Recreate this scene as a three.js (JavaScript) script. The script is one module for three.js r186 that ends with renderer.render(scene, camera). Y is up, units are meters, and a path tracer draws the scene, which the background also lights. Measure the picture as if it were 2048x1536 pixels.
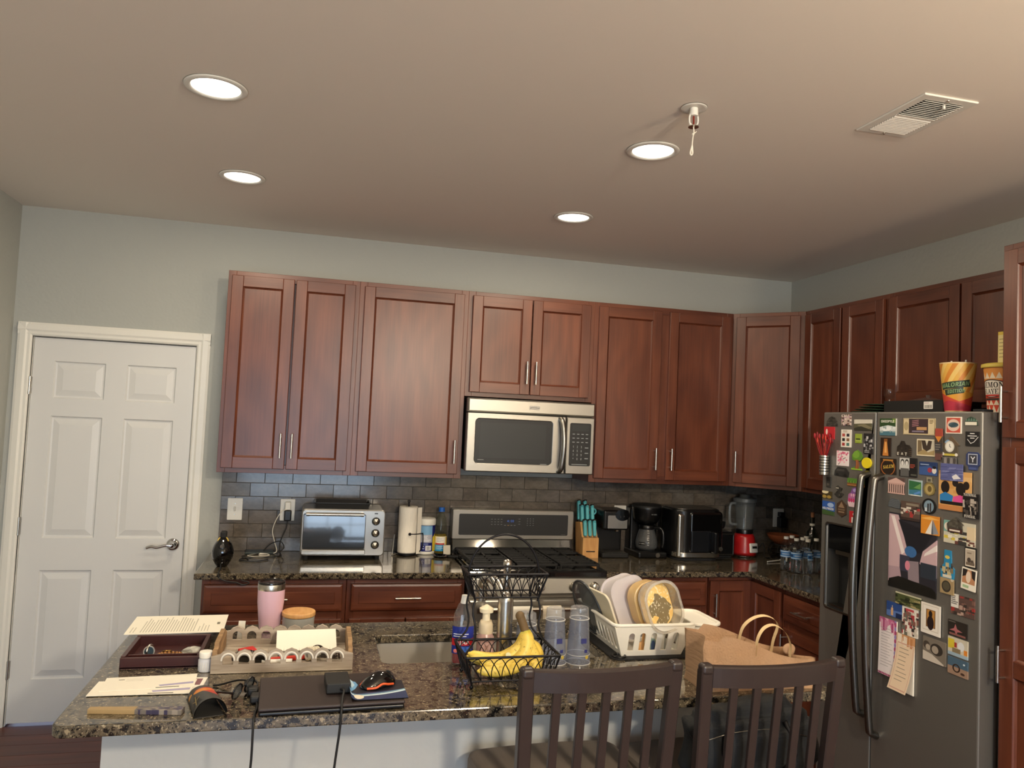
import * as THREE from 'three';
import { mergeGeometries } from 'three/addons/utils/BufferGeometryUtils.js';
import { RoundedBoxGeometry } from 'three/addons/geometries/RoundedBoxGeometry.js';
import { RectAreaLightUniformsLib } from 'three/addons/lights/RectAreaLightUniformsLib.js';
RectAreaLightUniformsLib.init();

// ---------- camera, sky, area lights, exposure ----------
const scene = new THREE.Scene();
const camera = new THREE.PerspectiveCamera(52.93, 2048 / 1536, 0.05, 60);
{
  const yaw = 0.2453, pit = 0.0515, rol = 0.0451;
  const F = new THREE.Vector3(Math.sin(yaw) * Math.cos(pit), Math.sin(pit), -Math.cos(yaw) * Math.cos(pit));
  const R = new THREE.Vector3(Math.cos(yaw), 0, Math.sin(yaw)), U = new THREE.Vector3().crossVectors(R, F);
  const X = R.clone().multiplyScalar(Math.cos(rol)).addScaledVector(U, Math.sin(rol));
  const Y = U.clone().multiplyScalar(Math.cos(rol)).addScaledVector(R, -Math.sin(rol));
  camera.position.set(-0.8015, 1.6928, 4.6064);
  camera.quaternion.setFromRotationMatrix(new THREE.Matrix4().makeBasis(X, Y, F.clone().negate()));
}
const renderer = new THREE.WebGLRenderer();
renderer.toneMapping = THREE.LinearToneMapping;
renderer.toneMappingExposure = 1.6;
renderer.shadowMap.enabled = true;
scene.background = new THREE.Color().setRGB(0.55, 0.72, 1.0);
function areaLight(name, color, intensity, w, h, at, look) {
  const l = new THREE.RectAreaLight(color, intensity, w, h);
  l.name = name; l.position.set(...at); l.lookAt(...look); scene.add(l); return l;
}
const ROOM = { x0: -2.392, x1: 2.286, z1: 7.6, h: 2.743 };
// overcast daylight entering the glazed patio door behind the camera
areaLight('patio_daylight', new THREE.Color().setRGB(0.62, 0.8, 1.0), 5.2, 2.0, 2.0, [-0.9, 1.08, 7.9], [-0.9, 1.0, 0]);
const CAN_COLOR = new THREE.Color().setRGB(1.0, 0.86, 0.64), CAN_POWER = 95;
const LAMP_COLOR = new THREE.Color().setRGB(1.0, 0.86, 0.67), LAMP_POWER = 11.5, TORCH_COLOR = new THREE.Color().setRGB(1.0, 0.78, 0.52), TORCH_POWER = 5.5;

// ---------- small tools ----------
let seed = 7;
const rnd = () => { seed = (seed * 1664525 + 1013904223) >>> 0; return seed / 4294967296; };
const rr = (a, b) => a + (b - a) * rnd();
const used = {};
function nm(n) { const k = used[n] = (used[n] ?? -1) + 1; return k ? n + '_' + String(k).padStart(3, '0') : n; }
function mk(name, geo, mat, parent) {
  const m = new THREE.Mesh(geo, mat); m.name = name; m.castShadow = m.receiveShadow = true;
  if (parent) parent.add(m); return m;
}
function tag(o, label, category, group) { o.userData.label = label; o.userData.category = category; if (group) o.userData.group = group; return o; }
function thing(name, label, category, p = [0, 0, 0], ry = 0, group) {
  const g = new THREE.Group(); g.name = nm(name); g.position.set(...p); g.rotation.y = ry; scene.add(g); return tag(g, label, category, group);
}
function solo(name, label, category, geo, mat, p = [0, 0, 0], ry = 0, group) {
  const m = mk(nm(name), geo, mat); m.position.set(...p); m.rotation.y = ry; scene.add(m); return tag(m, label, category, group);
}
function struct(name, geo, mat, label) { const m = mk(name, geo, mat, scene); m.userData.kind = 'structure'; if (label) m.userData.label = label; return m; }
function part(name, label, o) { o.name = name; if (label) o.userData.label = label; return o; }
function clean(g) { g = g.index ? g.toNonIndexed() : g; for (const k of Object.keys(g.attributes)) if (!['position', 'normal', 'uv'].includes(k)) g.deleteAttribute(k); g.morphAttributes = {}; if (!g.attributes.uv) g.setAttribute('uv', new THREE.BufferAttribute(new Float32Array(g.attributes.position.count * 2), 2)); if (!g.attributes.normal) g.computeVertexNormals(); return g; }
function M(...gs) { gs = gs.flat(); return gs.length === 1 ? gs[0] : mergeGeometries(gs.map(clean)); }
function at(g, x = 0, y = 0, z = 0, rx = 0, ry = 0, rz = 0) { g.applyMatrix4(new THREE.Matrix4().compose(new THREE.Vector3(x, y, z), new THREE.Quaternion().setFromEuler(new THREE.Euler(rx, ry, rz)), new THREE.Vector3(1, 1, 1))); return g; }
function sc(g, x, y, z) { g.scale(x, y, z); if (g.attributes.normal) g.computeVertexNormals(); return g; }
// chamfered box centred at x,y,z
function B(w, h, d, x = 0, y = 0, z = 0, c = 0.002) {
  c = Math.min(c, w * 0.45, h * 0.45, d * 0.45);
  if (c <= 0) return new THREE.BoxGeometry(w, h, d).translate(x, y, z);
  const s = new THREE.Shape(), a = w / 2 - c, b = h / 2 - c;
  s.moveTo(-a, -b); s.lineTo(a, -b); s.lineTo(a, b); s.lineTo(-a, b); s.closePath();
  const g = new THREE.ExtrudeGeometry(s, { depth: d - 2 * c, bevelEnabled: true, bevelThickness: c, bevelSize: c, bevelSegments: 1 });
  return clean(g.translate(x, y, z - d / 2 + c));
}
function RB(w, h, d, x, y, z, r, seg = 4) { return clean(new RoundedBoxGeometry(w, h, d, seg, r)).translate(x, y, z); }
function C(rt, rb, h, x = 0, y = 0, z = 0, seg = 28) { return clean(new THREE.CylinderGeometry(rt, rb, h, seg)).translate(x, y, z); }
function S(r, x, y, z, a = 20, b = 14) { return clean(new THREE.SphereGeometry(r, a, b)).translate(x, y, z); }
function V(a) { return new THREE.Vector3(...a); }
function tube(pts, r, seg, rad = 8, closed = false) { return clean(new THREE.TubeGeometry(new THREE.CatmullRomCurve3(pts.map(V), closed, 'catmullrom', 0.5), seg ?? pts.length * 6, r, rad, closed)); }
function rod(a, b, r, rad = 8) {
  const p = V(a), q = V(b), d = q.clone().sub(p), g = new THREE.CylinderGeometry(r, r, d.length(), rad);
  g.applyQuaternion(new THREE.Quaternion().setFromUnitVectors(new THREE.Vector3(0, 1, 0), d.clone().normalize()));
  return clean(g).translate((p.x + q.x) / 2, (p.y + q.y) / 2, (p.z + q.z) / 2);
}
function bar(a, b, w, t, up = [0, 0, 1]) { // rectangular bar from a to b
  const p = V(a), q = V(b), d = q.clone().sub(p), L = d.length(), y = d.clone().normalize(), x = new THREE.Vector3().crossVectors(y, V(up)).normalize(), z = new THREE.Vector3().crossVectors(x, y);
  const g = B(w, L, t, 0, 0, 0, Math.min(w, t) * 0.12);
  return g.applyMatrix4(new THREE.Matrix4().makeBasis(x, y, z)).translate((p.x + q.x) / 2, (p.y + q.y) / 2, (p.z + q.z) / 2);
}
function lathe(pr, seg = 36) { return clean(new THREE.LatheGeometry(pr.map(([r, y]) => new THREE.Vector2(r, y)), seg)); }
function ext(pts, d, c = 0, holes = []) { // polygon in xy, extruded 0..d along z
  const s = pts instanceof THREE.Shape ? pts : new THREE.Shape(pts.map(([x, y]) => new THREE.Vector2(x, y)));
  for (const h of holes) s.holes.push(h instanceof THREE.Path ? h : new THREE.Path(h.map(([x, y]) => new THREE.Vector2(x, y))));
  const g = new THREE.ExtrudeGeometry(s, { depth: d - 2 * c, bevelEnabled: c > 0, bevelThickness: c, bevelSize: c, bevelOffset: -c, bevelSegments: 2, curveSegments: 14 });
  return clean(g.translate(0, 0, c));
}
function rrect(w, h, r, x = 0, y = 0) {
  const s = new THREE.Shape(), a = w / 2, b = h / 2; r = Math.min(r, a, b);
  s.moveTo(x - a + r, y - b); s.lineTo(x + a - r, y - b); s.absarc(x + a - r, y - b + r, r, -Math.PI / 2, 0); s.lineTo(x + a, y + b - r); s.absarc(x + a - r, y + b - r, r, 0, Math.PI / 2);
  s.lineTo(x - a + r, y + b); s.absarc(x - a + r, y + b - r, r, Math.PI / 2, Math.PI); s.lineTo(x - a, y - b + r); s.absarc(x - a + r, y - b + r, r, Math.PI, Math.PI * 1.5); return s;
}
// uv in metres by the facing of each triangle; swap turns the grain
function uvm(g, s = 1, swap = false, ox = 0, oy = 0) {
  g = clean(g); const p = g.attributes.position, uv = g.attributes.uv, a = new THREE.Vector3(), b = new THREE.Vector3(), c = new THREE.Vector3();
  for (let i = 0; i < p.count; i += 3) {
    a.fromBufferAttribute(p, i); b.fromBufferAttribute(p, i + 1); c.fromBufferAttribute(p, i + 2);
    const n = b.clone().sub(a).cross(c.clone().sub(a)), ax = Math.abs(n.x), ay = Math.abs(n.y), az = Math.abs(n.z);
    for (let k = 0; k < 3; k++) {
      const q = [a, b, c][k]; let u, v;
      if (az >= ax && az >= ay) { u = q.x; v = q.y; } else if (ax >= ay) { u = q.z; v = q.y; } else { u = q.x; v = q.z; }
      if (swap) [u, v] = [v, u];
      uv.setXY(i + k, u / s + ox, v / s + oy);
    }
  }
  return g;
}
function uvFit(g, x0, x1, y0, y1, cell = [0, 0, 1, 1], axes = 'xy') { // map local plane onto a cell of a texture
  g = clean(g); const p = g.attributes.position, uv = g.attributes.uv, A = 'xyz'.indexOf(axes[0]), Bx = 'xyz'.indexOf(axes[1]);
  for (let i = 0; i < p.count; i++) {
    const u = Math.min(1, Math.max(0, (p.array[i * 3 + A] - x0) / (x1 - x0))), v = Math.min(1, Math.max(0, (p.array[i * 3 + Bx] - y0) / (y1 - y0)));
    uv.setXY(i, cell[0] + (cell[2] - cell[0]) * (0.02 + 0.96 * u), cell[1] + (cell[3] - cell[1]) * (0.02 + 0.96 * v));
  }
  return g;
}

// ---------- textures ----------
function hash(x, y, s) { let h = (x * 374761393 + y * 668265263 + s * 982451653) | 0; h = Math.imul(h ^ (h >>> 13), 1274126177); return ((h ^ (h >>> 16)) >>> 0) / 4294967296; }
function vn(x, y, px, py, s) { // value noise that repeats after px, py
  const xi = Math.floor(x), yi = Math.floor(y), fx = x - xi, fy = y - yi, u = fx * fx * (3 - 2 * fx), v = fy * fy * (3 - 2 * fy);
  const w = (a, b) => hash(((a % px) + px) % px, ((b % py) + py) % py, s);
  const a = w(xi, yi), b = w(xi + 1, yi), c = w(xi, yi + 1), d = w(xi + 1, yi + 1);
  return a + (b - a) * u + (c - a) * v + (a - b - c + d) * u * v;
}
function dataTex(n, fn, srgb = true) {
  const d = new Uint8Array(n * n * 4);
  for (let j = 0; j < n; j++) for (let i = 0; i < n; i++) { const c = fn(i / n, j / n), k = (j * n + i) * 4; d[k] = c[0]; d[k + 1] = c[1]; d[k + 2] = c[2]; d[k + 3] = 255; }
  const t = new THREE.DataTexture(d, n, n); t.wrapS = t.wrapT = THREE.RepeatWrapping; t.magFilter = THREE.LinearFilter; t.minFilter = THREE.LinearMipmapLinearFilter; t.generateMipmaps = true;
  if (srgb) t.colorSpace = THREE.SRGBColorSpace; t.needsUpdate = true; return t;
}
const mixc = (a, b, t) => [a[0] + (b[0] - a[0]) * t, a[1] + (b[1] - a[1]) * t, a[2] + (b[2] - a[2]) * t];
function woodTex(n, dark, light, seedN, fine = 160) {
  return dataTex(n, (u, v) => {
    const warp = vn(u * 6, v * 3, 6, 3, seedN) * 0.16;
    const a = vn((u + warp) * 24, v * 3, 24, 3, seedN + 1), b = vn(u * fine, v * 6, fine, 6, seedN + 2), c = vn(u * fine * 2, v * 14, fine * 2, 14, seedN + 3), d = vn(u * 5, v * 5, 5, 5, seedN + 4);
    const ring = 0.5 + 0.5 * Math.sin((u + warp) * 44 + vn(u * 3, v * 3, 3, 3, seedN + 5) * 9);
    return mixc(dark, light, Math.min(1, Math.max(0, 0.28 * a + 0.2 * b + 0.1 * c + 0.27 * d + 0.2 * ring)));
  });
}
const TX = {
  cherry: woodTex(1024, [72, 32, 19], [124, 69, 45], 11),
  oak: woodTex(512, [196, 140, 80], [226, 178, 118], 31, 90),
  greywood: woodTex(512, [112, 98, 84], [206, 194, 176], 41, 70),
  floor: woodTex(512, [58, 24, 14], [104, 50, 28], 51, 80),
  granite: dataTex(1024, (u, v) => {
    const n1 = vn(u * 90, v * 90, 90, 90, 61), n2 = vn(u * 200, v * 200, 200, 200, 62), n3 = vn(u * 50, v * 50, 50, 50, 63), n4 = vn(u * 130, v * 130, 130, 130, 64), n5 = vn(u * 8, v * 8, 8, 8, 65), n6 = vn(u * 256, v * 256, 256, 256, 66);
    let c = mixc([72, 65, 54], [108, 97, 78], n1 * 0.7 + n5 * 0.3);
    if (n3 + n2 * 0.35 > 0.88) c = mixc(c, [22, 20, 18], 0.9);
    if (n4 + n2 * 0.3 > 0.98) c = mixc(c, [158, 144, 116], 0.8);
    if (n2 < 0.2 && n1 < 0.55) c = mixc(c, [16, 15, 14], 0.85);
    if (n6 > 0.93 && n2 > 0.6) c = [206, 196, 176];
    const g = (n2 - 0.5) * 18; return [c[0] + g, c[1] + g, c[2] + g].map((x) => Math.max(0, Math.min(255, x)));
  }),
  tile: dataTex(512, (u, v) => { const a = vn(u * 7, v * 14, 7, 14, 71), b = vn(u * 30, v * 60, 30, 60, 72), c = vn(u * 150, v * 150, 150, 150, 73); const t = a * 0.5 + b * 0.3 + c * 0.2; return mixc([74, 68, 62], [126, 118, 108], t); }),
  paint: dataTex(256, (u, v) => { const t = vn(u * 90, v * 90, 90, 90, 81) * 255; return [t, t, t]; }, false),
  brush: dataTex(512, (u, v) => { const t = 120 + 70 * vn(u * 2, v * 400, 2, 400, 91) + 60 * vn(u * 6, v * 200, 6, 200, 92); return [t, t, t]; }, false),
  cloth: dataTex(256, (u, v) => { const t = 255 * (0.5 + 0.25 * Math.sin(u * 400) + 0.25 * Math.sin(v * 400)); return [t, t, t]; }, false),
};
// ---------- materials ----------
function mat(color, rough = 0.5, metal = 0, extra = {}) { return new THREE.MeshPhysicalMaterial({ color, roughness: rough, metalness: metal, side: THREE.DoubleSide, ...extra }); }
const brushMap = TX.brush;
const MT = {
  wall: mat('#aeb0ab', 0.9, 0, { bumpMap: TX.paint, bumpScale: 0.0006 }), ceil: mat('#e8e0d6', 0.95, 0, { bumpMap: TX.paint, bumpScale: 0.00015 }),
  white: mat('#d9d9d7', 0.42), trim: mat('#e6e4dc', 0.4), plate: mat('#e8e6de', 0.35), plastic: mat('#f0ede2', 0.4),
  cherry: mat('#ffffff', 0.36, 0, { map: TX.cherry, clearcoat: 0.25, clearcoatRoughness: 0.3 }),
  granite: mat('#ffffff', 0.13, 0, { map: TX.granite, clearcoat: 0.5, clearcoatRoughness: 0.06 }),
  steel: mat('#a19e98', 0.34, 1), nickel: mat('#c9c4ba', 0.26, 1), chrome: mat('#d8d8d8', 0.08, 1), darkSteel: mat('#77746e', 0.33, 1),
  fridge: mat('#8e8c87', 0.46, 0.75), fridgeSide: mat('#8e8c87', 0.5, 0.3), sinkSteel: mat('#c4c0b8', 0.42, 0.7),
  black: mat('#0c0c0d', 0.3), blackGloss: mat('#070708', 0.08, 0, { clearcoat: 0.6, clearcoatRoughness: 0.04 }), blackMatte: mat('#131313', 0.62), rubber: mat('#18181a', 0.8), iron: mat('#141415', 0.5, 0.2),
  wire: mat('#17161a', 0.42, 0.6), cord: mat('#101011', 0.55), cordWhite: mat('#e6e0d2', 0.5),
  glassDark: mat('#0a0b0c', 0.06, 0, { clearcoat: 1, clearcoatRoughness: 0.03 }),
  clear: mat('#ffffff', 0.04, 0, { transmission: 1, thickness: 0, ior: 1.45 }), frost: mat('#f1efe9', 0.45, 0, { transmission: 0.45, thickness: 0 }),
  stool: mat('#312826', 0.36), seat: mat('#877a6d', 0.7, 0, { bumpMap: TX.cloth, bumpScale: 0.0003 }),
  grout: mat('#5b554e', 0.9), oak: mat('#ffffff', 0.45, 0, { map: TX.oak }), grey: mat('#ffffff', 0.8, 0, { map: TX.greywood }), floor: mat('#ffffff', 0.35, 0, { map: TX.floor }),
  paper: mat('#efeadb', 0.85), kraft: mat('#ab8a6c', 0.85), red: mat('#b01a1c', 0.32), teal: mat('#56b6c0', 0.4), brownTray: mat('#3d1a18', 0.35), orange: mat('#d8582a', 0.4), yellow: mat('#e6c21f', 0.4),
};
const tileMats = ['#ffffff', '#eae6e2', '#f6f0ea', '#dcdad8', '#fff8ee'].map((c) => mat(c, 0.2, 0, { map: TX.tile, clearcoat: 0.15, clearcoatRoughness: 0.05 }));
// ---------- room shell ----------
const { x0, x1, z1, h: H } = ROOM, TH = 0.14;
const DOOR = { l: -2.29, r: -1.4756, t: 2.045 };
const wallBack = struct('wall_back', uvm(M(
  B(DOOR.l - x0 + TH, H, TH, (DOOR.l + x0 - TH) / 2, H / 2, -TH / 2, 0), B(x1 - DOOR.r + TH, H, TH, (x1 + TH + DOOR.r) / 2, H / 2, -TH / 2, 0),
  B(DOOR.r - DOOR.l, H - DOOR.t, TH, (DOOR.l + DOOR.r) / 2, (H + DOOR.t) / 2, -TH / 2, 0)), 1), MT.wall);
struct('wall_left', uvm(B(TH, H, z1, x0 - TH / 2, H / 2, z1 / 2, 0)), MT.wall);
const wallRight = struct('wall_right', uvm(B(TH, H, z1, x1 + TH / 2, H / 2, z1 / 2, 0)), MT.wall);
{ // wall behind the camera with a glazed patio door
  const a = -1.9, b = 0.1, t = 2.1, zc = z1 + TH / 2;
  struct('wall_front', uvm(M(B(a - x0 + TH, H, TH, (a + x0 - TH) / 2, H / 2, zc, 0), B(x1 + TH - b, H, TH, (x1 + TH + b) / 2, H / 2, zc, 0), B(b - a, H - t, TH, (a + b) / 2, (H + t) / 2, zc, 0))), MT.wall);
  const fr = [];
  for (const x of [a + 0.03, (a + b) / 2, b - 0.03]) fr.push(B(0.06, t, 0.06, x, t / 2, z1 + 0.05));
  fr.push(B(b - a, 0.07, 0.06, (a + b) / 2, t - 0.035, z1 + 0.05), B(b - a, 0.08, 0.06, (a + b) / 2, 0.04, z1 + 0.05));
  const w = struct('window_1', M(fr), MT.trim, 'white framed glazed patio door');
  for (const x of [(a * 3 + b) / 4, (a + b * 3) / 4]) mk('pane', B(0.94, t - 0.15, 0.006, x, t / 2, z1 + 0.05, 0), MT.clear, w);
  for (let i = 1; i < 6; i++) mk('muntin', B(b - a - 0.1, 0.018, 0.02, (a + b) / 2, t * i / 6, z1 + 0.03, 0.002), MT.trim, w);
  for (let i = 1; i < 6; i++) if (i !== 3) mk('muntin', B(0.018, t - 0.15, 0.02, a + (b - a) * i / 6, t / 2, z1 + 0.03, 0.002), MT.trim, w);
}
struct('ceiling', uvm(B(x1 - x0 + 2 * TH, 0.12, z1 + 2 * TH, (x0 + x1) / 2, H + 0.06, z1 / 2, 0)), MT.ceil);
const floor = struct('floor', B(x1 - x0 + 2 * TH, 0.1, z1 + 2 * TH, (x0 + x1) / 2, -0.06, z1 / 2, 0), MT.floor);
for (let i = 0; i < 61; i++) mk('plank', uvm(B(x1 - x0, 0.012, 0.1235, (x0 + x1) / 2, -0.006, 0.0625 + i * 0.125, 0.0012), 0.8, true, rnd(), rnd()), MT.floor, floor);
struct('ground', uvm(B(30, 0.1, 16, 0, -0.2, z1 + 8.4, 0)), mat('#6d6a55', 0.95), 'lawn outside the patio door');
struct('baseboard_back', M(B(0.105, 0.12, 0.014, -1.3535, 0.06, 0.007), B(0.03, 0.12, 0.014, -2.377, 0.06, 0.007)), MT.trim);
struct('baseboard_left', B(0.014, 0.12, z1 - 0.02, x0 + 0.007, 0.06, z1 / 2 + 0.008), MT.trim);

// ---------- six panel door ----------
{
  const w = DOOR.r - DOOR.l, h = DOOR.t - 0.012, rects = [];
  for (const [a, b] of [[0.13, 0.44], [0.57, 0.88]]) for (const [t, u] of [[0.125, 0.325], [0.42, 1.07], [1.24, 1.81]]) rects.push([a * w, b * w, h - u, h - t]);
  const holes = rects.map(([a, b, c, d]) => [[a, c], [a, d], [b, d], [b, c]]);
  const dr = struct('door_1', M(ext([[0.003, 0], [w - 0.003, 0], [w - 0.003, h - 0.003], [0.003, h - 0.003]], 0.012, 0, holes).translate(DOOR.l, 0.012, -0.022), B(w - 0.006, h - 0.003, 0.022, DOOR.l + w / 2, 0.012 + h / 2, -0.033, 0)), MT.white, 'white six panel door with a lever handle');
  for (const [a, b, c, d] of rects) { // moulded slope down, then a raised field
    const ring = (i0, z0, i1, zz) => { const P = (i, z) => [[a + i, c + i, z], [b - i, c + i, z], [b - i, d - i, z], [a + i, d - i, z]], p = P(i0, z0), q = P(i1, zz), v = []; for (let k = 0; k < 4; k++) { const l = (k + 1) % 4; v.push(...p[k], ...p[l], ...q[l], ...p[k], ...q[l], ...q[k]); } const g = new THREE.BufferGeometry(); g.setAttribute('position', new THREE.Float32BufferAttribute(v, 3)); return clean(g); };
    const f = 0.046;
    mk('panel', M(ring(0, 0, 0.006, -0.0085), ring(0.006, -0.0085, 0.014, -0.0098), ring(0.014, -0.0098, f, -0.002), B(b - a - 2 * f, d - c - 2 * f, 0.006, (a + b) / 2, (c + d) / 2, -0.005, 0)).translate(DOOR.l, 0.012, -0.010), MT.white, dr);
  }
  for (const y of [1.783, 1.038, 0.291]) { const hg = mk('hinge', M(C(0.008, 0.008, 0.095, DOOR.l - 0.002, y, 0.004, 14), B(0.022, 0.09, 0.003, DOOR.l - 0.004, y, -0.004, 0)), MT.nickel, dr); hg.userData.label = 'brushed metal hinge'; }
  const L = [-1.532, 0.945];
  mk('rosette', M(at(lathe([[0, 0], [0.034, 0], [0.034, 0.004], [0.028, 0.011], [0.013, 0.014], [0.012, 0.05], [0, 0.05]], 30), L[0], L[1], -0.009, Math.PI / 2)), MT.chrome, dr);
  mk('lever', tube([[L[0], L[1], 0.044], [L[0] - 0.03, L[1] + 0.002, 0.046], [L[0] - 0.07, L[1] - 0.008, 0.046], [L[0] - 0.1, L[1] - 0.004, 0.044], [L[0] - 0.125, L[1] - 0.012, 0.04]], 0.0085, 30, 10), MT.chrome, dr).userData.label = 'chrome lever handle';
  mk('strike_plate', B(0.004, 0.06, 0.012, DOOR.r + 0.001, 0.945, -0.006, 0), MT.nickel, dr);
  const cw = 0.07, cas = [], prof = (wd) => [[0, 0], [wd, 0], [wd, 0.011], [wd * 0.82, 0.016], [wd * 0.45, 0.019], [wd * 0.3, 0.014], [wd * 0.12, 0.015], [0, 0.01]];
  const vert = (x, flip) => { const g = ext(prof(cw), DOOR.t + cw, 0); g.applyMatrix4(new THREE.Matrix4().makeBasis(new THREE.Vector3(flip, 0, 0), new THREE.Vector3(0, 0, 1), new THREE.Vector3(0, 1, 0))); if (flip > 0) { const p = g.attributes.position.array, n = g.attributes.normal.array; for (const a of [p, n]) for (let i = 0; i < a.length; i += 9) for (let k = 0; k < 3; k++) { const t = a[i + 3 + k]; a[i + 3 + k] = a[i + 6 + k]; a[i + 6 + k] = t; } } return g.translate(x, 0, 0); };
  cas.push(vert(DOOR.l - 0.004, -1), vert(DOOR.r + 0.004, 1));
  const top = ext(prof(cw), DOOR.r - DOOR.l + 2 * cw + 0.008, 0); top.applyMatrix4(new THREE.Matrix4().makeBasis(new THREE.Vector3(0, 1, 0), new THREE.Vector3(0, 0, 1), new THREE.Vector3(1, 0, 0))); cas.push(top.translate(DOOR.l - cw - 0.004, DOOR.t + 0.004, 0));
  struct('trim_1', M(cas), MT.trim, 'white moulded door casing');
  struct('trim_2', M(B(0.012, DOOR.t, TH, DOOR.l + 0.001 - 0.006, DOOR.t / 2, -TH / 2, 0), B(0.012, DOOR.t, TH, DOOR.r + 0.005, DOOR.t / 2, -TH / 2, 0), B(w + 0.02, 0.012, TH, DOOR.l + w / 2, DOOR.t + 0.006, -TH / 2, 0)), MT.trim, 'white door jamb');
}
// ---------- backsplash tiles ----------
{
  const tw = 0.1524, th = 0.0762, gp = 0.0016, variants = [];
  for (let i = 0; i < 5; i++) variants.push((w) => uvm(B(w - gp, th - gp, 0.009, 0, 0, 0.0045, 0.0012), 0.5, false, rnd(), rnd()));
  const cache = {};
  const geo = (w, k) => cache[w.toFixed(3) + k] ??= variants[k](w);
  const run = (len, parent, place) => {
    for (let r = 0; r < 6; r++) {
      const off = (r % 2) * tw / 2; let s = -off;
      while (s < len - 0.005) {
        const a = Math.max(0, s), b = Math.min(len, s + tw); s += tw; if (b - a < 0.012) continue;
        const k = Math.floor(rnd() * 5), m = mk('tile', geo(b - a, k), tileMats[Math.floor(rnd() * 5)], parent);
        place(m, (a + b) / 2, 0.914 + th * (r + 0.5)); m.rotation.x += rr(-0.012, 0.012); m.rotation.y += rr(-0.012, 0.012);
      }
    }
  };
  mk('grout', M(B(x1 + 1.2954, 0.4572, 0.004, (x1 - 1.2954) / 2, 0.914 + 0.2286, 0.002, 0)), MT.grout, wallBack);
  mk('grout', M(B(0.004, 0.4572, 1.335, x1 - 0.002, 0.914 + 0.2286, 0.6675, 0)), MT.grout, wallRight);
  run(x1 + 1.2954, wallBack, (m, s, y) => m.position.set(-1.2954 + s, y, 0.001));
  run(1.33, wallRight, (m, s, y) => { m.position.set(x1 - 0.001, y, s + 0.004); m.rotation.y = -Math.PI / 2; });
}
// ---------- ceiling fittings ----------
for (const [i, x, z] of [[0, -1.18, 1.975], [1, -1.185, 1.0], [2, 0.367, 1.958], [3, 0.39, 0.963]]) {
  const t = thing('recessed_ceiling_light', ['recessed ceiling light over the end of the island by the white papers', 'recessed ceiling light before the tall cabinets next to the white door', 'recessed ceiling light beside the fire sprinkler', 'recessed ceiling light before the cabinet over the microwave'][i], 'ceiling light', [x, H, z], 0, 'recessed ceiling lights');
  mk('trim_ring', lathe([[0.076, -0.001], [0.082, -0.008], [0.097, -0.006], [0.1, 0], [0.076, 0]], 44), MT.trim, t);
  mk('lens', lathe([[0, -0.006], [0.05, -0.005], [0.077, -0.002]], 40), mat('#fff6e6', 0.5, 0, { emissive: new THREE.Color().setRGB(1, 0.93, 0.8), emissiveIntensity: 3 }), t);
  areaLight('recessed_light', CAN_COLOR, CAN_POWER, 0.14, 0.14, [x, H - 0.012, z], [x, 0, z]);
}
{
  const t = thing('air_vent', 'white louvred ceiling air register', 'vent', [1.013, H, 2.545]);
  mk('frame', ext([[-0.098, -0.153], [0.098, -0.153], [0.098, 0.153], [-0.098, 0.153]], 0.006, 0.002, [[[-0.07, -0.122], [-0.07, 0.122], [0.07, 0.122], [0.07, -0.122]]]).rotateX(Math.PI / 2), MT.trim, t);
  mk('duct', B(0.145, 0.0005, 0.25, 0, -0.0008, 0, 0), MT.blackMatte, t);
  for (let i = 0; i < 22; i++) { const z = -0.116 + i * 0.0111; mk('louvre', at(B(0.139, 0.0012, 0.013, 0, 0, 0, 0), 0, -0.0055, z, i < 11 ? -0.62 : 0.62), MT.trim, t); }
  mk('divider', B(0.139, 0.006, 0.006, 0, -0.004, 0.001, 0.001), MT.trim, t);
  for (const z of [-0.138, 0.138]) mk('screw', S(0.005, 0, -0.006, z, 10, 8), MT.nickel, t);
  mk('lever', B(0.007, 0.016, 0.007, 0.01, -0.011, 0.11, 0.001), MT.trim, t);
}
{
  const t = thing('fire_sprinkler', 'white pendent fire sprinkler with a knotted string hanging from it', 'sprinkler', [0.327, H, 2.362]);
  mk('escutcheon', lathe([[0, -0.002], [0.03, -0.003], [0.041, -0.006], [0.043, 0], [0.0, 0]], 36), MT.trim, t);
  mk('body', C(0.013, 0.014, 0.026, 0, -0.016, 0, 16), MT.trim, t);
  mk('yoke', tube([[-0.012, -0.022, 0], [-0.015, -0.036, 0], [-0.013, -0.054, 0], [0, -0.06, 0], [0.013, -0.054, 0], [0.015, -0.036, 0], [0.012, -0.022, 0]], 0.003, 30), MT.trim, t);
  mk('glass_bulb', C(0.003, 0.003, 0.03, 0, -0.043, 0, 10), mat('#7c2a20', 0.1, 0), t);
  mk('deflector', C(0.017, 0.017, 0.003, 0, -0.064, 0, 18), MT.nickel, t);
  mk('string', M(tube([[0, -0.063, 0], [0.002, -0.08, 0], [-0.001, -0.1, 0], [-0.003, -0.125, 0.001], [-0.005, -0.142, 0]], 0.0022, 30), tube([[-0.001, -0.087, 0], [0.006, -0.083, 0.001], [0.011, -0.078, 0]], 0.0016, 10), tube([[-0.003, -0.125, 0.001], [-0.008, -0.15, 0], [-0.004, -0.158, 0], [0, -0.15, 0], [-0.003, -0.125, 0.001]], 0.0026, 24), S(0.0045, 0, -0.088, 0, 10, 8)), MT.cordWhite, t);
}
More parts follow.
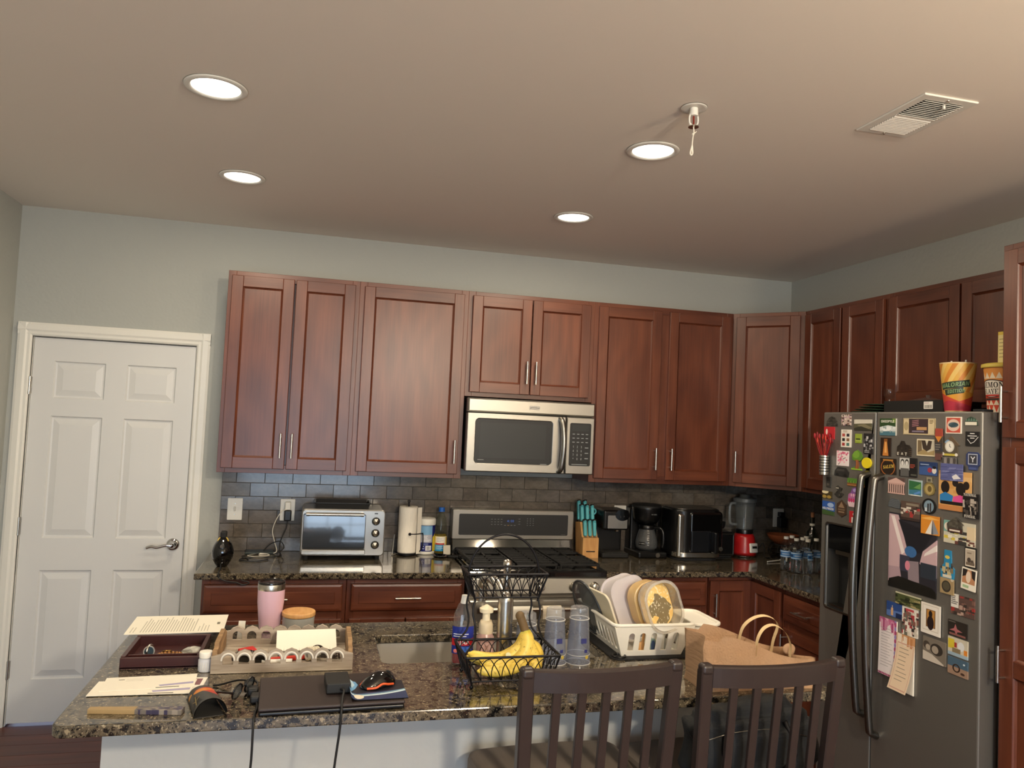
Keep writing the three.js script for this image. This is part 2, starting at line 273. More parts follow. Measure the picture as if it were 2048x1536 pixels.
// ---------- cabinets ----------
const cab = { T: 2.438, B: 1.372, D: 0.305 };
function wood(g, swap) { return uvm(g, 0.9, swap, rnd(), rnd()); }
function pull(len, horiz) { // bar pull standing off a front at z = 0
  const g = M(rod([0, -len / 2, 0.03], [0, len / 2, 0.03], 0.0055, 12), rod([0, -len * 0.37, 0], [0, -len * 0.37, 0.03], 0.0045, 10), rod([0, len * 0.37, 0], [0, len * 0.37, 0.03], 0.0045, 10));
  return horiz ? g.rotateZ(Math.PI / 2) : g;
}
function cabDoor(parent, w, h, p, hd, ry = 0, mid) { // p: centre of the back of the door; hd: [x, y, horizontal]
  const st = 0.058, d = 0.02, iw = w - 2 * st, ih = h - 2 * st, bead = [];
  const rect = (cy, hh) => { const P = (i, z) => [[-iw / 2 + i, cy - hh / 2 + i, z], [iw / 2 - i, cy - hh / 2 + i, z], [iw / 2 - i, cy + hh / 2 - i, z], [-iw / 2 + i, cy + hh / 2 - i, z]]; for (const [i0, z0, i1, z2] of [[0, d, 0.003, d - 0.005], [0.003, d - 0.005, 0.009, d - 0.0105]]) { const a = P(i0, z0), b = P(i1, z2), v = []; for (let k = 0; k < 4; k++) { const l = (k + 1) % 4; v.push(...a[k], ...a[l], ...b[l], ...a[k], ...b[l], ...b[k]); } const g = new THREE.BufferGeometry(); g.setAttribute('position', new THREE.Float32BufferAttribute(v, 3)); bead.push(clean(g)); } };
  const rails = [wood(B(iw, st, d, 0, h / 2 - st / 2, d / 2, 0.0015), true), wood(B(iw, st, d, 0, -h / 2 + st / 2, d / 2, 0.0015), true)];
  if (mid !== undefined) { rails.push(wood(B(iw, st, d, 0, mid, d / 2, 0.0015), true)); const hiT = h / 2 - st, loT = -h / 2 + st; rect((hiT + mid + st / 2) / 2, hiT - mid - st / 2); rect((loT + mid - st / 2) / 2, mid - st / 2 - loT); } else rect(0, ih);
  const f = mk('door', M(wood(B(st, h, d, -w / 2 + st / 2, 0, d / 2, 0.0025)), wood(B(st, h, d, w / 2 - st / 2, 0, d / 2, 0.0025)), rails, wood(M(bead))), MT.cherry, parent);
  f.position.set(...p); f.rotation.y = ry;
  mk('panel', wood(B(iw, ih, 0.008, 0, 0, d - 0.0145, 0)), MT.cherry, f);
  if (hd) { const k = mk('handle', pull(0.13, hd[2]), MT.nickel, f); k.position.set(hd[0], hd[1], d); k.userData.label = 'brushed nickel bar handle'; }
  return f;
}
function drawer(parent, w, h, p, ry = 0) {
  const c = 0.014, s = [[-w / 2, -h / 2], [w / 2, -h / 2], [w / 2, h / 2], [-w / 2, h / 2]];
  const g = new THREE.ExtrudeGeometry(new THREE.Shape(s.map(([x, y]) => new THREE.Vector2(x * (1 - 2 * c / w), y * (1 - 2 * c / h)))), { depth: 0.011, bevelEnabled: true, bevelThickness: 0.007, bevelSize: c, bevelSegments: 2 });
  const f = mk('drawer_front', wood(M(clean(g).translate(0, 0, 0.007), B(w, h, 0.01, 0, 0, 0.005, 0.001)), true), MT.cherry, parent);
  f.position.set(...p); f.rotation.y = ry;
  mk('panel', wood(B(w - 0.075, h - 0.075, 0.006, 0, 0, 0.0255, 0.0028), true), MT.cherry, f);
  const k = mk('handle', pull(0.13, true), MT.nickel, f); k.position.set(0, 0, 0.028); k.userData.label = 'brushed nickel bar handle';
}
// upper cabinet along a line: local x along the front, z outward, base at its lower left back corner
function upper(label, p, ry, w, b, t, doors, opts = {}) {
  const D = opts.D ?? cab.D, h = t - b, c = thing('upper_cabinet', label, 'cabinet', p, ry, 'cherry wall cabinets');
  mk('body', wood(B(w, h, D - 0.019 - 0.012, w / 2, h / 2, (D - 0.019) / 2 + 0.006, 0)), MT.cherry, c);
  const fr = [wood(B(0.04, h, 0.019, 0.02, h / 2, D - 0.0095, 0.0012)), wood(B(0.04, h, 0.019, w - 0.02, h / 2, D - 0.0095, 0.0012)), wood(B(w - 0.08, 0.045, 0.019, w / 2, h - 0.0225, D - 0.0095, 0.0012), true), wood(B(w - 0.08, 0.045, 0.019, w / 2, 0.0225, D - 0.0095, 0.0012), true)];
  if (opts.stile) fr.push(wood(B(0.075, h - 0.09, 0.019, w / 2, h / 2, D - 0.0095, 0.0012)));
  mk('face_frame', M(fr), MT.cherry, c);
  for (const [a, e, side] of doors) { const dw = e - a, dh = h - 0.05; cabDoor(c, dw, dh, [(a + e) / 2, h / 2, D], side ? [side * (dw / 2 - 0.024), -dh / 2 + 0.125] : null); }
  return c;
}
upper('two door cherry wall cabinet above the light switch and toaster oven', [-1.2954, cab.B, 0], 0, 0.6858, cab.B, cab.T, [[0.02, 0.338, 1], [0.348, 0.662, -1]]);
upper('wide single door cherry wall cabinet above the paper towel roll', [-0.6096, cab.B, 0], 0, 0.6096, cab.B, cab.T, [[0.026, 0.584, 1]]);
upper('short two door cherry wall cabinet over the microwave', [0, 1.838, 0], 0, 0.762, 1.838, cab.T, [[0.024, 0.374, 1], [0.38, 0.734, -1]]);
upper('two door cherry wall cabinet above the coffee makers', [0.762, cab.B, 0], 0, 0.9144, cab.B, cab.T, [[0.026, 0.428, 1], [0.482, 0.888, -1]], { stile: true });
{ // diagonal corner cabinet
  const c = thing('upper_cabinet', 'diagonal corner cherry wall cabinet above the blender', 'cabinet', [1.6764, cab.B, 0], 0, 'cherry wall cabinets'), h = cab.T - cab.B, q = 0.6096, e = 0.303;
  mk('body', wood(at(ext([[0.001, -0.012], [q - 0.012, -0.012], [q - 0.012, -q + 0.001], [e + 0.01, -q + 0.001], [0.001, -e - 0.01 + 0.012]], h, 0), 0, 0, 0, -Math.PI / 2).translate(0, 0, 0)), MT.cherry, c);
  const fw = Math.hypot(0.3048, 0.3048), g = new THREE.Group(); g.name = 'front'; g.position.set(0, 0, 0.3048); g.rotation.y = -Math.PI / 4; c.add(g);
  mk('face_frame', M(wood(B(0.042, h, 0.019, 0.022, h / 2, -0.0095, 0.0012)), wood(B(0.042, h, 0.019, fw - 0.022, h / 2, -0.0095, 0.0012)), wood(B(fw - 0.086, 0.045, 0.019, fw / 2, h - 0.0225, -0.0095, 0.001), true), wood(B(fw - 0.086, 0.045, 0.019, fw / 2, 0.0225, -0.0095, 0.001), true)), MT.cherry, g);
  const d = cabDoor(g, fw - 0.056, h - 0.05, [fw / 2, h / 2, 0], [-(fw - 0.056) / 2 + 0.024, -(h - 0.05) / 2 + 0.125]);
  // keep three levels: the door and frame hang on the cabinet itself
  g.updateMatrix(); for (const o of [...g.children]) { o.updateMatrix(); o.matrix.premultiply(g.matrix); o.matrix.decompose(o.position, o.quaternion, o.scale); c.add(o); } c.remove(g);
}
upper('two door cherry wall cabinet in the corner beside the refrigerator', [x1, cab.B, 0.6096], -Math.PI / 2, 0.6858, cab.B, cab.T, [[0.018, 0.336, 0], [0.352, 0.668, 0]]);
upper('cherry wall cabinet over the refrigerator', [x1, 1.85, 1.2954], -Math.PI / 2, 0.98, 1.85, cab.T, [[0.022, 0.462, 0], [0.474, 0.958, 0]]);
{
  const W = 0.8, c = thing('pantry_cabinet', 'tall cherry pantry cabinet at the side of the refrigerator', 'cabinet', [x1, 0, 2.283], -Math.PI / 2), D = 0.636;
  mk('body', wood(M(B(W, cab.T - 0.1, D - 0.02, W / 2, 0.1 + (cab.T - 0.1) / 2, (D - 0.02) / 2 + 0.002, 0), B(W - 0.01, 0.1, D - 0.09, W / 2, 0.05, (D - 0.09) / 2 + 0.002, 0))), MT.cherry, c);
  mk('face_frame', M(wood(B(0.04, cab.T - 0.1, 0.018, 0.02, 0.1 + (cab.T - 0.1) / 2, D - 0.009)), wood(B(0.04, cab.T - 0.1, 0.018, W - 0.02, 0.1 + (cab.T - 0.1) / 2, D - 0.009)), wood(B(W - 0.08, 0.05, 0.018, W / 2, cab.T - 0.025, D - 0.009), true), wood(B(W - 0.08, 0.06, 0.018, W / 2, 1.7, D - 0.009), true), wood(B(W - 0.08, 0.05, 0.018, W / 2, 0.125, D - 0.009), true)), MT.cherry, c);
  for (const [a, e, s] of [[0.02, 0.396, -1], [0.404, 0.78, 1]]) {
    cabDoor(c, e - a, 0.69, [(a + e) / 2, 2.068, D], [s * ((e - a) / 2 - 0.022), -0.225]);
    cabDoor(c, e - a, 1.57, [(a + e) / 2, 0.905, D], [s * ((e - a) / 2 - 0.022), 0.01], 0, -0.0);
  }
}
function base(label, p, ry, w, doors, drawers, D = 0.597) {
  const c = thing('base_cabinet', label, 'cabinet', p, ry, 'cherry base cabinets'), y0 = 0.1, h = 0.883 - y0;
  mk('body', wood(M(B(w - 0.002, h, D - 0.021, w / 2, y0 + h / 2, (D - 0.021) / 2 + 0.002, 0), B(w - 0.002, y0, D - 0.075, w / 2, y0 / 2, (D - 0.075) / 2 + 0.002, 0))), MT.cherry, c);
  mk('face_frame', M(wood(B(0.038, h, 0.019, 0.02, y0 + h / 2, D - 0.0095)), wood(B(0.038, h, 0.019, w - 0.02, y0 + h / 2, D - 0.0095)), wood(B(w - 0.078, 0.045, 0.019, w / 2, 0.86, D - 0.0095), true), wood(B(w - 0.078, 0.06, 0.019, w / 2, 0.7, D - 0.0095), true), wood(B(w - 0.078, 0.04, 0.019, w / 2, y0 + 0.02, D - 0.0095), true)), MT.cherry, c);
  for (const [a, e] of drawers) drawer(c, e - a, 0.136, [(a + e) / 2, 0.787, D]);
  for (const [a, e, s] of doors) cabDoor(c, e - a, 0.565, [(a + e) / 2, 0.397, D], [s * ((e - a) / 2 - 0.024), 0.19]);
  return c;
}
base('base cabinet with a drawer at the door end of the counter', [-1.2954, 0, 0], 0, 0.6858, [[0.02, 0.338, 1], [0.348, 0.666, -1]], [[0.012, 0.668]]);
base('base cabinet with a drawer left beside the range', [-0.6096, 0, 0], 0, 0.6066, [[0.02, 0.299, 1], [0.307, 0.587, -1]], [[0.024, 0.59]]);
base('base cabinet with a drawer under the coffee makers', [0.766, 0, 0], 0, 0.632, [[0.02, 0.312, 1], [0.32, 0.612, -1]], [[0.02, 0.612]]);
{ // corner base with two leaves meeting in the inside corner
  const c = thing('base_cabinet', 'corner base cabinet with two folding door leaves', 'cabinet', [1.402, 0, 0], 0, 'cherry base cabinets'), s = [[0.001, 0.002], [0.882, 0.002], [0.882, 0.92], [0.274, 0.92], [0.274, 0.597], [0.001, 0.597]];
  mk('body', wood(M(at(ext(s.map(([x, z]) => [x, -z]), 0.783, 0), 0, 0.1, 0, -Math.PI / 2), at(ext([[0.001, -0.002], [0.882, -0.002], [0.882, -0.92], [0.34, -0.92], [0.34, -0.53], [0.001, -0.53]], 0.1, 0), 0, 0, 0, -Math.PI / 2))), MT.cherry, c);
  cabDoor(c, 0.268, 0.742, [0.137, 0.487, 0.597], [-0.11, 0.24]);
  cabDoor(c, 0.296, 0.742, [0.274, 0.487, 0.76], null, -Math.PI / 2);
}
base('narrow drawer base cabinet next to the refrigerator', [x1, 0, 0.924], -Math.PI / 2, 0.408, [[0.018, 0.39, -1]], [[0.018, 0.39]], 0.61);
// ---------- countertops ----------
function slab(pts, y0, t, holes = []) { return uvm(at(ext(pts.map(([x, z]) => [x, -z]), t, 0.004, holes), 0, y0, 0, -Math.PI / 2), 0.6); }
solo('countertop', 'dark speckled granite counter under the toaster oven', 'countertop', slab([[-1.326, 0.003], [-0.003, 0.003], [-0.003, 0.648], [-1.326, 0.648]], 0.884, 0.03), MT.granite, [0, 0, 0], 0, 'granite counters');
solo('countertop', 'dark speckled granite corner counter under the coffee makers and blender', 'countertop', slab([[0.765, 0.003], [2.283, 0.003], [2.283, 1.333], [1.634, 1.333], [1.634, 0.648], [0.765, 0.648]], 0.884, 0.03), MT.granite, [0, 0, 0], 0, 'granite counters');
// ---------- print sheets (flat lettering and pictures only) ----------
function canvas(w, h) { const c = document.createElement('canvas'); c.width = w; c.height = h; return c; }
function canvasTex(c) { const t = new THREE.CanvasTexture(c); t.colorSpace = THREE.SRGBColorSpace; t.magFilter = THREE.LinearFilter; return t; }
function sheet(n, cell) { // a square canvas cut into n x n cells
  const c = canvas(n * cell, n * cell), g = c.getContext('2d'); let k = 0; const m = mat('#ffffff', 0.45);
  return { mat: m, draw(fn) { const i = k % n, j = Math.floor(k / n); k++; g.save(); g.translate(i * cell, j * cell); g.beginPath(); g.rect(0, 0, cell, cell); g.clip(); g.scale(cell / 100, cell / 100); fn(g); g.restore(); return [i / n, 1 - (j + 1) / n, (i + 1) / n, 1 - j / n]; }, done() { m.map = canvasTex(c); } };
}
const fr = (g, c, x = 0, y = 0, w = 100, h = 100) => { g.fillStyle = c; g.fillRect(x, y, w, h); };
const ci = (g, c, x, y, r, ry = r) => { g.fillStyle = c; g.beginPath(); g.ellipse(x, y, r, ry, 0, 0, Math.PI * 2); g.fill(); };
const po = (g, c, ...p) => { g.fillStyle = c; g.beginPath(); g.moveTo(p[0], p[1]); for (let i = 2; i < p.length; i += 2) g.lineTo(p[i], p[i + 1]); g.closePath(); g.fill(); };
const tx = (g, c, s, x, y, size, font = 'sans-serif', style = 'bold', maxw) => { g.fillStyle = c; g.font = `${style} ${size}px ${font}`; g.textAlign = 'center'; g.textBaseline = 'middle'; maxw ? g.fillText(s, x, y, maxw) : g.fillText(s, x, y); };
const ln = (g, c, w, ...p) => { g.strokeStyle = c; g.lineWidth = w; g.beginPath(); g.moveTo(p[0], p[1]); for (let i = 2; i < p.length; i += 2) g.lineTo(p[i], p[i + 1]); g.stroke(); };
const scrib = (g, c, x, y, w, n, step, th = 1.2) => { for (let i = 0; i < n; i++) fr(g, c, x, y + i * step, w * (0.55 + 0.45 * hash(i, n, 5)), th); };
const SH = sheet(5, 400);
// a panel whose +z face carries a cell; sides take the border colour
function card(w, h, d, cell, r = 0.002, c = 0) { return uvFit(ext(rrect(w, h, r), d, c), -w / 2, w / 2, -h / 2, h / 2, cell); }
function wrap(rt, rb, h, cell, a0, a1, y = 0, seg = 28) { const g = new THREE.CylinderGeometry(rt, rb, h, seg, 1, true, a0, a1 - a0).translate(0, y, 0); const uv = g.attributes.uv; for (let i = 0; i < uv.count; i++) uv.setXY(i, cell[0] + (cell[2] - cell[0]) * uv.getX(i), cell[1] + (cell[3] - cell[1]) * uv.getY(i)); return clean(g); }

// ---------- range ----------
{
  const c = thing('gas_range', 'stainless gas range with black grates and a control panel at the back', 'range', [0.381, 0, 0]), W = 0.754;
  mk('body', M(B(W, 0.79, 0.62, 0, 0.495, 0.335, 0.003), B(W - 0.04, 0.1, 0.55, 0, 0.05, 0.32, 0)), MT.darkSteel, c);
  mk('cooktop', M(B(W, 0.034, 0.66, 0, 0.907, 0.345, 0.006), B(W - 0.05, 0.006, 0.55, 0, 0.926, 0.36, 0.002)), MT.blackGloss, c);
  const bg = mk('backguard', ext(rrect(W, 0.178, 0.012), 0.075, 0.006).translate(0, 1.088, 0.02), MT.steel, c);
  mk('back_shield', at(B(W - 0.012, 0.1, 0.012, 0, 0, 0, 0.002), 0, 0.962, 0.088, -0.18), MT.blackGloss, c);
  const cell = SH.draw((g) => { fr(g, '#17181a'); fr(g, '#0b0d18', 40, 18, 11, 24); tx(g, '#4f86ff', '4:03', 46.6, 33, 13, 'monospace', 'bold', 6.2); for (let j = 0; j < 3; j++) for (let i = 0; i < 4; i++) fr(g, '#77797b', 29.5 + i * 2.8, 24 + j * 12, 1.4, 2.2); for (let j = 0; j < 4; j++) for (let i = 0; i < 3; i++) fr(g, '#77797b', 61 + i * 2.6, 20 + j * 10, 0.9, 2.6); for (let i = 0; i < 4; i++) fr(g, i === 1 ? '#a2763f' : '#77797b', 41 + i * 2.8, 51, 1.7, 2.6); for (let i = 0; i < 3; i++) fr(g, '#77797b', 53.4, 22 + i * 12, 1.8, 2); fr(g, '#666', 92, 93, 4, 1.4); });
  mk('control_glass', card(0.674, 0.124, 0.004, cell, 0.008).translate(0, 1.089, 0.094), SH.mat, bg).userData.label = 'black touch panel with a blue clock';
  mk('front_panel', at(B(W, 0.085, 0.03, 0, 0, 0, 0.006), 0, 0.848, 0.668, -0.12), MT.steel, c);
  for (const x of [-0.3, -0.185, 0, 0.185, 0.3]) { const k = mk('knob', at(lathe([[0, 0], [0.025, 0], [0.025, 0.006], [0.021, 0.01], [0.019, 0.032], [0.016, 0.036], [0, 0.036]], 26), x, 0.846, 0.685, Math.PI / 2 - 0.12), MT.nickel, c); mk('grip', at(B(0.008, 0.036, 0.012, 0, 0, 0, 0.002), x, 0.848, 0.722, -0.12), MT.nickel, k); }
  const od = mk('oven_door', B(W - 0.006, 0.56, 0.045, 0, 0.5, 0.672, 0.006), MT.steel, c);
  mk('oven_window', B(0.52, 0.3, 0.004, 0, 0.5, 0.696, 0.001), MT.glassDark, od);
  mk('handle', M(rod([-0.33, 0.745, 0.745], [0.33, 0.745, 0.745], 0.012, 14), rod([-0.3, 0.745, 0.69], [-0.3, 0.745, 0.745], 0.009), rod([0.3, 0.745, 0.69], [0.3, 0.745, 0.745], 0.009)), MT.nickel, od);
  mk('storage_drawer', B(W - 0.006, 0.11, 0.04, 0, 0.155, 0.67, 0.005), MT.steel, c);
  for (const sx of [-1, 0, 1]) { // three cast grates
    const g = [], cx = sx * 0.237, w = 0.225, y = 0.948;
    for (const z of [0.1, 0.62]) g.push(B(w, 0.014, 0.012, cx, y, z, 0.002)); for (const x of [-w / 2 + 0.006, w / 2 - 0.006]) g.push(B(0.012, 0.014, 0.52, cx + x, y, 0.36, 0.002));
    for (let i = 1; i < 9; i++) if (i !== 4 || sx === 0) g.push(B(w, 0.012, 0.009, cx, y + 0.003, 0.1 + i * 0.0578, 0.002));
    g.push(B(0.01, 0.012, 0.52, cx, y + 0.003, 0.36, 0.002)); for (const z of [0.1, 0.36, 0.62]) for (const x of [-w / 2 + 0.008, w / 2 - 0.008]) g.push(C(0.006, 0.007, 0.016, cx + x, 0.937, z, 8));
    mk('grate', M(g), MT.iron, c);
  }
  for (const [x, z] of [[-0.237, 0.22], [-0.237, 0.5], [0, 0.36], [0.237, 0.22], [0.237, 0.5]]) mk('burner', M(C(0.045, 0.05, 0.008, x, 0.932, z), C(0.03, 0.032, 0.006, x, 0.939, z)), MT.blackMatte, c);
}
function clothOver(w, hf, hb, z0, r, t) { const p = []; const n = 10; p.push([z0 - r - t, -hb]); for (let i = 0; i <= n; i++) { const a = Math.PI - Math.PI * i / n; p.push([z0 + Math.cos(a) * (r + t), Math.sin(a) * (r + t)]); } p.push([z0 + r + t + 0.004, -hf]); p.push([z0 + r + 0.004, -hf]); for (let i = 0; i <= n; i++) { const a = Math.PI * i / n; p.push([z0 + Math.cos(a) * r, Math.sin(a) * r]); } p.push([z0 - r, -hb]); return ext(p, w, 0).rotateY(-Math.PI / 2); }
{
  const cell = SH.draw((g) => { fr(g, '#e9e6da'); for (let i = 0; i < 4; i++) { ln(g, '#3f6b49', 3, 42 + i * 12, 14, 42 + i * 12, 28); ln(g, '#3f6b49', 3, 42 + i * 12, i % 2 ? 14 : 27, 50 + i * 12, i % 2 ? 20 : 27); } ln(g, '#3f6b49', 1.5, 40, 34, 84, 34); po(g, '#5d8a4c', 60, 60, 70, 44, 76, 60); ci(g, '#d8b23c', 90, 58, 8, 16); for (let i = 0; i < 5; i++) ln(g, '#7a9a80', 1, 50 + i * 8, 70, 55 + i * 8, 90); });
  const m1 = solo('dish_towel', 'white dish towel with green print over the oven handle', 'towel', uvFit(clothOver(0.14, 0.3, 0.24, 0.745, 0.0135, 0.004), -0.14, 0, -0.3, 0.03, cell), SH.mat, [0.325, 0.745, 0]);
  const m2 = solo('dish_towel', 'plain cream dish towel over the oven handle', 'towel', clothOver(0.1, 0.26, 0.22, 0.745, 0.0135, 0.005), mat('#e6dcc6', 0.9, 0, { bumpMap: TX.cloth, bumpScale: 0.0008 }), [0.48, 0.745, 0]);
}
// ---------- microwave ----------
{
  const c = thing('microwave', 'stainless over the range microwave with a curved vertical handle', 'microwave', [0.381, 1.42, 0]), W = 0.748, h = 0.41, D = 0.4;
  mk('body', B(W - 0.012, h - 0.006, D - 0.05, 0, h / 2 + 0.002, (D - 0.05) / 2 + 0.012, 0.003), MT.blackMatte, c);
  const top = mk('vent_strip', B(W, 0.078, 0.05, 0, h - 0.04, D - 0.025, 0.008), MT.steel, c);
  const lg = SH.draw((g) => { fr(g, '#b3afa8'); g.strokeStyle = '#4b4945'; g.lineWidth = 5; g.beginPath(); g.ellipse(50, 55, 40, 24, -0.2, 0, 5.4); g.stroke(); tx(g, '#3d3b38', 'Whirlpool', 52, 50, 22, 'serif', 'italic bold', 84); });
  mk('logo', card(0.062, 0.022, 0.0015, lg, 0.001).translate(0.01, h - 0.042, D), SH.mat, top);
  const dw = 0.575, dr = mk('door', M(ext(rrect(dw, h - 0.084, 0.006), 0.048, 0.005, [rrect(dw - 0.13, h - 0.165, 0.02, -0.015, 0.008)]).translate(-W / 2 + dw / 2, (h - 0.084) / 2, D - 0.05)), MT.steel, c);
  const gl = SH.draw((g) => { fr(g, '#0d0e10'); fr(g, '#1a1d1e', 8, 10, 82, 76); scrib(g, '#888', 6, 90, 8, 1, 2); fr(g, '#8a8a8a', 84, 96, 8, 1.4); });
  mk('window', card(dw - 0.128, h - 0.163, 0.006, gl, 0.018).translate(-W / 2 + dw / 2 - 0.015, (h - 0.084) / 2 + 0.008, D - 0.012), SH.mat, dr);
  mk('handle', tube([[0.166, 0.012, D], [0.17, 0.03, D + 0.028], [0.176, 0.1, D + 0.04], [0.178, 0.163, D + 0.044], [0.176, 0.23, D + 0.04], [0.17, 0.295, D + 0.028], [0.166, 0.314, D]], 0.0145, 50, 12), MT.steel, dr);
  const cp = mk('control_panel', B(W - dw - 0.004, h - 0.084, 0.048, W / 2 - (W - dw - 0.004) / 2, (h - 0.084) / 2, D - 0.026, 0.005), MT.steel, c);
  const kp = SH.draw((g) => { fr(g, '#0f1011'); fr(g, '#1c2021', 12, 6, 76, 14); for (let j = 0; j < 3; j++) for (let i = 0; i < 4; i++) fr(g, '#8d9193', 14 + i * 20, 26 + j * 9, 11, 1.8); for (let j = 0; j < 4; j++) for (let i = 0; i < 3; i++) tx(g, '#a9adae', j < 3 ? String(j * 3 + i + 1) : ['*', '0', '#'][i], 20 + i * 18, 55 + j * 9, 7); for (let i = 0; i < 3; i++) fr(g, '#8d9193', 72, 56 + i * 12, 16, 2); fr(g, '#8d9193', 14, 94, 70, 1.5); });
  mk('keypad', card(0.128, 0.245, 0.004, kp, 0.01).translate(W / 2 - 0.085, (h - 0.084) / 2 + 0.008, D - 0.003), SH.mat, cp);
}
// ---------- refrigerator ----------
const FR = { x: 1.58, z0: 1.345, z1: 2.265, split: 1.708, t: 1.817 };
{
  const c = thing('refrigerator', 'stainless side by side refrigerator covered in magnets', 'refrigerator', [0, 0, 0]);
  const dep = 0.09, zb = 1.39;
  mk('body', M(B(x1 - 0.03 - FR.x - dep - 0.006, FR.t - 0.02, FR.z1 - FR.z0 - 0.02, (x1 - 0.03 + FR.x + dep + 0.006) / 2, (FR.t - 0.02) / 2 + 0.02, (FR.z0 + FR.z1) / 2, 0.006), B(0.5, 0.02, 0.8, 1.98, 0.01, (FR.z0 + FR.z1) / 2, 0)), MT.fridgeSide, c);
  mk('gasket', B(0.012, FR.t - 0.09, FR.z1 - FR.z0 - 0.03, FR.x + dep + 0.003, FR.t / 2 + 0.02, (FR.z0 + FR.z1) / 2, 0), MT.rubber, c);
  const dy0 = 0.06, dh = FR.t - dy0;
  // left door with a dispenser niche
  const D = { a: 1.388, b: 1.6, y0: 0.9, y1: 1.29 };
  const lw = FR.split - 0.003 - FR.z0;
  const ld = ext(rrect(lw, dh, 0.006), dep, 0.006, [rrect(D.b - D.a, D.y1 - D.y0, 0.014, (D.a + D.b) / 2 - (FR.z0 + lw / 2), (D.y0 + D.y1) / 2 - (dy0 + dh / 2))]);
  const left = mk('freezer_door', uvm(at(ld, FR.x + dep, dy0 + dh / 2, FR.z0 + lw / 2, 0, -Math.PI / 2), 0.5), MT.fridge, c);
  const rw = FR.z1 - FR.split - 0.003;
  const right = mk('fridge_door', uvm(at(ext(rrect(rw, dh, 0.006), dep, 0.006), FR.x + dep, dy0 + dh / 2, FR.split + 0.003 + rw / 2, 0, -Math.PI / 2), 0.5), MT.fridge, c);
  mk('toe_grille', B(0.03, 0.05, FR.z1 - FR.z0 - 0.02, FR.x + 0.08, 0.028, (FR.z0 + FR.z1) / 2), MT.blackMatte, c);
  const zc = (D.a + D.b) / 2, zw = D.b - D.a;
  mk('dispenser_niche', M(B(0.006, D.y1 - D.y0, zw, FR.x + 0.075, (D.y0 + D.y1) / 2, zc, 0), B(0.07, 0.006, zw - 0.01, FR.x + 0.04, D.y0 + 0.004, zc, 0)), MT.rubber, left);
  mk('dispenser_panel', M(B(0.03, 0.11, zw - 0.012, FR.x + 0.02, D.y1 - 0.062, zc, 0.006)), MT.blackGloss, left);
  mk('dispenser_trim', at(ext(rrect(zw + 0.016, D.y1 - D.y0 + 0.016, 0.018), 0.006, 0.002, [rrect(zw - 0.002, D.y1 - D.y0 - 0.002, 0.013)]), FR.x + 0.002, (D.y0 + D.y1) / 2, zc, 0, -Math.PI / 2), MT.darkSteel, left);
  mk('dispenser_lever', M(B(0.05, 0.022, 0.14, FR.x + 0.045, D.y1 - 0.128, zc, 0.006), B(0.01, 0.09, 0.05, FR.x + 0.06, D.y1 - 0.18, zc, 0.004)), MT.darkSteel, left);
  mk('drip_tray', B(0.06, 0.008, zw - 0.02, FR.x + 0.04, D.y0 + 0.012, zc, 0.002), MT.darkSteel, left);
  for (const [p, z, y0, y1] of [[left, 1.668, 0.5, 1.545], [right, 1.752, 0.44, 1.54]]) {
    const ym = (y0 + y1) / 2, pts = [[FR.x, y1, z], [FR.x - 0.03, y1 - 0.012, z]]; for (let i = 0; i <= 8; i++) { const t = i / 8; pts.push([FR.x - 0.04 - 0.032 * Math.sin(Math.PI * t), y1 - 0.03 - (y1 - y0 - 0.06) * t, z]); } pts.push([FR.x - 0.03, y0 + 0.012, z], [FR.x, y0, z]);
    mk('handle', tube(pts, 0.0155, 80, 14), MT.darkSteel, p).userData.label = 'long bowed steel handle';
  }
  mk('hinge_cover', B(0.05, 0.01, 0.05, FR.x + 0.05, FR.t + 0.005, FR.z1 - 0.045, 0.004), MT.rubber, c);
}
// ---------- island ----------
const ISL = { x0: -1.384, x1: 0.8, z0: 1.59, z1: 2.503 };
{
  const c = thing('kitchen_island', 'kitchen island with light grey painted back panel', 'island');
  const pm = mat('#c2c3c0', 0.6, 0, { bumpMap: TX.paint, bumpScale: 0.0005 }), zf = 2.15;
  mk('body', M(B(ISL.x1 - ISL.x0 - 0.08, 0.883, 0.03, (ISL.x0 + ISL.x1) / 2, 0.4415, zf - 0.015, 0.001), B(0.03, 0.883, zf - 1.63, ISL.x0 + 0.055, 0.4415, (zf + 1.6) / 2 - 0.015, 0.001), B(0.03, 0.883, zf - 1.63, ISL.x1 - 0.055, 0.4415, (zf + 1.6) / 2 - 0.015, 0.001)), pm, c);
  mk('toe_board', B(ISL.x1 - ISL.x0 - 0.08, 0.1, 0.012, (ISL.x0 + ISL.x1) / 2, 0.05, zf + 0.006), MT.trim, c);
  mk('cabinet_front', wood(B(ISL.x1 - ISL.x0 - 0.14, 0.78, 0.02, (ISL.x0 + ISL.x1) / 2, 0.49, 1.63), true), MT.cherry, c);
}
const SK = { x0: -0.556, x1: 0.2, z0: 1.768, z1: 2.095 };
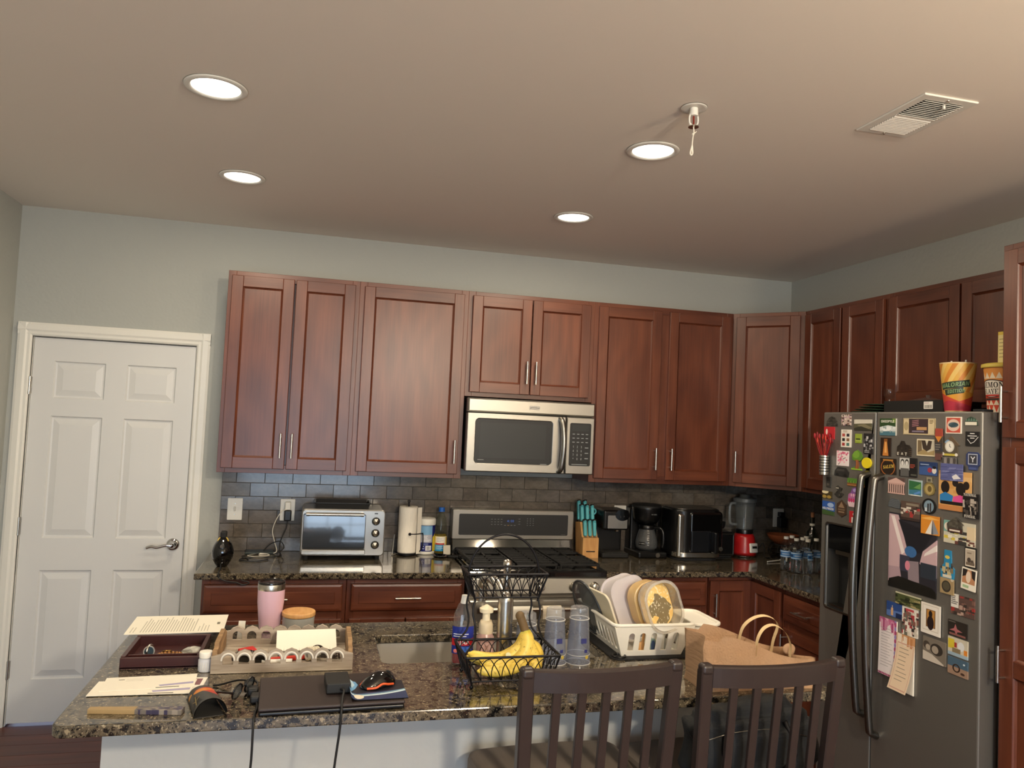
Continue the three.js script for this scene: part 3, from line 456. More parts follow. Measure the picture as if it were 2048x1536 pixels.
{
  const r = rrect(ISL.x1 - ISL.x0, ISL.z1 - ISL.z0, 0.03, (ISL.x0 + ISL.x1) / 2, -(ISL.z0 + ISL.z1) / 2);
  const g = ext(r, 0.03, 0.004, [rrect(SK.x1 - SK.x0, SK.z1 - SK.z0, 0.03, (SK.x0 + SK.x1) / 2, -(SK.z0 + SK.z1) / 2)]);
  solo('island_top', 'brown speckled granite island top with a sink cutout', 'countertop', uvm(at(g, 0, 0.884, 0, -Math.PI / 2), 0.6), MT.granite);
  const s = thing('sink', 'undermount stainless steel sink in the island', 'sink', [(SK.x0 + SK.x1) / 2, 0.69, (SK.z0 + SK.z1) / 2]), w = SK.x1 - SK.x0 + 0.006, d = SK.z1 - SK.z0 + 0.006;
  mk('bowl', M(at(ext(rrect(w + 0.04, d + 0.04, 0.045), 0.19, 0, [rrect(w, d, 0.03)]), 0, 0.002, 0, -Math.PI / 2), at(ext(rrect(w + 0.04, d + 0.04, 0.045), 0.004, 0), 0, 0, 0, -Math.PI / 2)), MT.sinkSteel, s);
  mk('drain', C(0.045, 0.045, 0.006, 0, 0.006, 0), MT.chrome, s);
}
// ---------- things on the back counter ----------
const CT = 0.914;
{ // switch and sockets
  const s = thing('light_switch', 'white single toggle light switch on the backsplash', 'switch', [-1.2175, 1.147, 0.0105]);
  mk('plate', ext(rrect(0.08, 0.122, 0.004), 0.006, 0.002), MT.plate, s); mk('toggle', at(B(0.009, 0.022, 0.014, 0, 0, 0, 0.002), 0, 0.002, 0.009, 0.35), MT.plate, s);
  for (const y of [-0.03, 0.03]) mk('screw', at(C(0.003, 0.003, 0.002, 0, 0, 0, 10), 0, y, 0.0062, Math.PI / 2), MT.nickel, s);
  const outlet = (label, x, z = 0.0105) => { const o = thing('power_outlet', label, 'outlet', [x, 1.147, z]); mk('plate', ext(rrect(0.08, 0.122, 0.004), 0.006, 0.002), MT.plate, o); for (const y of [-0.02, 0.02]) mk('socket', M(ext(rrect(0.034, 0.03, 0.011), 0.003, 0.001).translate(0, y, 0.005)), MT.plate, o); return o; };
  outlet('white wall outlet above the tangled charging cables', -0.934);
  outlet('white wall outlet behind the coffee makers', 1.09);
  outlet('white wall outlet with a black adapter above the wooden bowl', 2.222);
  const ch = thing('phone_charger', 'small white plug in charger with its cable', 'charger', [-0.932, 1.172, 0.0165]);
  mk('block', RB(0.03, 0.045, 0.03, 0, 0, 0.017, 0.005), MT.plastic, ch);
  mk('cable', tube([[0, -0.018, 0.033], [-0.03, -0.03, 0.035], [-0.06, -0.08, 0.03], [-0.075, -0.14, 0.03], [-0.06, -0.2, 0.04], [-0.045, -0.245, 0.07], [-0.075, -0.255, 0.1], [-0.16, -0.255, 0.12], [-0.19, -0.255, 0.16], [-0.14, -0.255, 0.19], [-0.08, -0.255, 0.15], [-0.1, -0.252, 0.12], [-0.15, -0.252, 0.1]], 0.0024, 120), MT.cordWhite, ch);
  const pl = thing('power_adapter', 'black plug in power adapter with a dangling cord', 'adapter', [-0.93, 1.118, 0.0165]);
  mk('block', RB(0.04, 0.06, 0.035, 0, 0, 0.0195, 0.007), MT.black, pl);
  mk('cable', tube([[0, -0.028, 0.025], [-0.004, -0.07, 0.03], [-0.02, -0.11, 0.035], [-0.035, -0.16, 0.04], [-0.03, -0.198, 0.06], [-0.025, -0.201, 0.1], [-0.02, -0.2, 0.16], [-0.06, -0.2, 0.2], [-0.14, -0.2, 0.21], [-0.2, -0.2, 0.24], [-0.22, -0.2, 0.3], [-0.14, -0.2, 0.33], [-0.08, -0.2, 0.28]], 0.0029, 120), MT.cord, pl);
  const pa = thing('power_adapter', 'black box shaped adapter plugged in above the wooden bowl', 'adapter', [2.232, 1.13, 0.0165]);
  mk('block', M(RB(0.05, 0.07, 0.045, 0, -0.01, 0.0235, 0.006), RB(0.04, 0.03, 0.03, 0, 0.042, 0.016, 0.005)), MT.black, pa);
  mk('cable', tube([[0, -0.045, 0.03], [-0.004, -0.1, 0.032], [-0.01, -0.17, 0.03], [-0.02, -0.211, 0.036], [-0.04, -0.212, 0.04]], 0.003, 80), MT.cord, pa);
}
{ // black egg shaped appliance
  const o = thing('small_appliance', 'black egg shaped small appliance with a cord over the counter edge', 'appliance', [-1.222, CT, 0.46]);
  const pr = []; for (let i = 0; i <= 20; i++) { const t = i / 20; pr.push([0.05 * Math.pow(Math.sin(Math.PI * (0.1 + 0.86 * t)), 0.75) + 0.003, 0.148 * t]); } pr.unshift([0, 0]); pr.push([0, 0.149]);
  mk('body', sc(lathe(pr, 36), 1, 1, 1.15), MT.blackGloss, o); mk('handle_tab', RB(0.03, 0.034, 0.05, 0, 0.158, 0, 0.008), MT.rubber, o);
  mk('rim', at(clean(new THREE.TorusGeometry(0.024, 0.0035, 8, 24, Math.PI)), 0, 0.126, 0.02, -0.3), mat('#c8a94c', 0.35, 0.4), o);
  mk('front_panel', sc(S(0.022, 0, 0, 0), 0.9, 2.1, 0.5).translate(0, 0.085, 0.046), MT.black, o);
  mk('dial', at(C(0.009, 0.009, 0.004, 0, 0, 0, 16), 0, 0.108, 0.055, Math.PI / 2), MT.chrome, o);
  mk('cord', tube([[0, 0.02, 0.05], [0.004, 0.004, 0.1], [0.004, 0.004, 0.15], [0.006, 0.0042, 0.19], [0.012, -0.02, 0.196], [0.05, -0.036, 0.198], [0.09, -0.04, 0.2], [0.12, -0.052, 0.198], [0.15, -0.042, 0.197], [0.11, -0.03, 0.196]], 0.0032, 90), MT.cord, o);
}
solo('tablet', 'dark green tablet lying by the backsplash with charging cables', 'tablet', RB(0.15, 0.012, 0.1, 0, 0.006, 0, 0.004), mat('#17231f', 0.35), [-1.07, CT, 0.075], 0.06);
{
  const g = []; let p = [[-0.06, 0.01, -0.03], [-0.02, 0.05, -0.03], [0.03, 0.065, -0.02], [0.05, 0.03, 0.0], [0.0, 0.003, 0.03], [-0.06, 0.003, 0.02], [-0.12, 0.003, 0.06], [-0.16, 0.003, 0.09], [-0.13, 0.003, 0.16], [-0.12, 0.003, 0.2]];
  solo('charging_cable', 'looped black charging cable beside the green tablet', 'cable', tube(p, 0.0028, 110), MT.cord, [-0.99, CT, 0.1]);
}
{ // toaster oven
  const o = thing('toaster_oven', 'stainless toaster oven with a glass door and three dials', 'toaster oven', [-0.628, CT, 0.0]), W = 0.446, h = 0.252, D = 0.29, y = 0.022;
  mk('body', at(ext(rrect(W, h, 0.022), D - 0.03, 0.004), 0, y + h / 2, 0.03), MT.steel, o);
  mk('face', at(ext(rrect(W - 0.006, h - 0.008, 0.02), 0.012, 0.003, [rrect(0.325, 0.19, 0.004, -0.048, 0.003)]), 0, y + h / 2, D), MT.steel, o);
  mk('cavity', B(0.322, 0.187, 0.002, -0.048, y + h / 2 + 0.003, D + 0.002, 0), mat('#2b2a29', 0.5, 0.5), o);
  const dr = mk('glass_door', at(B(0.326, 0.176, 0.004, 0, 0, 0, 0.001), -0.048, y + h / 2 + 0.008, D + 0.009, -0.04), mat('#30343a', 0.09, 0, { clearcoat: 1, clearcoatRoughness: 0.04 }), o);
  mk('handle', M(rod([-0.2, y + 0.226, D + 0.035], [0.105, y + 0.226, D + 0.035], 0.0085, 14), B(0.012, 0.02, 0.03, -0.19, y + 0.226, D + 0.022), B(0.012, 0.02, 0.03, 0.095, y + 0.226, D + 0.022)), MT.nickel, dr);
  mk('lower_rail', B(0.335, 0.026, 0.02, -0.048, y + 0.024, D + 0.016, 0.003), MT.nickel, dr);
  mk('rack', M([0, 1, 2, 3].map((i) => rod([-0.2, y + 0.062 + i * 0.004, D + 0.0112], [0.105, y + 0.062 + i * 0.004, D + 0.0112], 0.001, 6))), MT.chrome, dr);
  for (const yy of [0.19, 0.126, 0.062]) { const k = mk('dial', at(lathe([[0, 0], [0.02, 0], [0.02, 0.004], [0.016, 0.006], [0.015, 0.02], [0, 0.022]], 26), 0.172, y + yy, D + 0.011, Math.PI / 2), MT.nickel, o); mk('dial_ring', at(clean(new THREE.TorusGeometry(0.02, 0.0025, 8, 28)), 0.172, y + yy, D + 0.014), MT.black, k); }
  mk('indicator', B(0.018, 0.006, 0.002, 0.172, y + 0.232, D + 0.0125, 0.0005), MT.black, o);
  for (const x of [-0.19, 0.19]) for (const z of [0.06, 0.255]) mk('foot', C(0.014, 0.012, 0.026, x, 0.013, z, 14), MT.rubber, o);
  const t = thing('baking_tray', 'black baking tray on top of the toaster oven', 'tray', [-0.635, CT + y + h, 0.15]);
  mk('pan', M(B(0.27, 0.003, 0.17, 0, 0.0015, 0, 0), at(B(0.28, 0.03, 0.003, 0, 0, 0, 0.001), 0, 0.013, 0.093, 0.4), at(B(0.28, 0.03, 0.003, 0, 0, 0, 0.001), 0, 0.013, -0.093, -0.4), at(B(0.003, 0.03, 0.18, 0, 0, 0, 0.001), -0.141, 0.013, 0, 0, 0, 0.4), at(B(0.003, 0.03, 0.18, 0, 0, 0, 0.001), 0.141, 0.013, 0, 0, 0, -0.4)), MT.blackMatte, t);
  mk('rim', at(ext(rrect(0.31, 0.215, 0.02), 0.003, 0.001, [rrect(0.292, 0.198, 0.014)]), 0, 0.026, 0, -Math.PI / 2), MT.black, t);
}
{ // paper towels
  const o = thing('paper_towel_holder', 'paper towel roll on a dark metal upright holder', 'paper towels', [-0.258, CT, 0.115]);
  mk('roll', M(lathe([[0.018, 0.012], [0.054, 0.012], [0.0545, 0.02], [0.0545, 0.27], [0.051, 0.277], [0.018, 0.277]], 40)), mat('#efe8da', 0.95, 0, { bumpMap: TX.paint, bumpScale: 0.001 }), o);
  mk('loose_sheet', at(B(0.03, 0.264, 0.0015, 0, 0, 0, 0), 0.062, 0.142, 0.03, 0, 0.6), mat('#ece5d6', 0.95), o);
  mk('holder', M(C(0.06, 0.06, 0.006, 0, 0.007, 0), rod([0, 0.005, 0], [0, 0.3, 0], 0.005), tube([[0, 0.296, 0], [0.006, 0.306, 0], [0, 0.312, 0], [-0.006, 0.306, 0], [0, 0.298, 0]], 0.003, 20), ...[0, 1, 2].map((i) => S(0.007, 0.05 * Math.cos(i * 2.1 + 0.6), 0.006, 0.05 * Math.sin(i * 2.1 + 0.6), 12, 8))), MT.wire, o);
  mk('side_arm', M(tube([[0.06, 0.006, 0.02], [0.085, 0.05, 0.03], [0.085, 0.12, 0.035], [0.075, 0.128, 0.05], [0.04, 0.126, 0.062], [0.012, 0.126, 0.064]], 0.003, 40), S(0.0085, 0.006, 0.126, 0.066, 14, 10)), MT.wire, o);
  mk('tension_rod', M(rod([-0.085, 0.004, 0.03], [-0.078, 0.12, 0.03], 0.003), S(0.0055, -0.086, 0.006, 0.03, 10, 8), rod([-0.085, 0.006, 0.03], [-0.05, 0.006, 0.01], 0.003)), MT.nickel, o);
}
{ // wipes canister
  const cell = SH.draw((g) => { fr(g, '#141f6e'); fr(g, '#e9cf1a', 72, 30, 28, 70); po(g, '#141f6e', 70, 0, 100, 0, 100, 28, 70, 46); fr(g, '#7fb1d8', 8, 2, 60, 34); fr(g, '#b9bac6', 8, 36, 60, 30); scrib(g, '#ffffff', 12, 40, 50, 5, 5, 1.6); scrib(g, '#8fa0d0', 14, 70, 50, 2, 4, 1.4); fr(g, '#fff', 34, 78, 30, 18); for (let i = 0; i < 12; i++) fr(g, '#555', 37 + i * 2.1, 80, 0.5 + hash(i, 1, 1) * 1.1, 14); g.strokeStyle = '#dfe6ff'; g.lineWidth = 2; g.beginPath(); g.arc(23, 85, 5, 0.3, 5.6); g.stroke(); });
  const o = thing('wipes_canister', 'cleaning wipes canister with blue and yellow label and white lid', 'canister', [-0.145, CT, 0.075]);
  mk('body', lathe([[0, 0], [0.05, 0], [0.053, 0.004], [0.053, 0.012], [0.0515, 0.02], [0.0515, 0.165], [0.053, 0.172], [0, 0.174]], 40), MT.plastic, o);
  mk('label', wrap(0.0522, 0.0522, 0.15, cell, -0.9, 1.35, 0.094), SH.mat, o);
  mk('lid', lathe([[0.0535, 0.17], [0.055, 0.174], [0.0545, 0.198], [0.05, 0.208], [0, 0.21]], 40), MT.plastic, o);
}
{ // oil bottle
  const cell = SH.draw((g) => { fr(g, '#e9d9a0'); fr(g, '#f6f1e4', 14, 4, 60, 42); fr(g, '#1f92c8', 6, 58, 76, 42); fr(g, '#c2202c', 10, 47, 60, 10); scrib(g, '#8d97ad', 20, 12, 46, 4, 8, 2); fr(g, '#e9b52c', 84, 6, 12, 90); scrib(g, '#ffffff', 12, 66, 60, 4, 7, 1.5); });
  const o = thing('oil_bottle', 'clear cooking oil bottle with a blue cap and pale oil', 'bottle', [-0.058, CT, 0.075]);
  const pr = [[0, 0.002], [0.03, 0.002], [0.036, 0.012], [0.036, 0.115], [0.034, 0.125], [0.036, 0.14], [0.032, 0.155], [0.034, 0.172], [0.03, 0.19], [0.031, 0.2], [0.018, 0.232], [0.013, 0.24], [0.013, 0.252]];
  mk('bottle', lathe(pr, 32), mat('#eef2ee', 0.05, 0, { transmission: 1, thickness: 0, ior: 1.4 }), o);
  mk('oil', lathe([[0, 0.004], [0.034, 0.006], [0.0345, 0.112], [0, 0.114]], 28), mat('#c9a83a', 0.1, 0, { transmission: 0.7, thickness: 0.02, ior: 1.45 }), o);
  mk('label', wrap(0.0366, 0.0366, 0.085, cell, -1.3, 1.3, 0.062), SH.mat, o);
  mk('cap', M(C(0.0175, 0.018, 0.024, 0, 0.258, 0, 24), C(0.0195, 0.0195, 0.004, 0, 0.247, 0, 24)), mat('#1a5fb8', 0.4), o);
  const sp = thing('spoon_rest', 'glossy black spoon rest beside the range', 'spoon rest', [-0.075, CT, 0.2], -0.5);
  mk('dish', sc(lathe([[0, 0.002], [0.03, 0.002], [0.045, 0.012], [0.047, 0.012], [0.032, 0], [0, 0]], 30), 1.1, 1, 1), MT.blackGloss, sp); mk('handle', M(sc(C(0.01, 0.014, 0.07, 0, 0, 0, 16), 1, 1, 0.5).rotateZ(Math.PI / 2).translate(0.075, 0.008, 0)), MT.blackGloss, sp);
  const pk = solo('tea_packet', 'small white paper packet leaning on the oil bottle', 'packet', at(B(0.045, 0.055, 0.006, 0, 0.0275, 0, 0.002), 0, 0, 0, -0.12), mat('#d9d2c2', 0.8), [-0.012 - 0.012, CT + 0.0005, 0.125], 0.3);
}
{ // knife block
  const o = thing('knife_block', 'light wooden knife block full of teal handled knives', 'knife block', [0.828, CT, 0.16]);
  // side profile (z forward, y up), extruded over the width
  const prof = [[-0.07, 0.0], [0.055, 0.0], [0.055, 0.118], [0.03, 0.122], [-0.01, 0.205], [-0.1, 0.195]];
  mk('block', uvm(ext(prof.map(([z, y]) => [-z, y]), 0.1, 0.002).rotateY(-Math.PI / 2).rotateY(Math.PI).translate(-0.05, 0, 0), 0.3), MT.oak, o);
  mk('slot', B(0.055, 0.006, 0.002, 0, 0.038, 0.0555, 0.0005), MT.black, o);
  const knife = (x, y, z, len, t) => { const k = thing('kitchen_knife', t, 'knife', [0, 0, 0], 0, 'teal handled knives in the block'); const g = new THREE.Group(); k.position.set(0.828 + x, CT + y, 0.16 + z); k.rotation.x = -0.2; mk('handle', M(RB(0.021, len, 0.028, 0, len / 2, 0, 0.007), sc(S(0.0125, 0, 0, 0, 14, 10), 0.85, 0.9, 1.2).translate(0, len, 0.004)), MT.teal, k); mk('bolster', B(0.012, 0.014, 0.026, 0, -0.002, 0, 0.003), MT.darkSteel, k); mk('end_cap', RB(0.0215, 0.012, 0.03, 0, len + 0.008, 0.002, 0.005), MT.black, k); };
  const L = 'teal handled knife in the wooden block';
  const S3 = [', range side', ', centre', ', coffee machine side'];
  for (let i = 0; i < 3; i++) knife(-0.03 + i * 0.03, 0.125, 0.032, 0.088, L + ', lowest row' + S3[i]);
  for (let i = 0; i < 3; i++) knife(-0.034 + i * 0.033, 0.208, -0.02, 0.09, L + ', middle row' + S3[i]);
  for (let i = 0; i < 2; i++) knife(-0.038 + i * 0.04, 0.21, -0.065, 0.11, L + ', tall back row' + S3[i]);
  const s = thing('kitchen_scissors', 'teal handled scissors in the knife block', 'scissors', [0.828 + 0.035, CT + 0.205, 0.16 - 0.06]); mk('loops', M(at(clean(new THREE.TorusGeometry(0.016, 0.005, 8, 20)), -0.014, 0.05, 0), at(clean(new THREE.TorusGeometry(0.016, 0.005, 8, 20)), 0.016, 0.058, 0), rod([-0.008, 0.034, 0], [-0.002, -0.008, 0], 0.005), rod([0.01, 0.042, 0], [0.002, -0.008, 0], 0.005)), MT.teal, s);
}
{ // single serve coffee machine
  const o = thing('coffee_machine', 'black single serve coffee machine with a silver front plate', 'coffee machine', [0.985, CT, 0.1]), w = 0.165;
  mk('body', M(RB(w, 0.12, 0.2, 0, 0.226, 0.02, 0.014), RB(w, 0.2, 0.09, 0, 0.11, -0.04, 0.01)), MT.black, o);
  mk('drip_base', RB(w + 0.006, 0.03, 0.22, 0, 0.0155, 0.015, 0.008), MT.blackMatte, o);
  mk('front_plate', card(0.125, 0.078, 0.004, [0, 0, 0.001, 0.001], 0.006).translate(0.006, 0.216, 0.119), MT.nickel, o);
  mk('dark_panel', at(sc(C(0.046, 0.046, 0.008, 0, 0, 0, 30), 1, 1, 0.75), 0.036, 0.258, 0.121, Math.PI / 2), MT.blackGloss, o);
  for (const [x, y] of [[0.0, 0.262], [0.02, 0.248], [0.045, 0.25]]) mk('button', at(C(0.005, 0.005, 0.004, 0, 0, 0, 12), x, y, 0.1262, Math.PI / 2), MT.rubber, o);
  mk('spout', C(0.016, 0.012, 0.02, 0.02, 0.165, 0.08, 18), MT.chrome, o);
  mk('drip_grate', B(w - 0.02, 0.003, 0.1, 0, 0.032, 0.065, 0.001), MT.darkSteel, o);
}
{ // drip coffee maker
  const o = thing('coffee_maker', 'black drip coffee maker with a glass carafe', 'coffee maker', [1.222, CT, 0.12]);
  mk('base', RB(0.19, 0.038, 0.24, 0, 0.02, 0, 0.012), MT.black, o);
  mk('tower', RB(0.185, 0.28, 0.085, 0, 0.15, -0.072, 0.014), MT.black, o);
  mk('head', M(lathe([[0, 0.205], [0.062, 0.2], [0.083, 0.23], [0.09, 0.29], [0.09, 0.306], [0.084, 0.312], [0, 0.314]], 40)), MT.black, o);
  mk('lid', M(lathe([[0.092, 0.3], [0.094, 0.306], [0.088, 0.318], [0, 0.32]], 40)), MT.blackMatte, o);
  const lg = SH.draw((g) => { fr(g, '#0b0b0c'); tx(g, '#d9d9d9', 'Mr. Coffee', 50, 50, 26, 'serif', 'italic bold', 92); });
  mk('logo', at(card(0.04, 0.013, 0.001, lg, 0.001), 0.012, 0.262, 0.0875, -0.12, 0.13), SH.mat, o);
  mk('switch', at(C(0.014, 0.014, 0.004, 0, 0, 0, 20), 0.03, 0.021, 0.1205, Math.PI / 2), MT.nickel, o);
  const p = thing('glass_carafe', 'glass coffee carafe with a black handle on the drip coffee maker', 'carafe', [1.222, CT + 0.04, 0.135], -0.45);
  mk('glass', lathe([[0, 0.0], [0.052, 0.0], [0.067, 0.02], [0.068, 0.05], [0.055, 0.1], [0.043, 0.13], [0.046, 0.142]], 40), mat('#d8dadb', 0.03, 0, { transmission: 0.9, thickness: 0 }), p);
  mk('band', lathe([[0.046, 0.126], [0.049, 0.128], [0.05, 0.148], [0.04, 0.156], [0, 0.157]], 36), MT.black, p);
  mk('handle', tube([[0.047, 0.138, 0.012], [0.085, 0.136, 0.03], [0.1, 0.11, 0.036], [0.103, 0.06, 0.038], [0.098, 0.024, 0.036]], 0.0095, 40, 10), MT.black, p);
  mk('logo', wrap(0.069, 0.069, 0.018, lg, -0.7, -0.1, 0.042, 10), SH.mat, p);
  mk('scale', M(...[0, 1, 2, 3, 4, 5].map((i) => at(B(0.012, 0.0015, 0.001, 0, 0, 0, 0), 0.012, 0.035 + i * 0.014, 0.0675 - i * 0.0035, -0.2))), MT.white, p);
}
{ // air fryer
  const o = thing('air_fryer', 'tall black air fryer with a steel band and pull out basket', 'air fryer', [1.487, CT, 0.185]), R = 0.15;
  const s = rrect(0.315, 0.27, 0.075);
  mk('body', at(ext(s, 0.295, 0.012), 0, 0.014, 0, -Math.PI / 2), MT.black, o); mk('base', at(ext(rrect(0.29, 0.25, 0.07), 0.016, 0.003), 0, 0, 0, -Math.PI / 2), MT.rubber, o);
  mk('top_ring', at(ext(rrect(0.29, 0.245, 0.068), 0.006, 0.002), 0, 0.306, 0, -Math.PI / 2), MT.darkSteel, o);
  mk('steel_band', M(at(ext(rrect(0.31, 0.292, 0.07), 0.03, 0.004), 0, 0.022, 0, -Math.PI / 2), RB(0.05, 0.268, 0.05, -0.118, 0.15, 0.108, 0.016)), MT.nickel, o);
  mk('drawer', M(RB(0.23, 0.255, 0.05, 0.04, 0.172, 0.118, 0.024)), MT.blackGloss, o);
  mk('window', RB(0.12, 0.13, 0.012, 0.0, 0.118, 0.142, 0.006), mat('#14161a', 0.25), o);
  mk('handle', M(RB(0.026, 0.13, 0.05, 0.085, 0.115, 0.165, 0.009), rod([0.075, 0.06, 0.193], [0.075, 0.17, 0.193], 0.0025)), MT.black, o);
  mk('dial', M(at(C(0.013, 0.013, 0.006, 0, 0, 0, 24), 0.138, 0.075, 0.143, Math.PI / 2)), MT.nickel, o);
}
{ // dark box toaster behind the blender
  const o = thing('toaster', 'dark two slot toaster half hidden behind the air fryer', 'toaster', [1.715, CT, 0.12]);
  mk('body', RB(0.15, 0.15, 0.17, 0, 0.085, 0, 0.016), MT.black, o); mk('trim_frame', at(ext(rrect(0.14, 0.135, 0.006), 0.004, 0.001, [rrect(0.128, 0.12, 0.004)]), 0.0, 0.085, 0.084), MT.darkSteel, o);
  mk('lever', RB(0.035, 0.012, 0.03, -0.04, 0.168, 0.06, 0.004), MT.nickel, o); mk('foot', B(0.13, 0.012, 0.14, 0, 0.006, 0, 0.002), MT.rubber, o);
  const p = thing('saucepan', 'small black pan standing on the toaster', 'pan', [1.715, CT + 0.174, 0.1]);
  mk('pan', lathe([[0, 0], [0.05, 0], [0.056, 0.01], [0.06, 0.04], [0.058, 0.04], [0.052, 0.006], [0, 0.004]], 32), MT.iron, p); mk('handle', at(B(0.1, 0.01, 0.018, 0, 0, 0, 0.004), -0.02, 0.05, 0.04, 0, 0.3), MT.black, p);
}
{ // blender
  const o = thing('blender', 'red blender with a tall clear jar', 'blender', [1.9, CT, 0.13]);
  mk('base', M(lathe([[0, 0.012], [0.078, 0.012], [0.08, 0.03], [0.066, 0.125], [0.055, 0.145], [0, 0.148]], 40)), MT.red, o);
  mk('foot', lathe([[0, 0], [0.08, 0], [0.082, 0.012], [0, 0.014]], 40), MT.nickel, o);
  mk('button_panel', at(RB(0.075, 0.06, 0.014, 0, 0, 0, 0.006), 0.03, 0.06, 0.066, -0.14, 0.4), MT.plate, o);
  mk('button_row', at(B(0.05, 0.014, 0.004, 0, 0, 0, 0.001), 0.033, 0.066, 0.0735, -0.14, 0.4), MT.darkSteel, o);
  mk('jar', lathe([[0.044, 0.148], [0.048, 0.16], [0.06, 0.3], [0.068, 0.345], [0.07, 0.352]], 36), mat('#dfe3e2', 0.06, 0, { transmission: 0.92, thickness: 0 }), o);
  mk('collar', lathe([[0.054, 0.146], [0.055, 0.17], [0.047, 0.174]], 30), MT.black, o);
  mk('lid', M(lathe([[0.073, 0.346], [0.074, 0.366], [0.068, 0.372], [0.035, 0.374], [0.033, 0.392], [0, 0.394]], 36)), mat('#5d605f', 0.4), o);
  mk('jar_handle', tube([[-0.066, 0.335, 0], [-0.1, 0.33, 0], [-0.108, 0.28, 0], [-0.1, 0.21, 0], [-0.056, 0.2, 0]], 0.009, 36, 8), mat('#cfd3d2', 0.1, 0, { transmission: 0.8, thickness: 0 }), o);
  mk('cord', tube([[0.078, 0.004, 0], [0.11, 0.05, 0.0], [0.13, 0.085, 0.01], [0.138, 0.05, 0.02], [0.125, 0.02, 0.04], [0.12, 0.004, 0.06], [0.13, 0.004, 0.09], [0.1, 0.004, 0.11]], 0.0032, 80), MT.cord, o);
}
{ // bowl with odds and ends, wire basket, bottles
  const o = thing('wooden_bowl', 'terracotta coloured wooden bowl in the back corner of the counter', 'bowl', [2.13, CT + 0.092, 0.21]);
  mk('bowl', lathe([[0, 0.0], [0.05, 0.0], [0.085, 0.03], [0.1, 0.058], [0.096, 0.058], [0.08, 0.032], [0.046, 0.006], [0, 0.006]], 36), mat('#8a4a2a', 0.5), o);
  const k = thing('wire_stand', 'dark wire stand holding the wooden bowl', 'stand', [2.13, CT, 0.21]), g = [];
  for (let i = 0; i < 10; i++) { const a = i * 0.628; g.push(tube([[0.07 * Math.cos(a), 0.004, 0.07 * Math.sin(a)], [0.088 * Math.cos(a), 0.045, 0.088 * Math.sin(a)], [0.072 * Math.cos(a), 0.088, 0.072 * Math.sin(a)]], 0.0022, 12, 6)); }
  for (const [r, y] of [[0.07, 0.004], [0.088, 0.045], [0.072, 0.088]]) g.push(at(clean(new THREE.TorusGeometry(r, 0.003, 6, 30)), 0, y, 0, Math.PI / 2)); mk('frame', M(g), MT.wire, k);
  const sp = solo('serving_spoon', 'pale long handled spoon lying by the wire stand', 'spoon', M(sc(S(0.02, 0, 0, 0), 1.5, 0.4, 1).translate(0.06, 0.008, 0), rod([0.04, 0.009, 0], [-0.08, 0.006, 0.01], 0.004)), MT.plastic, [2.0, CT, 0.34], 0.2);
  const w = thing('wine_bottle', 'dark wine bottle with a cork beside the refrigerator', 'bottle', [2.165, CT, 0.46]);
  mk('bottle', lathe([[0, 0], [0.036, 0], [0.038, 0.005], [0.038, 0.175], [0.033, 0.2], [0.016, 0.228], [0.0145, 0.25], [0.0145, 0.292]], 32), mat('#12160f', 0.08, 0, { clearcoat: 1, clearcoatRoughness: 0.03 }), w);
  mk('collar', C(0.0155, 0.0155, 0.014, 0, 0.248, 0, 20), MT.plate, w); mk('cork', C(0.011, 0.01, 0.034, 0, 0.304, 0, 16), mat('#b07a56', 0.8), w);
  const cell = SH.draw((g) => { fr(g, '#3f7fc0'); fr(g, '#cfe2f0', 0, 8, 100, 12); fr(g, '#cfe2f0', 0, 80, 100, 12); scrib(g, '#dfe9f2', 26, 42, 60, 2, 12, 5); fr(g, '#1d3f70', 4, 34, 14, 34); });
  const proto = (x, z, i) => {
    const b = thing('water_bottle', 'small clear water bottle with a blue label in the pack by the refrigerator', 'water bottle', [x, CT, z], 0.4 * i, 'pack of water bottles');
    mk('bottle', lathe([[0, 0.002], [0.026, 0.002], [0.031, 0.008], [0.03, 0.03], [0.031, 0.045], [0.029, 0.06], [0.031, 0.075], [0.031, 0.12], [0.029, 0.135], [0.024, 0.158], [0.0135, 0.175], [0.0125, 0.186]], 28), mat('#ffffff', 0.05, 0, { transmission: 1, thickness: 0, ior: 1.35 }), b);
    mk('water', lathe([[0, 0.004], [0.029, 0.008], [0.0285, 0.06], [0.0295, 0.13], [0, 0.133]], 24), mat('#f4faff', 0.02, 0, { transmission: 1, thickness: 0.05, ior: 1.33 }), b);
    mk('label', wrap(0.0314, 0.0314, 0.038, cell, -2.2, 1.2, 0.101), SH.mat, b); mk('cap', C(0.014, 0.014, 0.014, 0, 0.19, 0, 20), MT.plate, b);
  };
  let i = 0; for (const [x, z] of [[1.88, 0.62], [1.9, 0.69], [1.945, 0.58], [1.965, 0.655], [1.95, 0.725], [2.02, 0.61], [2.03, 0.69]]) proto(x, z, i++);
}
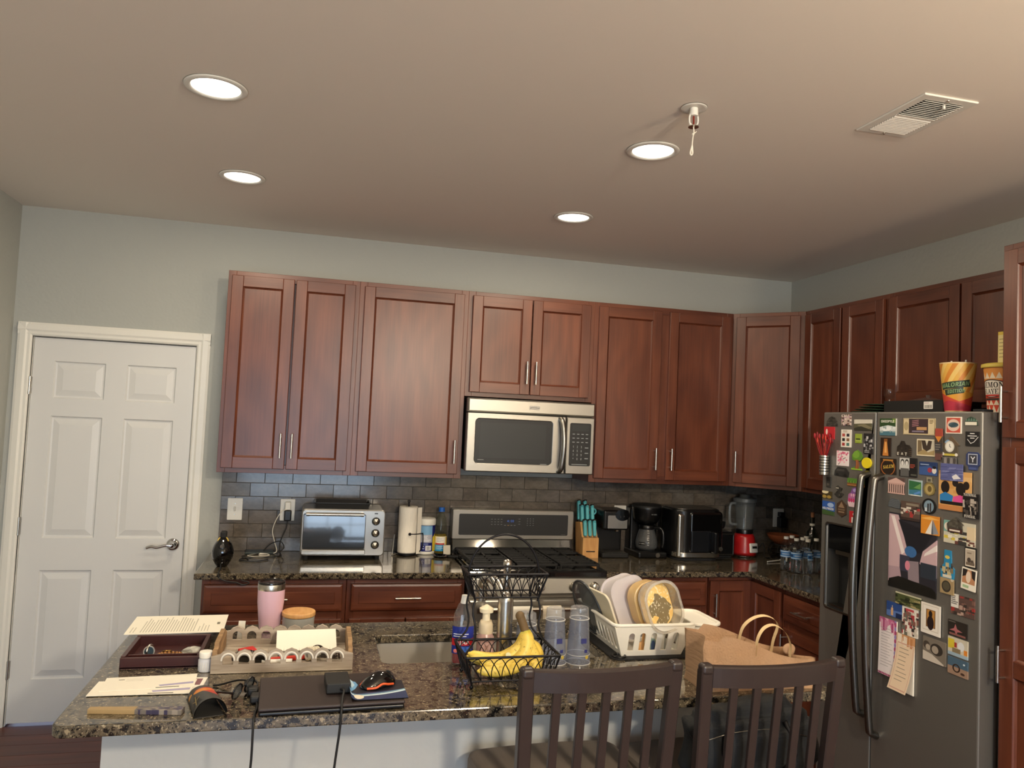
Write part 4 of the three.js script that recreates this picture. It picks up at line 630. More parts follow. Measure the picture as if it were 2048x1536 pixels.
// ---------- things on the island ----------
const IT = 0.914;
{ // papers
  const doc = SH.draw((g) => { fr(g, '#f4eedd'); fr(g, '#77725f', 44, 8, 12, 3); scrib(g, '#b3ad9d', 10, 18, 40, 4, 3, 0.8); scrib(g, '#aaa494', 10, 32, 80, 20, 2.7, 0.8); scrib(g, '#b3ad9d', 10, 90, 40, 2, 3, 0.8); });
  solo('letter', 'typed white letter lying across the maroon tray', 'paper', uvFit(at(B(0.305, 0.0012, 0.232, 0, 0, 0, 0), 0, 0.0375, 0.0), -0.1525, 0.1525, -0.116, 0.116, doc, 'xz'), SH.mat, [-1.222, IT, 1.715], 0.03);
  // long side of the text runs along x: turn its uv
  { const m = scene.children[scene.children.length - 1], p = m.geometry.attributes.position, uv = m.geometry.attributes.uv; for (let i = 0; i < p.count; i++) { const u = (0.116 - p.getZ(i)) / 0.232, v = (p.getX(i) + 0.1525) / 0.305; uv.setXY(i, doc[0] + (doc[2] - doc[0]) * (0.02 + 0.96 * u), doc[1] + (doc[3] - doc[1]) * (0.02 + 0.96 * v)); } }
  const env = SH.draw((g) => { fr(g, '#f2ecdc'); po(g, '#a79fc0', 60, 74, 96, 60, 96, 74, 62, 84); fr(g, '#77715f', 16, 20, 6, 5); scrib(g, '#b7b09d', 24, 22, 26, 2, 10, 1.8); fr(g, '#5b564a', 58, 90, 24, 5); fr(g, '#b7b09d', 60, 5, 30, 2); });
  const env2 = SH.draw((g) => { fr(g, '#efe9dd'); fr(g, '#7b4a50', 80, 10, 14, 40); scrib(g, '#c9a9a0', 72, 60, 22, 4, 8, 3); fr(g, '#948f80', 8, 8, 30, 3); });
  const flat = (w, d, cell, x, y, z, ry, label) => solo('envelope', label, 'mail', uvFit(B(w, 0.0016, d, 0, 0, 0, 0), -w / 2, w / 2, -d / 2, d / 2, [cell[0], cell[3], cell[2], cell[1]], 'xz'), SH.mat, [x, IT + y, z], ry);
  flat(0.25, 0.13, env2, -1.195, 0.001, 2.235, -0.05, 'picture postcard under the pile of white envelopes');
  flat(0.26, 0.115, env, -1.225, 0.003, 2.25, -0.03, 'white envelope in the middle of the mail pile');
  flat(0.24, 0.11, env, -1.215, 0.005, 2.215, 0.06, 'white envelope with a purple stripe on top of the mail pile');
}
{ // maroon tray
  const o = thing('valet_tray', 'maroon wooden tray holding a watch, a bracelet and pens', 'tray', [-1.215, IT, 1.955]), W = 0.225, D = 0.24;
  mk('tray', M(B(W, 0.005, D, 0, 0.0025, 0, 0), B(W, 0.032, 0.012, 0, 0.016, D / 2 - 0.006, 0.002), B(W, 0.036, 0.012, 0, 0.018, -D / 2 + 0.006, 0.002), B(0.012, 0.034, D - 0.024, W / 2 - 0.006, 0.017, 0, 0.002), B(0.012, 0.034, D - 0.024, -W / 2 + 0.006, 0.017, 0, 0.002), B(W - 0.02, 0.028, 0.006, 0, 0.014, 0.07, 0.001)), MT.brownTray, o);
  const w = thing('wristwatch', 'silver wristwatch standing in the maroon tray', 'watch', [-1.263, IT + 0.005, 1.985]);
  mk('case', at(C(0.017, 0.017, 0.008, 0, 0, 0), 0, 0.021, 0.004, Math.PI / 2 - 0.3), MT.chrome, w); mk('dial', at(C(0.0135, 0.0135, 0.001, 0, 0, 0), 0, 0.0225, 0.0085, Math.PI / 2 - 0.3), mat('#223642', 0.15), w); mk('strap', at(clean(new THREE.TorusGeometry(0.017, 0.0035, 8, 26)), 0, 0.0205, -0.006, 0, 1.2), MT.nickel, w);
  const br = solo('bead_bracelet', 'brown bead bracelet in the maroon tray', 'bracelet', M(...Array.from({ length: 18 }, (_, i) => S(0.0052, 0.034 * Math.cos(i * 0.349), 0.0052, 0.02 * Math.sin(i * 0.349), 10, 8))), mat('#9a6a34', 0.3), [-1.205, IT + 0.005, 1.975]);
  solo('trinket', 'small gold clasp in the maroon tray', 'jewellery', tube([[-0.012, 0.004, 0], [0, 0.008, 0.006], [0.014, 0.004, -0.004], [0.004, 0.003, -0.01], [-0.012, 0.004, 0]], 0.0022, 30), mat('#c9a25a', 0.2, 1), [-1.222, IT + 0.005, 1.935]);
  const jw = solo('foil_packet', 'crumpled clear foil packet in the maroon tray', 'packet', (() => { const g = new THREE.IcosahedronGeometry(0.026, 2), p = g.attributes.position; for (let i = 0; i < p.count; i++) { const s = 0.8 + 0.35 * hash(Math.round(p.getX(i) * 2000), Math.round(p.getZ(i) * 2000), 3); p.setXYZ(i, p.getX(i) * 1.2 * s, p.getY(i) * 0.45 * s, p.getZ(i) * s); } g.computeVertexNormals(); return clean(g).translate(0, 0.014, 0); })(), mat('#d8d6ca', 0.25, 0, { transmission: 0.4, thickness: 0 }), [-1.138, IT + 0.005, 1.965]);
  solo('ballpoint_pen', 'blue and silver ballpoint pen in the front slot of the maroon tray', 'pen', M(rod([-0.07, 0.0055, 0], [0.07, 0.0055, 0], 0.0045, 10), rod([0.07, 0.0055, 0], [0.08, 0.0055, 0], 0.002, 8)), mat('#2b3374', 0.3), [-1.205, IT + 0.005, 2.052]);
  const pb = thing('pill_bottle', 'small white bottle with a ribbed cap by the maroon tray', 'bottle', [-1.083, IT, 2.112]);
  mk('body', lathe([[0, 0], [0.019, 0], [0.021, 0.003], [0.021, 0.034], [0.016, 0.04], [0, 0.041]], 28), mat('#d5d7dc', 0.4), pb); mk('cap', lathe([[0, 0.058], [0.018, 0.058], [0.0195, 0.055], [0.0195, 0.042], [0.0175, 0.04], [0, 0.04]], 24), MT.plastic, pb);
  for (let i = 0; i < 6; i++) mk('rib', rod([-0.02 * Math.sin(-0.9 + i * 0.3) * -1, 0.008, 0.0208 * Math.cos(-0.9 + i * 0.3)], [0.02 * Math.sin(-0.9 + i * 0.3), 0.03, 0.0208 * Math.cos(-0.9 + i * 0.3)], 0.0009, 6), MT.plate, pb);
}
{ // carved wooden tray
  const o = thing('carved_tray', 'whitewashed wooden tray with a scalloped arch railing', 'tray', [-0.858, IT, 2.012], -0.005), W = 0.412, D = 0.275;
  mk('floor', uvm(B(W - 0.02, 0.008, D - 0.02, 0, 0.006, 0, 0.001), 0.3, true), MT.grey, o);
  const n = 8, aw = (W - 0.05) / n;
  const railShape = () => { const pts = [[-W / 2, 0], [W / 2, 0], [W / 2, 0.05]]; for (let i = n - 1; i >= 0; i--) { const x = -W / 2 + 0.025 + i * aw; for (let k = 6; k >= 0; k--) { const t = k / 6; pts.push([x + aw * t, 0.056 + 0.012 * Math.sin(Math.PI * t) + (k % 2 ? 0.002 : 0)]); } if (i > 0) pts.push([x, 0.071]); } pts.push([-W / 2, 0.05]); return pts; };
  const holes = []; for (let i = 0; i < n; i++) { const x = -W / 2 + 0.025 + i * aw, p = new THREE.Path(); p.moveTo(x + 0.008, 0.026); p.lineTo(x + 0.008, 0.038); p.absarc(x + aw / 2, 0.038, aw / 2 - 0.008, Math.PI, 0, true); p.lineTo(x + aw - 0.008, 0.026); p.closePath(); holes.push(p); }
  for (const s of [1, -1]) {
    const r = mk('railing', uvm(ext(railShape(), 0.01, 0.001, holes).translate(0, 0.001, s * (D / 2 - 0.005) - 0.005), 0.3, true), MT.grey, o);
    for (let i = 0; i < n; i++) { const x = -W / 2 + 0.025 + (i + 0.5) * aw, pts = []; for (let k = 0; k <= 10; k++) { const a = Math.PI * k / 10; pts.push([x + Math.cos(a) * (aw / 2 - 0.004), 0.039 + Math.sin(a) * (aw / 2 - 0.002), s * (D / 2 + 0.001)]); } mk('arch', tube(pts, 0.0028, 16, 6), mat('#e6e0d4', 0.7), r); }
  }
  for (const s of [1, -1]) { mk('end_board', uvm(ext([[-D / 2 + 0.012, 0], [D / 2 - 0.012, 0], [D / 2 - 0.012, 0.058], [D / 2 - 0.05, 0.062], [D / 2 - 0.06, 0.076], [-D / 2 + 0.06, 0.076], [-D / 2 + 0.05, 0.062], [-D / 2 + 0.012, 0.066]], 0.014, 0.001).rotateY(Math.PI / 2).translate(s * (W / 2 - 0.008) - 0.007, 0.001, 0), 0.3, true), mat('#e8c9a0', 0.75, 0, { map: TX.greywood }), o); }
  const P = (x, z) => [-0.858 + x, IT + 0.01, 2.012 + z];
  solo('key_fob', 'red leather key fob in the carved tray', 'key fob', M(RB(0.06, 0.012, 0.04, 0, 0.007, 0, 0.005), at(RB(0.05, 0.008, 0.032, 0, 0, 0, 0.003), 0.012, 0.02, -0.006, 0.1, 0.3)), mat('#c4231d', 0.4), P(-0.125, 0.01), 0.2);
  solo('sunglasses', 'black folded sunglasses in the carved tray', 'glasses', M(RB(0.055, 0.026, 0.012, -0.03, 0.016, 0, 0.006), RB(0.055, 0.026, 0.012, 0.03, 0.016, 0, 0.006), tube([[-0.055, 0.024, 0], [-0.02, 0.03, -0.025], [0.05, 0.012, -0.04]], 0.004, 20), tube([[0.055, 0.024, 0], [0.03, 0.034, -0.02], [-0.04, 0.014, -0.035]], 0.004, 20)), MT.blackGloss, P(-0.1, 0.075), -0.3);
  solo('folded_paper', 'folded white receipt leaning in the carved tray', 'paper', at(B(0.19, 0.002, 0.1, 0, 0, 0, 0), 0, 0.03, 0, 0.42), MT.paper, P(0.065, -0.06), 0.04);
  solo('lighter', 'red and white pocket torch lying in the carved tray', 'torch', M(rod([-0.055, 0.008, 0.01], [0.06, 0.008, -0.012], 0.0075, 12)), mat('#d63a28', 0.35), P(0.015, 0.06));
  solo('marker', 'white tube lying beside the red torch in the carved tray', 'tube', M(rod([-0.06, 0.008, 0.0], [0.03, 0.008, 0.0], 0.0075, 12)), MT.plastic, P(-0.005, 0.09));
  solo('card_case', 'flat black case in the carved tray', 'case', RB(0.1, 0.014, 0.05, 0, 0.0075, 0, 0.004), MT.black, P(0.03, 0.035), 0.1);
  solo('spool', 'bundle of pale string in the carved tray', 'string', M(...Array.from({ length: 5 }, (_, i) => at(clean(new THREE.TorusGeometry(0.016, 0.005, 8, 22)), -0.016 + i * 0.008, 0.021, 0, 0, Math.PI / 2))), mat('#d6cdb6', 0.8), P(0.085, 0.06), 0.4);
  solo('key_bunch', 'bunch of dark metal keys and charms in the carved tray', 'keys', M(at(clean(new THREE.TorusGeometry(0.018, 0.0022, 8, 24)), 0, 0.016, 0, 0.5), ...Array.from({ length: 7 }, (_, i) => { const a = i * 0.9; return M(at(B(0.016, 0.003, 0.02, 0, 0, 0, 0.001), 0.03 * Math.cos(a), 0.01 + 0.004 * (i % 3), 0.026 * Math.sin(a), 0.3 * Math.sin(i), a), at(B(0.006, 0.002, 0.03, 0, 0, 0, 0), 0.045 * Math.cos(a), 0.008 + 0.004 * (i % 3), 0.04 * Math.sin(a), 0.2, -a)); })), mat('#5a5650', 0.2, 0.9), P(0.122, 0.045));
  solo('plastic_clip', 'glossy black hair clip in the carved tray', 'clip', M(sc(S(0.022, 0, 0.016, 0), 1, 0.75, 0.8), RB(0.05, 0.01, 0.02, 0.01, 0.008, 0.01, 0.004)), MT.blackGloss, P(0.1, -0.005), 0.3);
  solo('price_tag', 'upright white paper tag behind the carved tray', 'tag', at(B(0.022, 0.07, 0.0015, 0, 0.035, 0, 0), 0, 0, 0, 0.0, 0, -0.06), MT.paper, [-1.012, IT + 0.0005, 1.815]);
}
{ // tumbler and candle
  const o = thing('tumbler', 'pink insulated tumbler with a steel rim and clear lid', 'tumbler', [-0.925, IT, 1.672]);
  mk('body', lathe([[0, 0], [0.034, 0], [0.036, 0.004], [0.046, 0.1], [0.047, 0.146]], 44), mat('#dcb4c2', 0.45), o);
  mk('rim', lathe([[0.0472, 0.146], [0.0478, 0.15], [0.0478, 0.166], [0.0455, 0.168], [0.0445, 0.15]], 44), MT.nickel, o);
  mk('lid', lathe([[0.046, 0.166], [0.047, 0.174], [0.044, 0.176], [0.04, 0.17], [0, 0.17]], 40), mat('#2a2625', 0.1, 0, { transmission: 0.5, thickness: 0 }), o);
  mk('lid_slider', RB(0.014, 0.006, 0.03, 0, 0.174, 0.012, 0.002), MT.clear, o);
  const c = thing('candle_jar', 'frosted glass candle jar with a wooden lid', 'candle', [-0.825, IT, 1.7]);
  mk('glass', lathe([[0, 0], [0.05, 0], [0.054, 0.004], [0.056, 0.056], [0.053, 0.056], [0.05, 0.006], [0, 0.005]], 44), mat('#cfd0cb', 0.35, 0, { transmission: 0.5, thickness: 0 }), c);
  mk('wax', C(0.049, 0.049, 0.035, 0, 0.023, 0, 36), mat('#dcd8cc', 0.6), c); mk('lid', uvm(lathe([[0, 0.074], [0.056, 0.074], [0.0585, 0.071], [0.0585, 0.06], [0.056, 0.057], [0, 0.057]], 44), 0.2), MT.oak, c);
}
{ // folding fan case, rolled glasses case, spectacles, earbuds
  const fc = SH.draw((g) => { fr(g, '#a58a5e', 0, 0, 50, 100); fr(g, '#6f675f', 50, 0, 50, 100); for (let i = 0; i < 60; i++) ci(g, ['#4b4560', '#8d8478', '#38324a'][i % 3], 52 + 46 * hash(i, 1, 9), 100 * hash(i, 2, 9), 3, 9); });
  solo('folding_fan', 'closed wooden folding fan with a patterned end', 'fan', uvFit(ext([[-0.115, -0.008], [0.115, -0.016], [0.115, 0.016], [-0.115, 0.01]], 0.012, 0.001).rotateX(-Math.PI / 2), -0.115, 0.115, -0.016, 0.016, fc, 'xz'), SH.mat, [-1.206, IT, 2.433], -0.13);
  const gc = SH.draw((g) => { fr(g, '#3c3b38'); po(g, '#c33a2a', 30, 20, 95, 8, 100, 50, 60, 60); ci(g, '#d8862c', 45, 30, 20, 9); ci(g, '#e4642c', 72, 24, 12, 8); po(g, '#151413', 8, 90, 26, 40, 36, 90); ln(g, '#a08b4a', 2, 22, 88, 26, 48); ln(g, '#a08b4a', 1.5, 26, 70, 34, 60); ln(g, '#a08b4a', 1.5, 24, 74, 16, 62); ci(g, '#e09a3a', 12, 22, 10, 6); });
  const cs = thing('glasses_case', 'dark floral open ended glasses pouch', 'pouch', [-1.045, IT, 2.41], 0.28);
  const mkP = () => { const pts = [], n = 26; for (let i = 0; i <= n; i++) { const t = i / n, a = Math.PI * (1.06 - 1.12 * t); pts.push([0.036 * Math.cos(a) + 0.006 * t, 0.004 + 0.037 * Math.max(-0.05, Math.sin(a))]); } const v = [], uv = [], z0 = 0.075, L = 0.15; const idx = []; for (let j = 0; j <= 6; j++) for (let i = 0; i <= n; i++) { const s = j / 6; v.push(pts[i][0] * (1.05 - 0.15 * s), pts[i][1] * (1.1 - 0.35 * s) + 0.0012, z0 - L * s); uv.push(gc[0] + (gc[2] - gc[0]) * i / n, gc[1] + (gc[3] - gc[1]) * s); if (j < 6 && i < n) { const q = j * (n + 1) + i; idx.push(q, q + 1, q + n + 2, q, q + n + 2, q + n + 1); } } const g = new THREE.BufferGeometry(); g.setAttribute('position', new THREE.Float32BufferAttribute(v, 3)); g.setAttribute('uv', new THREE.Float32BufferAttribute(uv, 2)); g.setIndex(idx); g.computeVertexNormals(); return g; };
  mk('shell', mkP(), SH.mat, cs); { const g = mkP(); g.scale(0.94, 0.93, 0.985); mk('lining', g, mat('#1a1918', 0.7), cs); } mk('sole', at(B(0.07, 0.0012, 0.15, 0, 0.0006, 0, 0)), mat('#2c2b29', 0.6), cs);
  const e = thing('eyeglasses', 'black rimmed spectacles lying between the pouch and the laptop', 'glasses', [-0.955, IT, 2.345], 1.1);
  for (const x of [-0.03, 0.03]) { mk('rim', at(clean(new THREE.TorusGeometry(0.021, 0.0026, 8, 30)), x, 0.0235, 0, 0.25), MT.blackGloss, e); mk('lens', at(C(0.02, 0.02, 0.0012, 0, 0, 0, 28), x, 0.0235, 0, Math.PI / 2 + 0.25), mat('#cfd3d6', 0.02, 0, { transmission: 0.95, thickness: 0 }), e); mk('temple', tube([[x * 1.72, 0.026, 0], [x * 1.75, 0.022, -0.05], [x * 1.5, 0.006, -0.1], [x * 1.4, 0.003, -0.12]], 0.0026, 24, 6), MT.black, e); }
  mk('bridge', tube([[-0.01, 0.027, 0.001], [0, 0.031, 0.002], [0.01, 0.027, 0.001]], 0.0022, 10, 6), MT.black, e);
}
{ // laptop and what lies on it
  const lp = thing('laptop', 'closed dark brown laptop at the edge of the island', 'laptop', [-0.722, IT, 2.375], 0.045);
  mk('base', RB(0.375, 0.012, 0.245, 0, 0.0068, 0, 0.005), MT.black, lp); mk('lid', RB(0.378, 0.009, 0.247, 0, 0.0178, 0, 0.004), mat('#2a1f1e', 0.5), lp);
  for (const x of [-0.15, 0.15]) mk('foot', B(0.05, 0.002, 0.01, x, 0.001, 0.1, 0), MT.rubber, lp);
  const LY = IT + 0.0225;
  const ad = thing('laptop_charger', 'black laptop power brick with its cord over the island edge', 'charger', [-0.705, LY, 2.37], 0.05);
  mk('brick', RB(0.066, 0.028, 0.1, 0, 0.0145, 0, 0.004), MT.blackMatte, ad);
  mk('cord', tube([[0.006, 0.012, 0.048], [0.012, 0.016, 0.075], [0.006, 0.006, 0.105], [0.002, -0.012, 0.138], [0.0, -0.06, 0.14], [-0.005, -0.12, 0.137], [-0.012, -0.2, 0.133], [-0.02, -0.27, 0.13], [-0.03, -0.36, 0.126], [-0.04, -0.55, 0.12], [-0.03, -0.85, 0.12], [0.0, -0.92, 0.13], [0.05, -0.933, 0.15]], 0.0032, 140), MT.cord, ad);
  const mp = SH.draw((g) => { fr(g, '#191a26'); po(g, '#6ea4d0', 0, 0, 22, 0, 26, 18, 20, 40, 8, 66, 0, 70); po(g, '#bcd8ea', 6, 0, 16, 0, 20, 20, 12, 44, 8, 30); po(g, '#29385f', 0, 70, 100, 50, 100, 100, 0, 100); g.lineWidth = 6; g.strokeStyle = '#cfe6ee'; g.beginPath(); g.moveTo(0, 78); g.quadraticCurveTo(60, 82, 100, 56); g.stroke(); g.lineWidth = 3; g.strokeStyle = '#7fb0c8'; g.beginPath(); g.moveTo(10, 72); g.quadraticCurveTo(60, 74, 100, 50); g.stroke(); ci(g, '#e8dfc8', 22, 84, 9, 11); });
  const ms = (() => { const g = B(0.15, 0.003, 0.15, 0, 0, 0, 0.001); return g; })();
  { // mouse pad with its left edge curled up
    const n = 20, v = [], uv = [], idx = []; for (let j = 0; j <= 8; j++) for (let i = 0; i <= n; i++) { const s = i / n, t = j / 8, x = -0.085 + 0.17 * s + 0.0, c = Math.max(0, 0.25 - s) / 0.25; v.push(x + 0.016 * c * c, 0.003 + 0.024 * c * c * (1 - 0.55 * t), -0.07 + 0.145 * t); uv.push(mp[0] + (mp[2] - mp[0]) * s, mp[3] + (mp[1] - mp[3]) * t); if (i < n && j < 8) { const q = j * (n + 1) + i; idx.push(q, q + n + 1, q + n + 2, q, q + n + 2, q + 1); } }
    const g = new THREE.BufferGeometry(); g.setAttribute('position', new THREE.Float32BufferAttribute(v, 3)); g.setAttribute('uv', new THREE.Float32BufferAttribute(uv, 2)); g.setIndex(idx); g.computeVertexNormals();
    const low = g.clone(); low.translate(0, -0.0025, 0);
    const o = thing('mouse_pad', 'blue and black patterned mouse pad curling on the laptop', 'mouse pad', [-0.605, LY, 2.405], 0.03); mk('print', g, SH.mat, o); mk('backing', low, MT.rubber, o);
  }
  const mo = thing('computer_mouse', 'black computer mouse with an orange stripe on the pad', 'mouse', [-0.592, LY + 0.003, 2.372], -1.0);
  const bod = new THREE.SphereGeometry(1, 32, 20); { const p = bod.attributes.position; for (let i = 0; i < p.count; i++) { let x = p.getX(i), y = p.getY(i), z = p.getZ(i); const hgt = 0.036 * (1 - 0.3 * z * z - 0.12 * z); p.setXYZ(i, x * 0.033 * (1 - 0.12 * Math.cos(z * 2.4)), y > 0 ? y * hgt : 0, z * 0.056); } bod.computeVertexNormals(); }
  mk('shell', clean(bod).translate(0, 0.003, 0), MT.blackGloss, mo);
  mk('stripe', M(tube([[-0.03, 0.006, -0.03], [-0.034, 0.01, -0.01], [-0.033, 0.014, 0.01], [-0.03, 0.007, 0.03], [-0.016, 0.005, 0.05]], 0.0032, 30, 6), tube([[0.03, 0.006, -0.03], [0.034, 0.01, -0.01], [0.033, 0.014, 0.01], [0.03, 0.007, 0.03], [0.016, 0.005, 0.05]], 0.0032, 30, 6)), MT.orange, mo);
  mk('wheel', at(C(0.009, 0.009, 0.006, 0, 0, 0, 18), 0, 0.027, -0.032, 0, 0, Math.PI / 2), MT.rubber, mo);
  const eb = solo('mains_lead', 'black cord with a plug end hanging over the island edge left of the laptop', 'cord', M(tube([[-0.02, 0.014, -0.17], [-0.035, 0.02, -0.19], [-0.02, 0.03, -0.2], [0, 0.02, -0.185], [-0.015, 0.012, -0.16], [-0.005, 0.008, -0.13], [0.008, 0.004, -0.06], [0.006, 0.004, 0.0], [0.006, 0.004, 0.02], [0.006, -0.02, 0.03], [0.006, -0.1, 0.028], [0.002, -0.2, 0.025], [0.012, -0.3, 0.022], [0.03, -0.5, 0.02], [0.02, -0.85, 0.02], [-0.03, -0.91, 0.03]], 0.0032, 170), RB(0.026, 0.02, 0.04, 0.0, 0.011, -0.1, 0.006), RB(0.03, 0.024, 0.034, -0.01, 0.0125, -0.15, 0.008)), MT.cord, [-0.92, IT, 2.49]);
}
// ---------- sink side ----------
{
  const f = thing('kitchen_faucet', 'brushed steel kitchen faucet with a lever on top', 'faucet', [-0.17, IT, 2.132]);
  mk('body', lathe([[0, 0], [0.03, 0], [0.03, 0.006], [0.0255, 0.012], [0.0255, 0.2], [0.022, 0.215], [0.016, 0.232], [0, 0.234]], 34), MT.nickel, f);
  mk('lever', lathe([[0, 0.228], [0.013, 0.23], [0.0105, 0.27], [0.012, 0.3], [0.0145, 0.318], [0.0125, 0.332], [0, 0.336]], 24), MT.nickel, f);
  mk('spout', M(tube([[0, 0.19, -0.01], [-0.012, 0.235, -0.06], [-0.025, 0.25, -0.12], [-0.036, 0.235, -0.17], [-0.04, 0.2, -0.19]], 0.017, 40, 14), C(0.021, 0.02, 0.05, -0.041, 0.185, -0.192, 20)), MT.nickel, f);
  const s = thing('soap_dispenser', 'foaming hand soap bottle with a cream pump', 'soap bottle', [-0.231, IT, 2.124]);
  mk('bottle', M(at(ext(rrect(0.056, 0.044, 0.016), 0.09, 0.006), 0, 0, 0, -Math.PI / 2), lathe([[0.026, 0.084], [0.022, 0.098], [0.02, 0.1]], 28)), mat('#d9b3ac', 0.25, 0, { transmission: 0.35, thickness: 0 }), s);
  mk('collar', lathe([[0.021, 0.092], [0.023, 0.1], [0.023, 0.124], [0.018, 0.138], [0, 0.14]], 28), mat('#d8c8a8', 0.45), s);
  mk('pump', M(C(0.012, 0.013, 0.032, 0, 0.152, 0, 20), sc(C(0.004, 0.023, 0.012, 0, 0, 0, 20), 1, 1, 1).translate(0, 0.182, 0), C(0.023, 0.022, 0.012, 0, 0.17, 0, 22), RB(0.018, 0.012, 0.034, 0, 0.17, -0.022, 0.004)), mat('#efe2c2', 0.45), s);
  const lb = SH.draw((g) => { fr(g, '#d3ada6'); g.strokeStyle = '#9a6a62'; g.lineWidth = 2.5; g.beginPath(); g.ellipse(50, 30, 40, 24, 0, 0, 6.3); g.stroke(); scrib(g, '#a9766d', 26, 24, 48, 3, 7, 2.2); ci(g, '#b98379', 50, 76, 24, 16); });
  mk('label', card(0.042, 0.06, 0.0008, lb, 0.004).translate(0, 0.045, 0.0222), SH.mat, s);
  const d = thing('dish_soap', 'red dish soap bottle with a blue label', 'soap bottle', [-0.305, IT, 2.122]);
  mk('bottle', sc(lathe([[0, 0], [0.03, 0], [0.034, 0.006], [0.034, 0.05], [0.028, 0.085], [0.033, 0.12], [0.03, 0.16], [0.018, 0.19], [0.012, 0.196]], 30), 1.05, 1, 0.66), mat('#efecec', 0.05, 0, { transmission: 0.95, thickness: 0 }), d);
  mk('liquid', sc(lathe([[0, 0.003], [0.031, 0.006], [0.032, 0.05], [0.027, 0.082], [0, 0.084]], 28), 1.02, 1, 0.6), mat('#b3161c', 0.15, 0, { transmission: 0.4, thickness: 0.02 }), d);
  const aj = SH.draw((g) => { fr(g, '#1b2c86'); po(g, '#1b2c86', 0, 0, 100, 0, 100, 100, 0, 100); fr(g, '#c8202a', 0, 44, 100, 26); tx(g, '#f4f4f6', 'AJAX', 50, 57, 24, 'sans-serif', 'bold', 92); fr(g, '#e8edf8', 12, 26, 60, 3); fr(g, '#e8edf8', 12, 34, 52, 3); ci(g, '#3c6ed0', 60, 84, 26, 10); ci(g, '#e27a70', 24, 90, 10, 7); });
  mk('label', sc(wrap(0.0345, 0.0345, 0.085, aj, -1.4, 1.1, 0.08), 1.06, 1, 0.68), SH.mat, d); mk('cap', C(0.009, 0.013, 0.026, 0, 0.206, 0, 18), MT.plate, d);
  const cup = (x, z, label, tall = 0.178) => { const c = thing('plastic_cup', label, 'cup', [x, IT, z], 0, 'upside down plastic cups'); mk('wall', lathe([[0.04, 0.0], [0.0405, 0.004], [0.036, 0.07], [0.0315, tall - 0.036]], 36), mat('#ccd2e2', 0.12, 0, { transmission: 0.82, thickness: 0, ior: 1.45 }), c); mk('base', lathe([[0.0318, tall - 0.036], [0.03, tall - 0.002], [0.027, tall], [0, tall - 0.004]], 36), mat('#eef0f4', 0.05, 0, { transmission: 0.85, thickness: 0, ior: 1.45 }), c); mk('ridge', M(at(clean(new THREE.TorusGeometry(0.0322, 0.0016, 8, 36)), 0, tall - 0.037, 0, Math.PI / 2), at(clean(new THREE.TorusGeometry(0.0385, 0.0012, 8, 36)), 0, 0.03, 0, Math.PI / 2), at(clean(new THREE.TorusGeometry(0.0402, 0.0014, 8, 36)), 0, 0.0014, 0, Math.PI / 2)), MT.frost, c); mk('print', M(at(B(0.012, 0.01, 0.0006, 0, 0, 0, 0), 0.014, 0.045, 0.0352, -0.06, 0.38), at(B(0.02, 0.016, 0.0006, 0, 0, 0, 0), 0.006, 0.078, 0.0352, -0.06, 0.17)), mat('#2d3272', 0.5), c); mk('badge', at(C(0.0065, 0.0065, 0.0008, 0, 0, 0, 16), 0.018, 0.026, 0.0346, Math.PI / 2, 0.0, -0.45), mat('#b9a43c', 0.4), c); };
  cup(0.0, 2.14, 'upside down clear plastic cup between the fruit basket and another cup'); cup(0.082, 2.145, 'upside down clear plastic cup next to the white dish rack', 0.182); cup(-0.098, 2.142, 'upside down clear plastic cup behind the banana stem', 0.165);
}
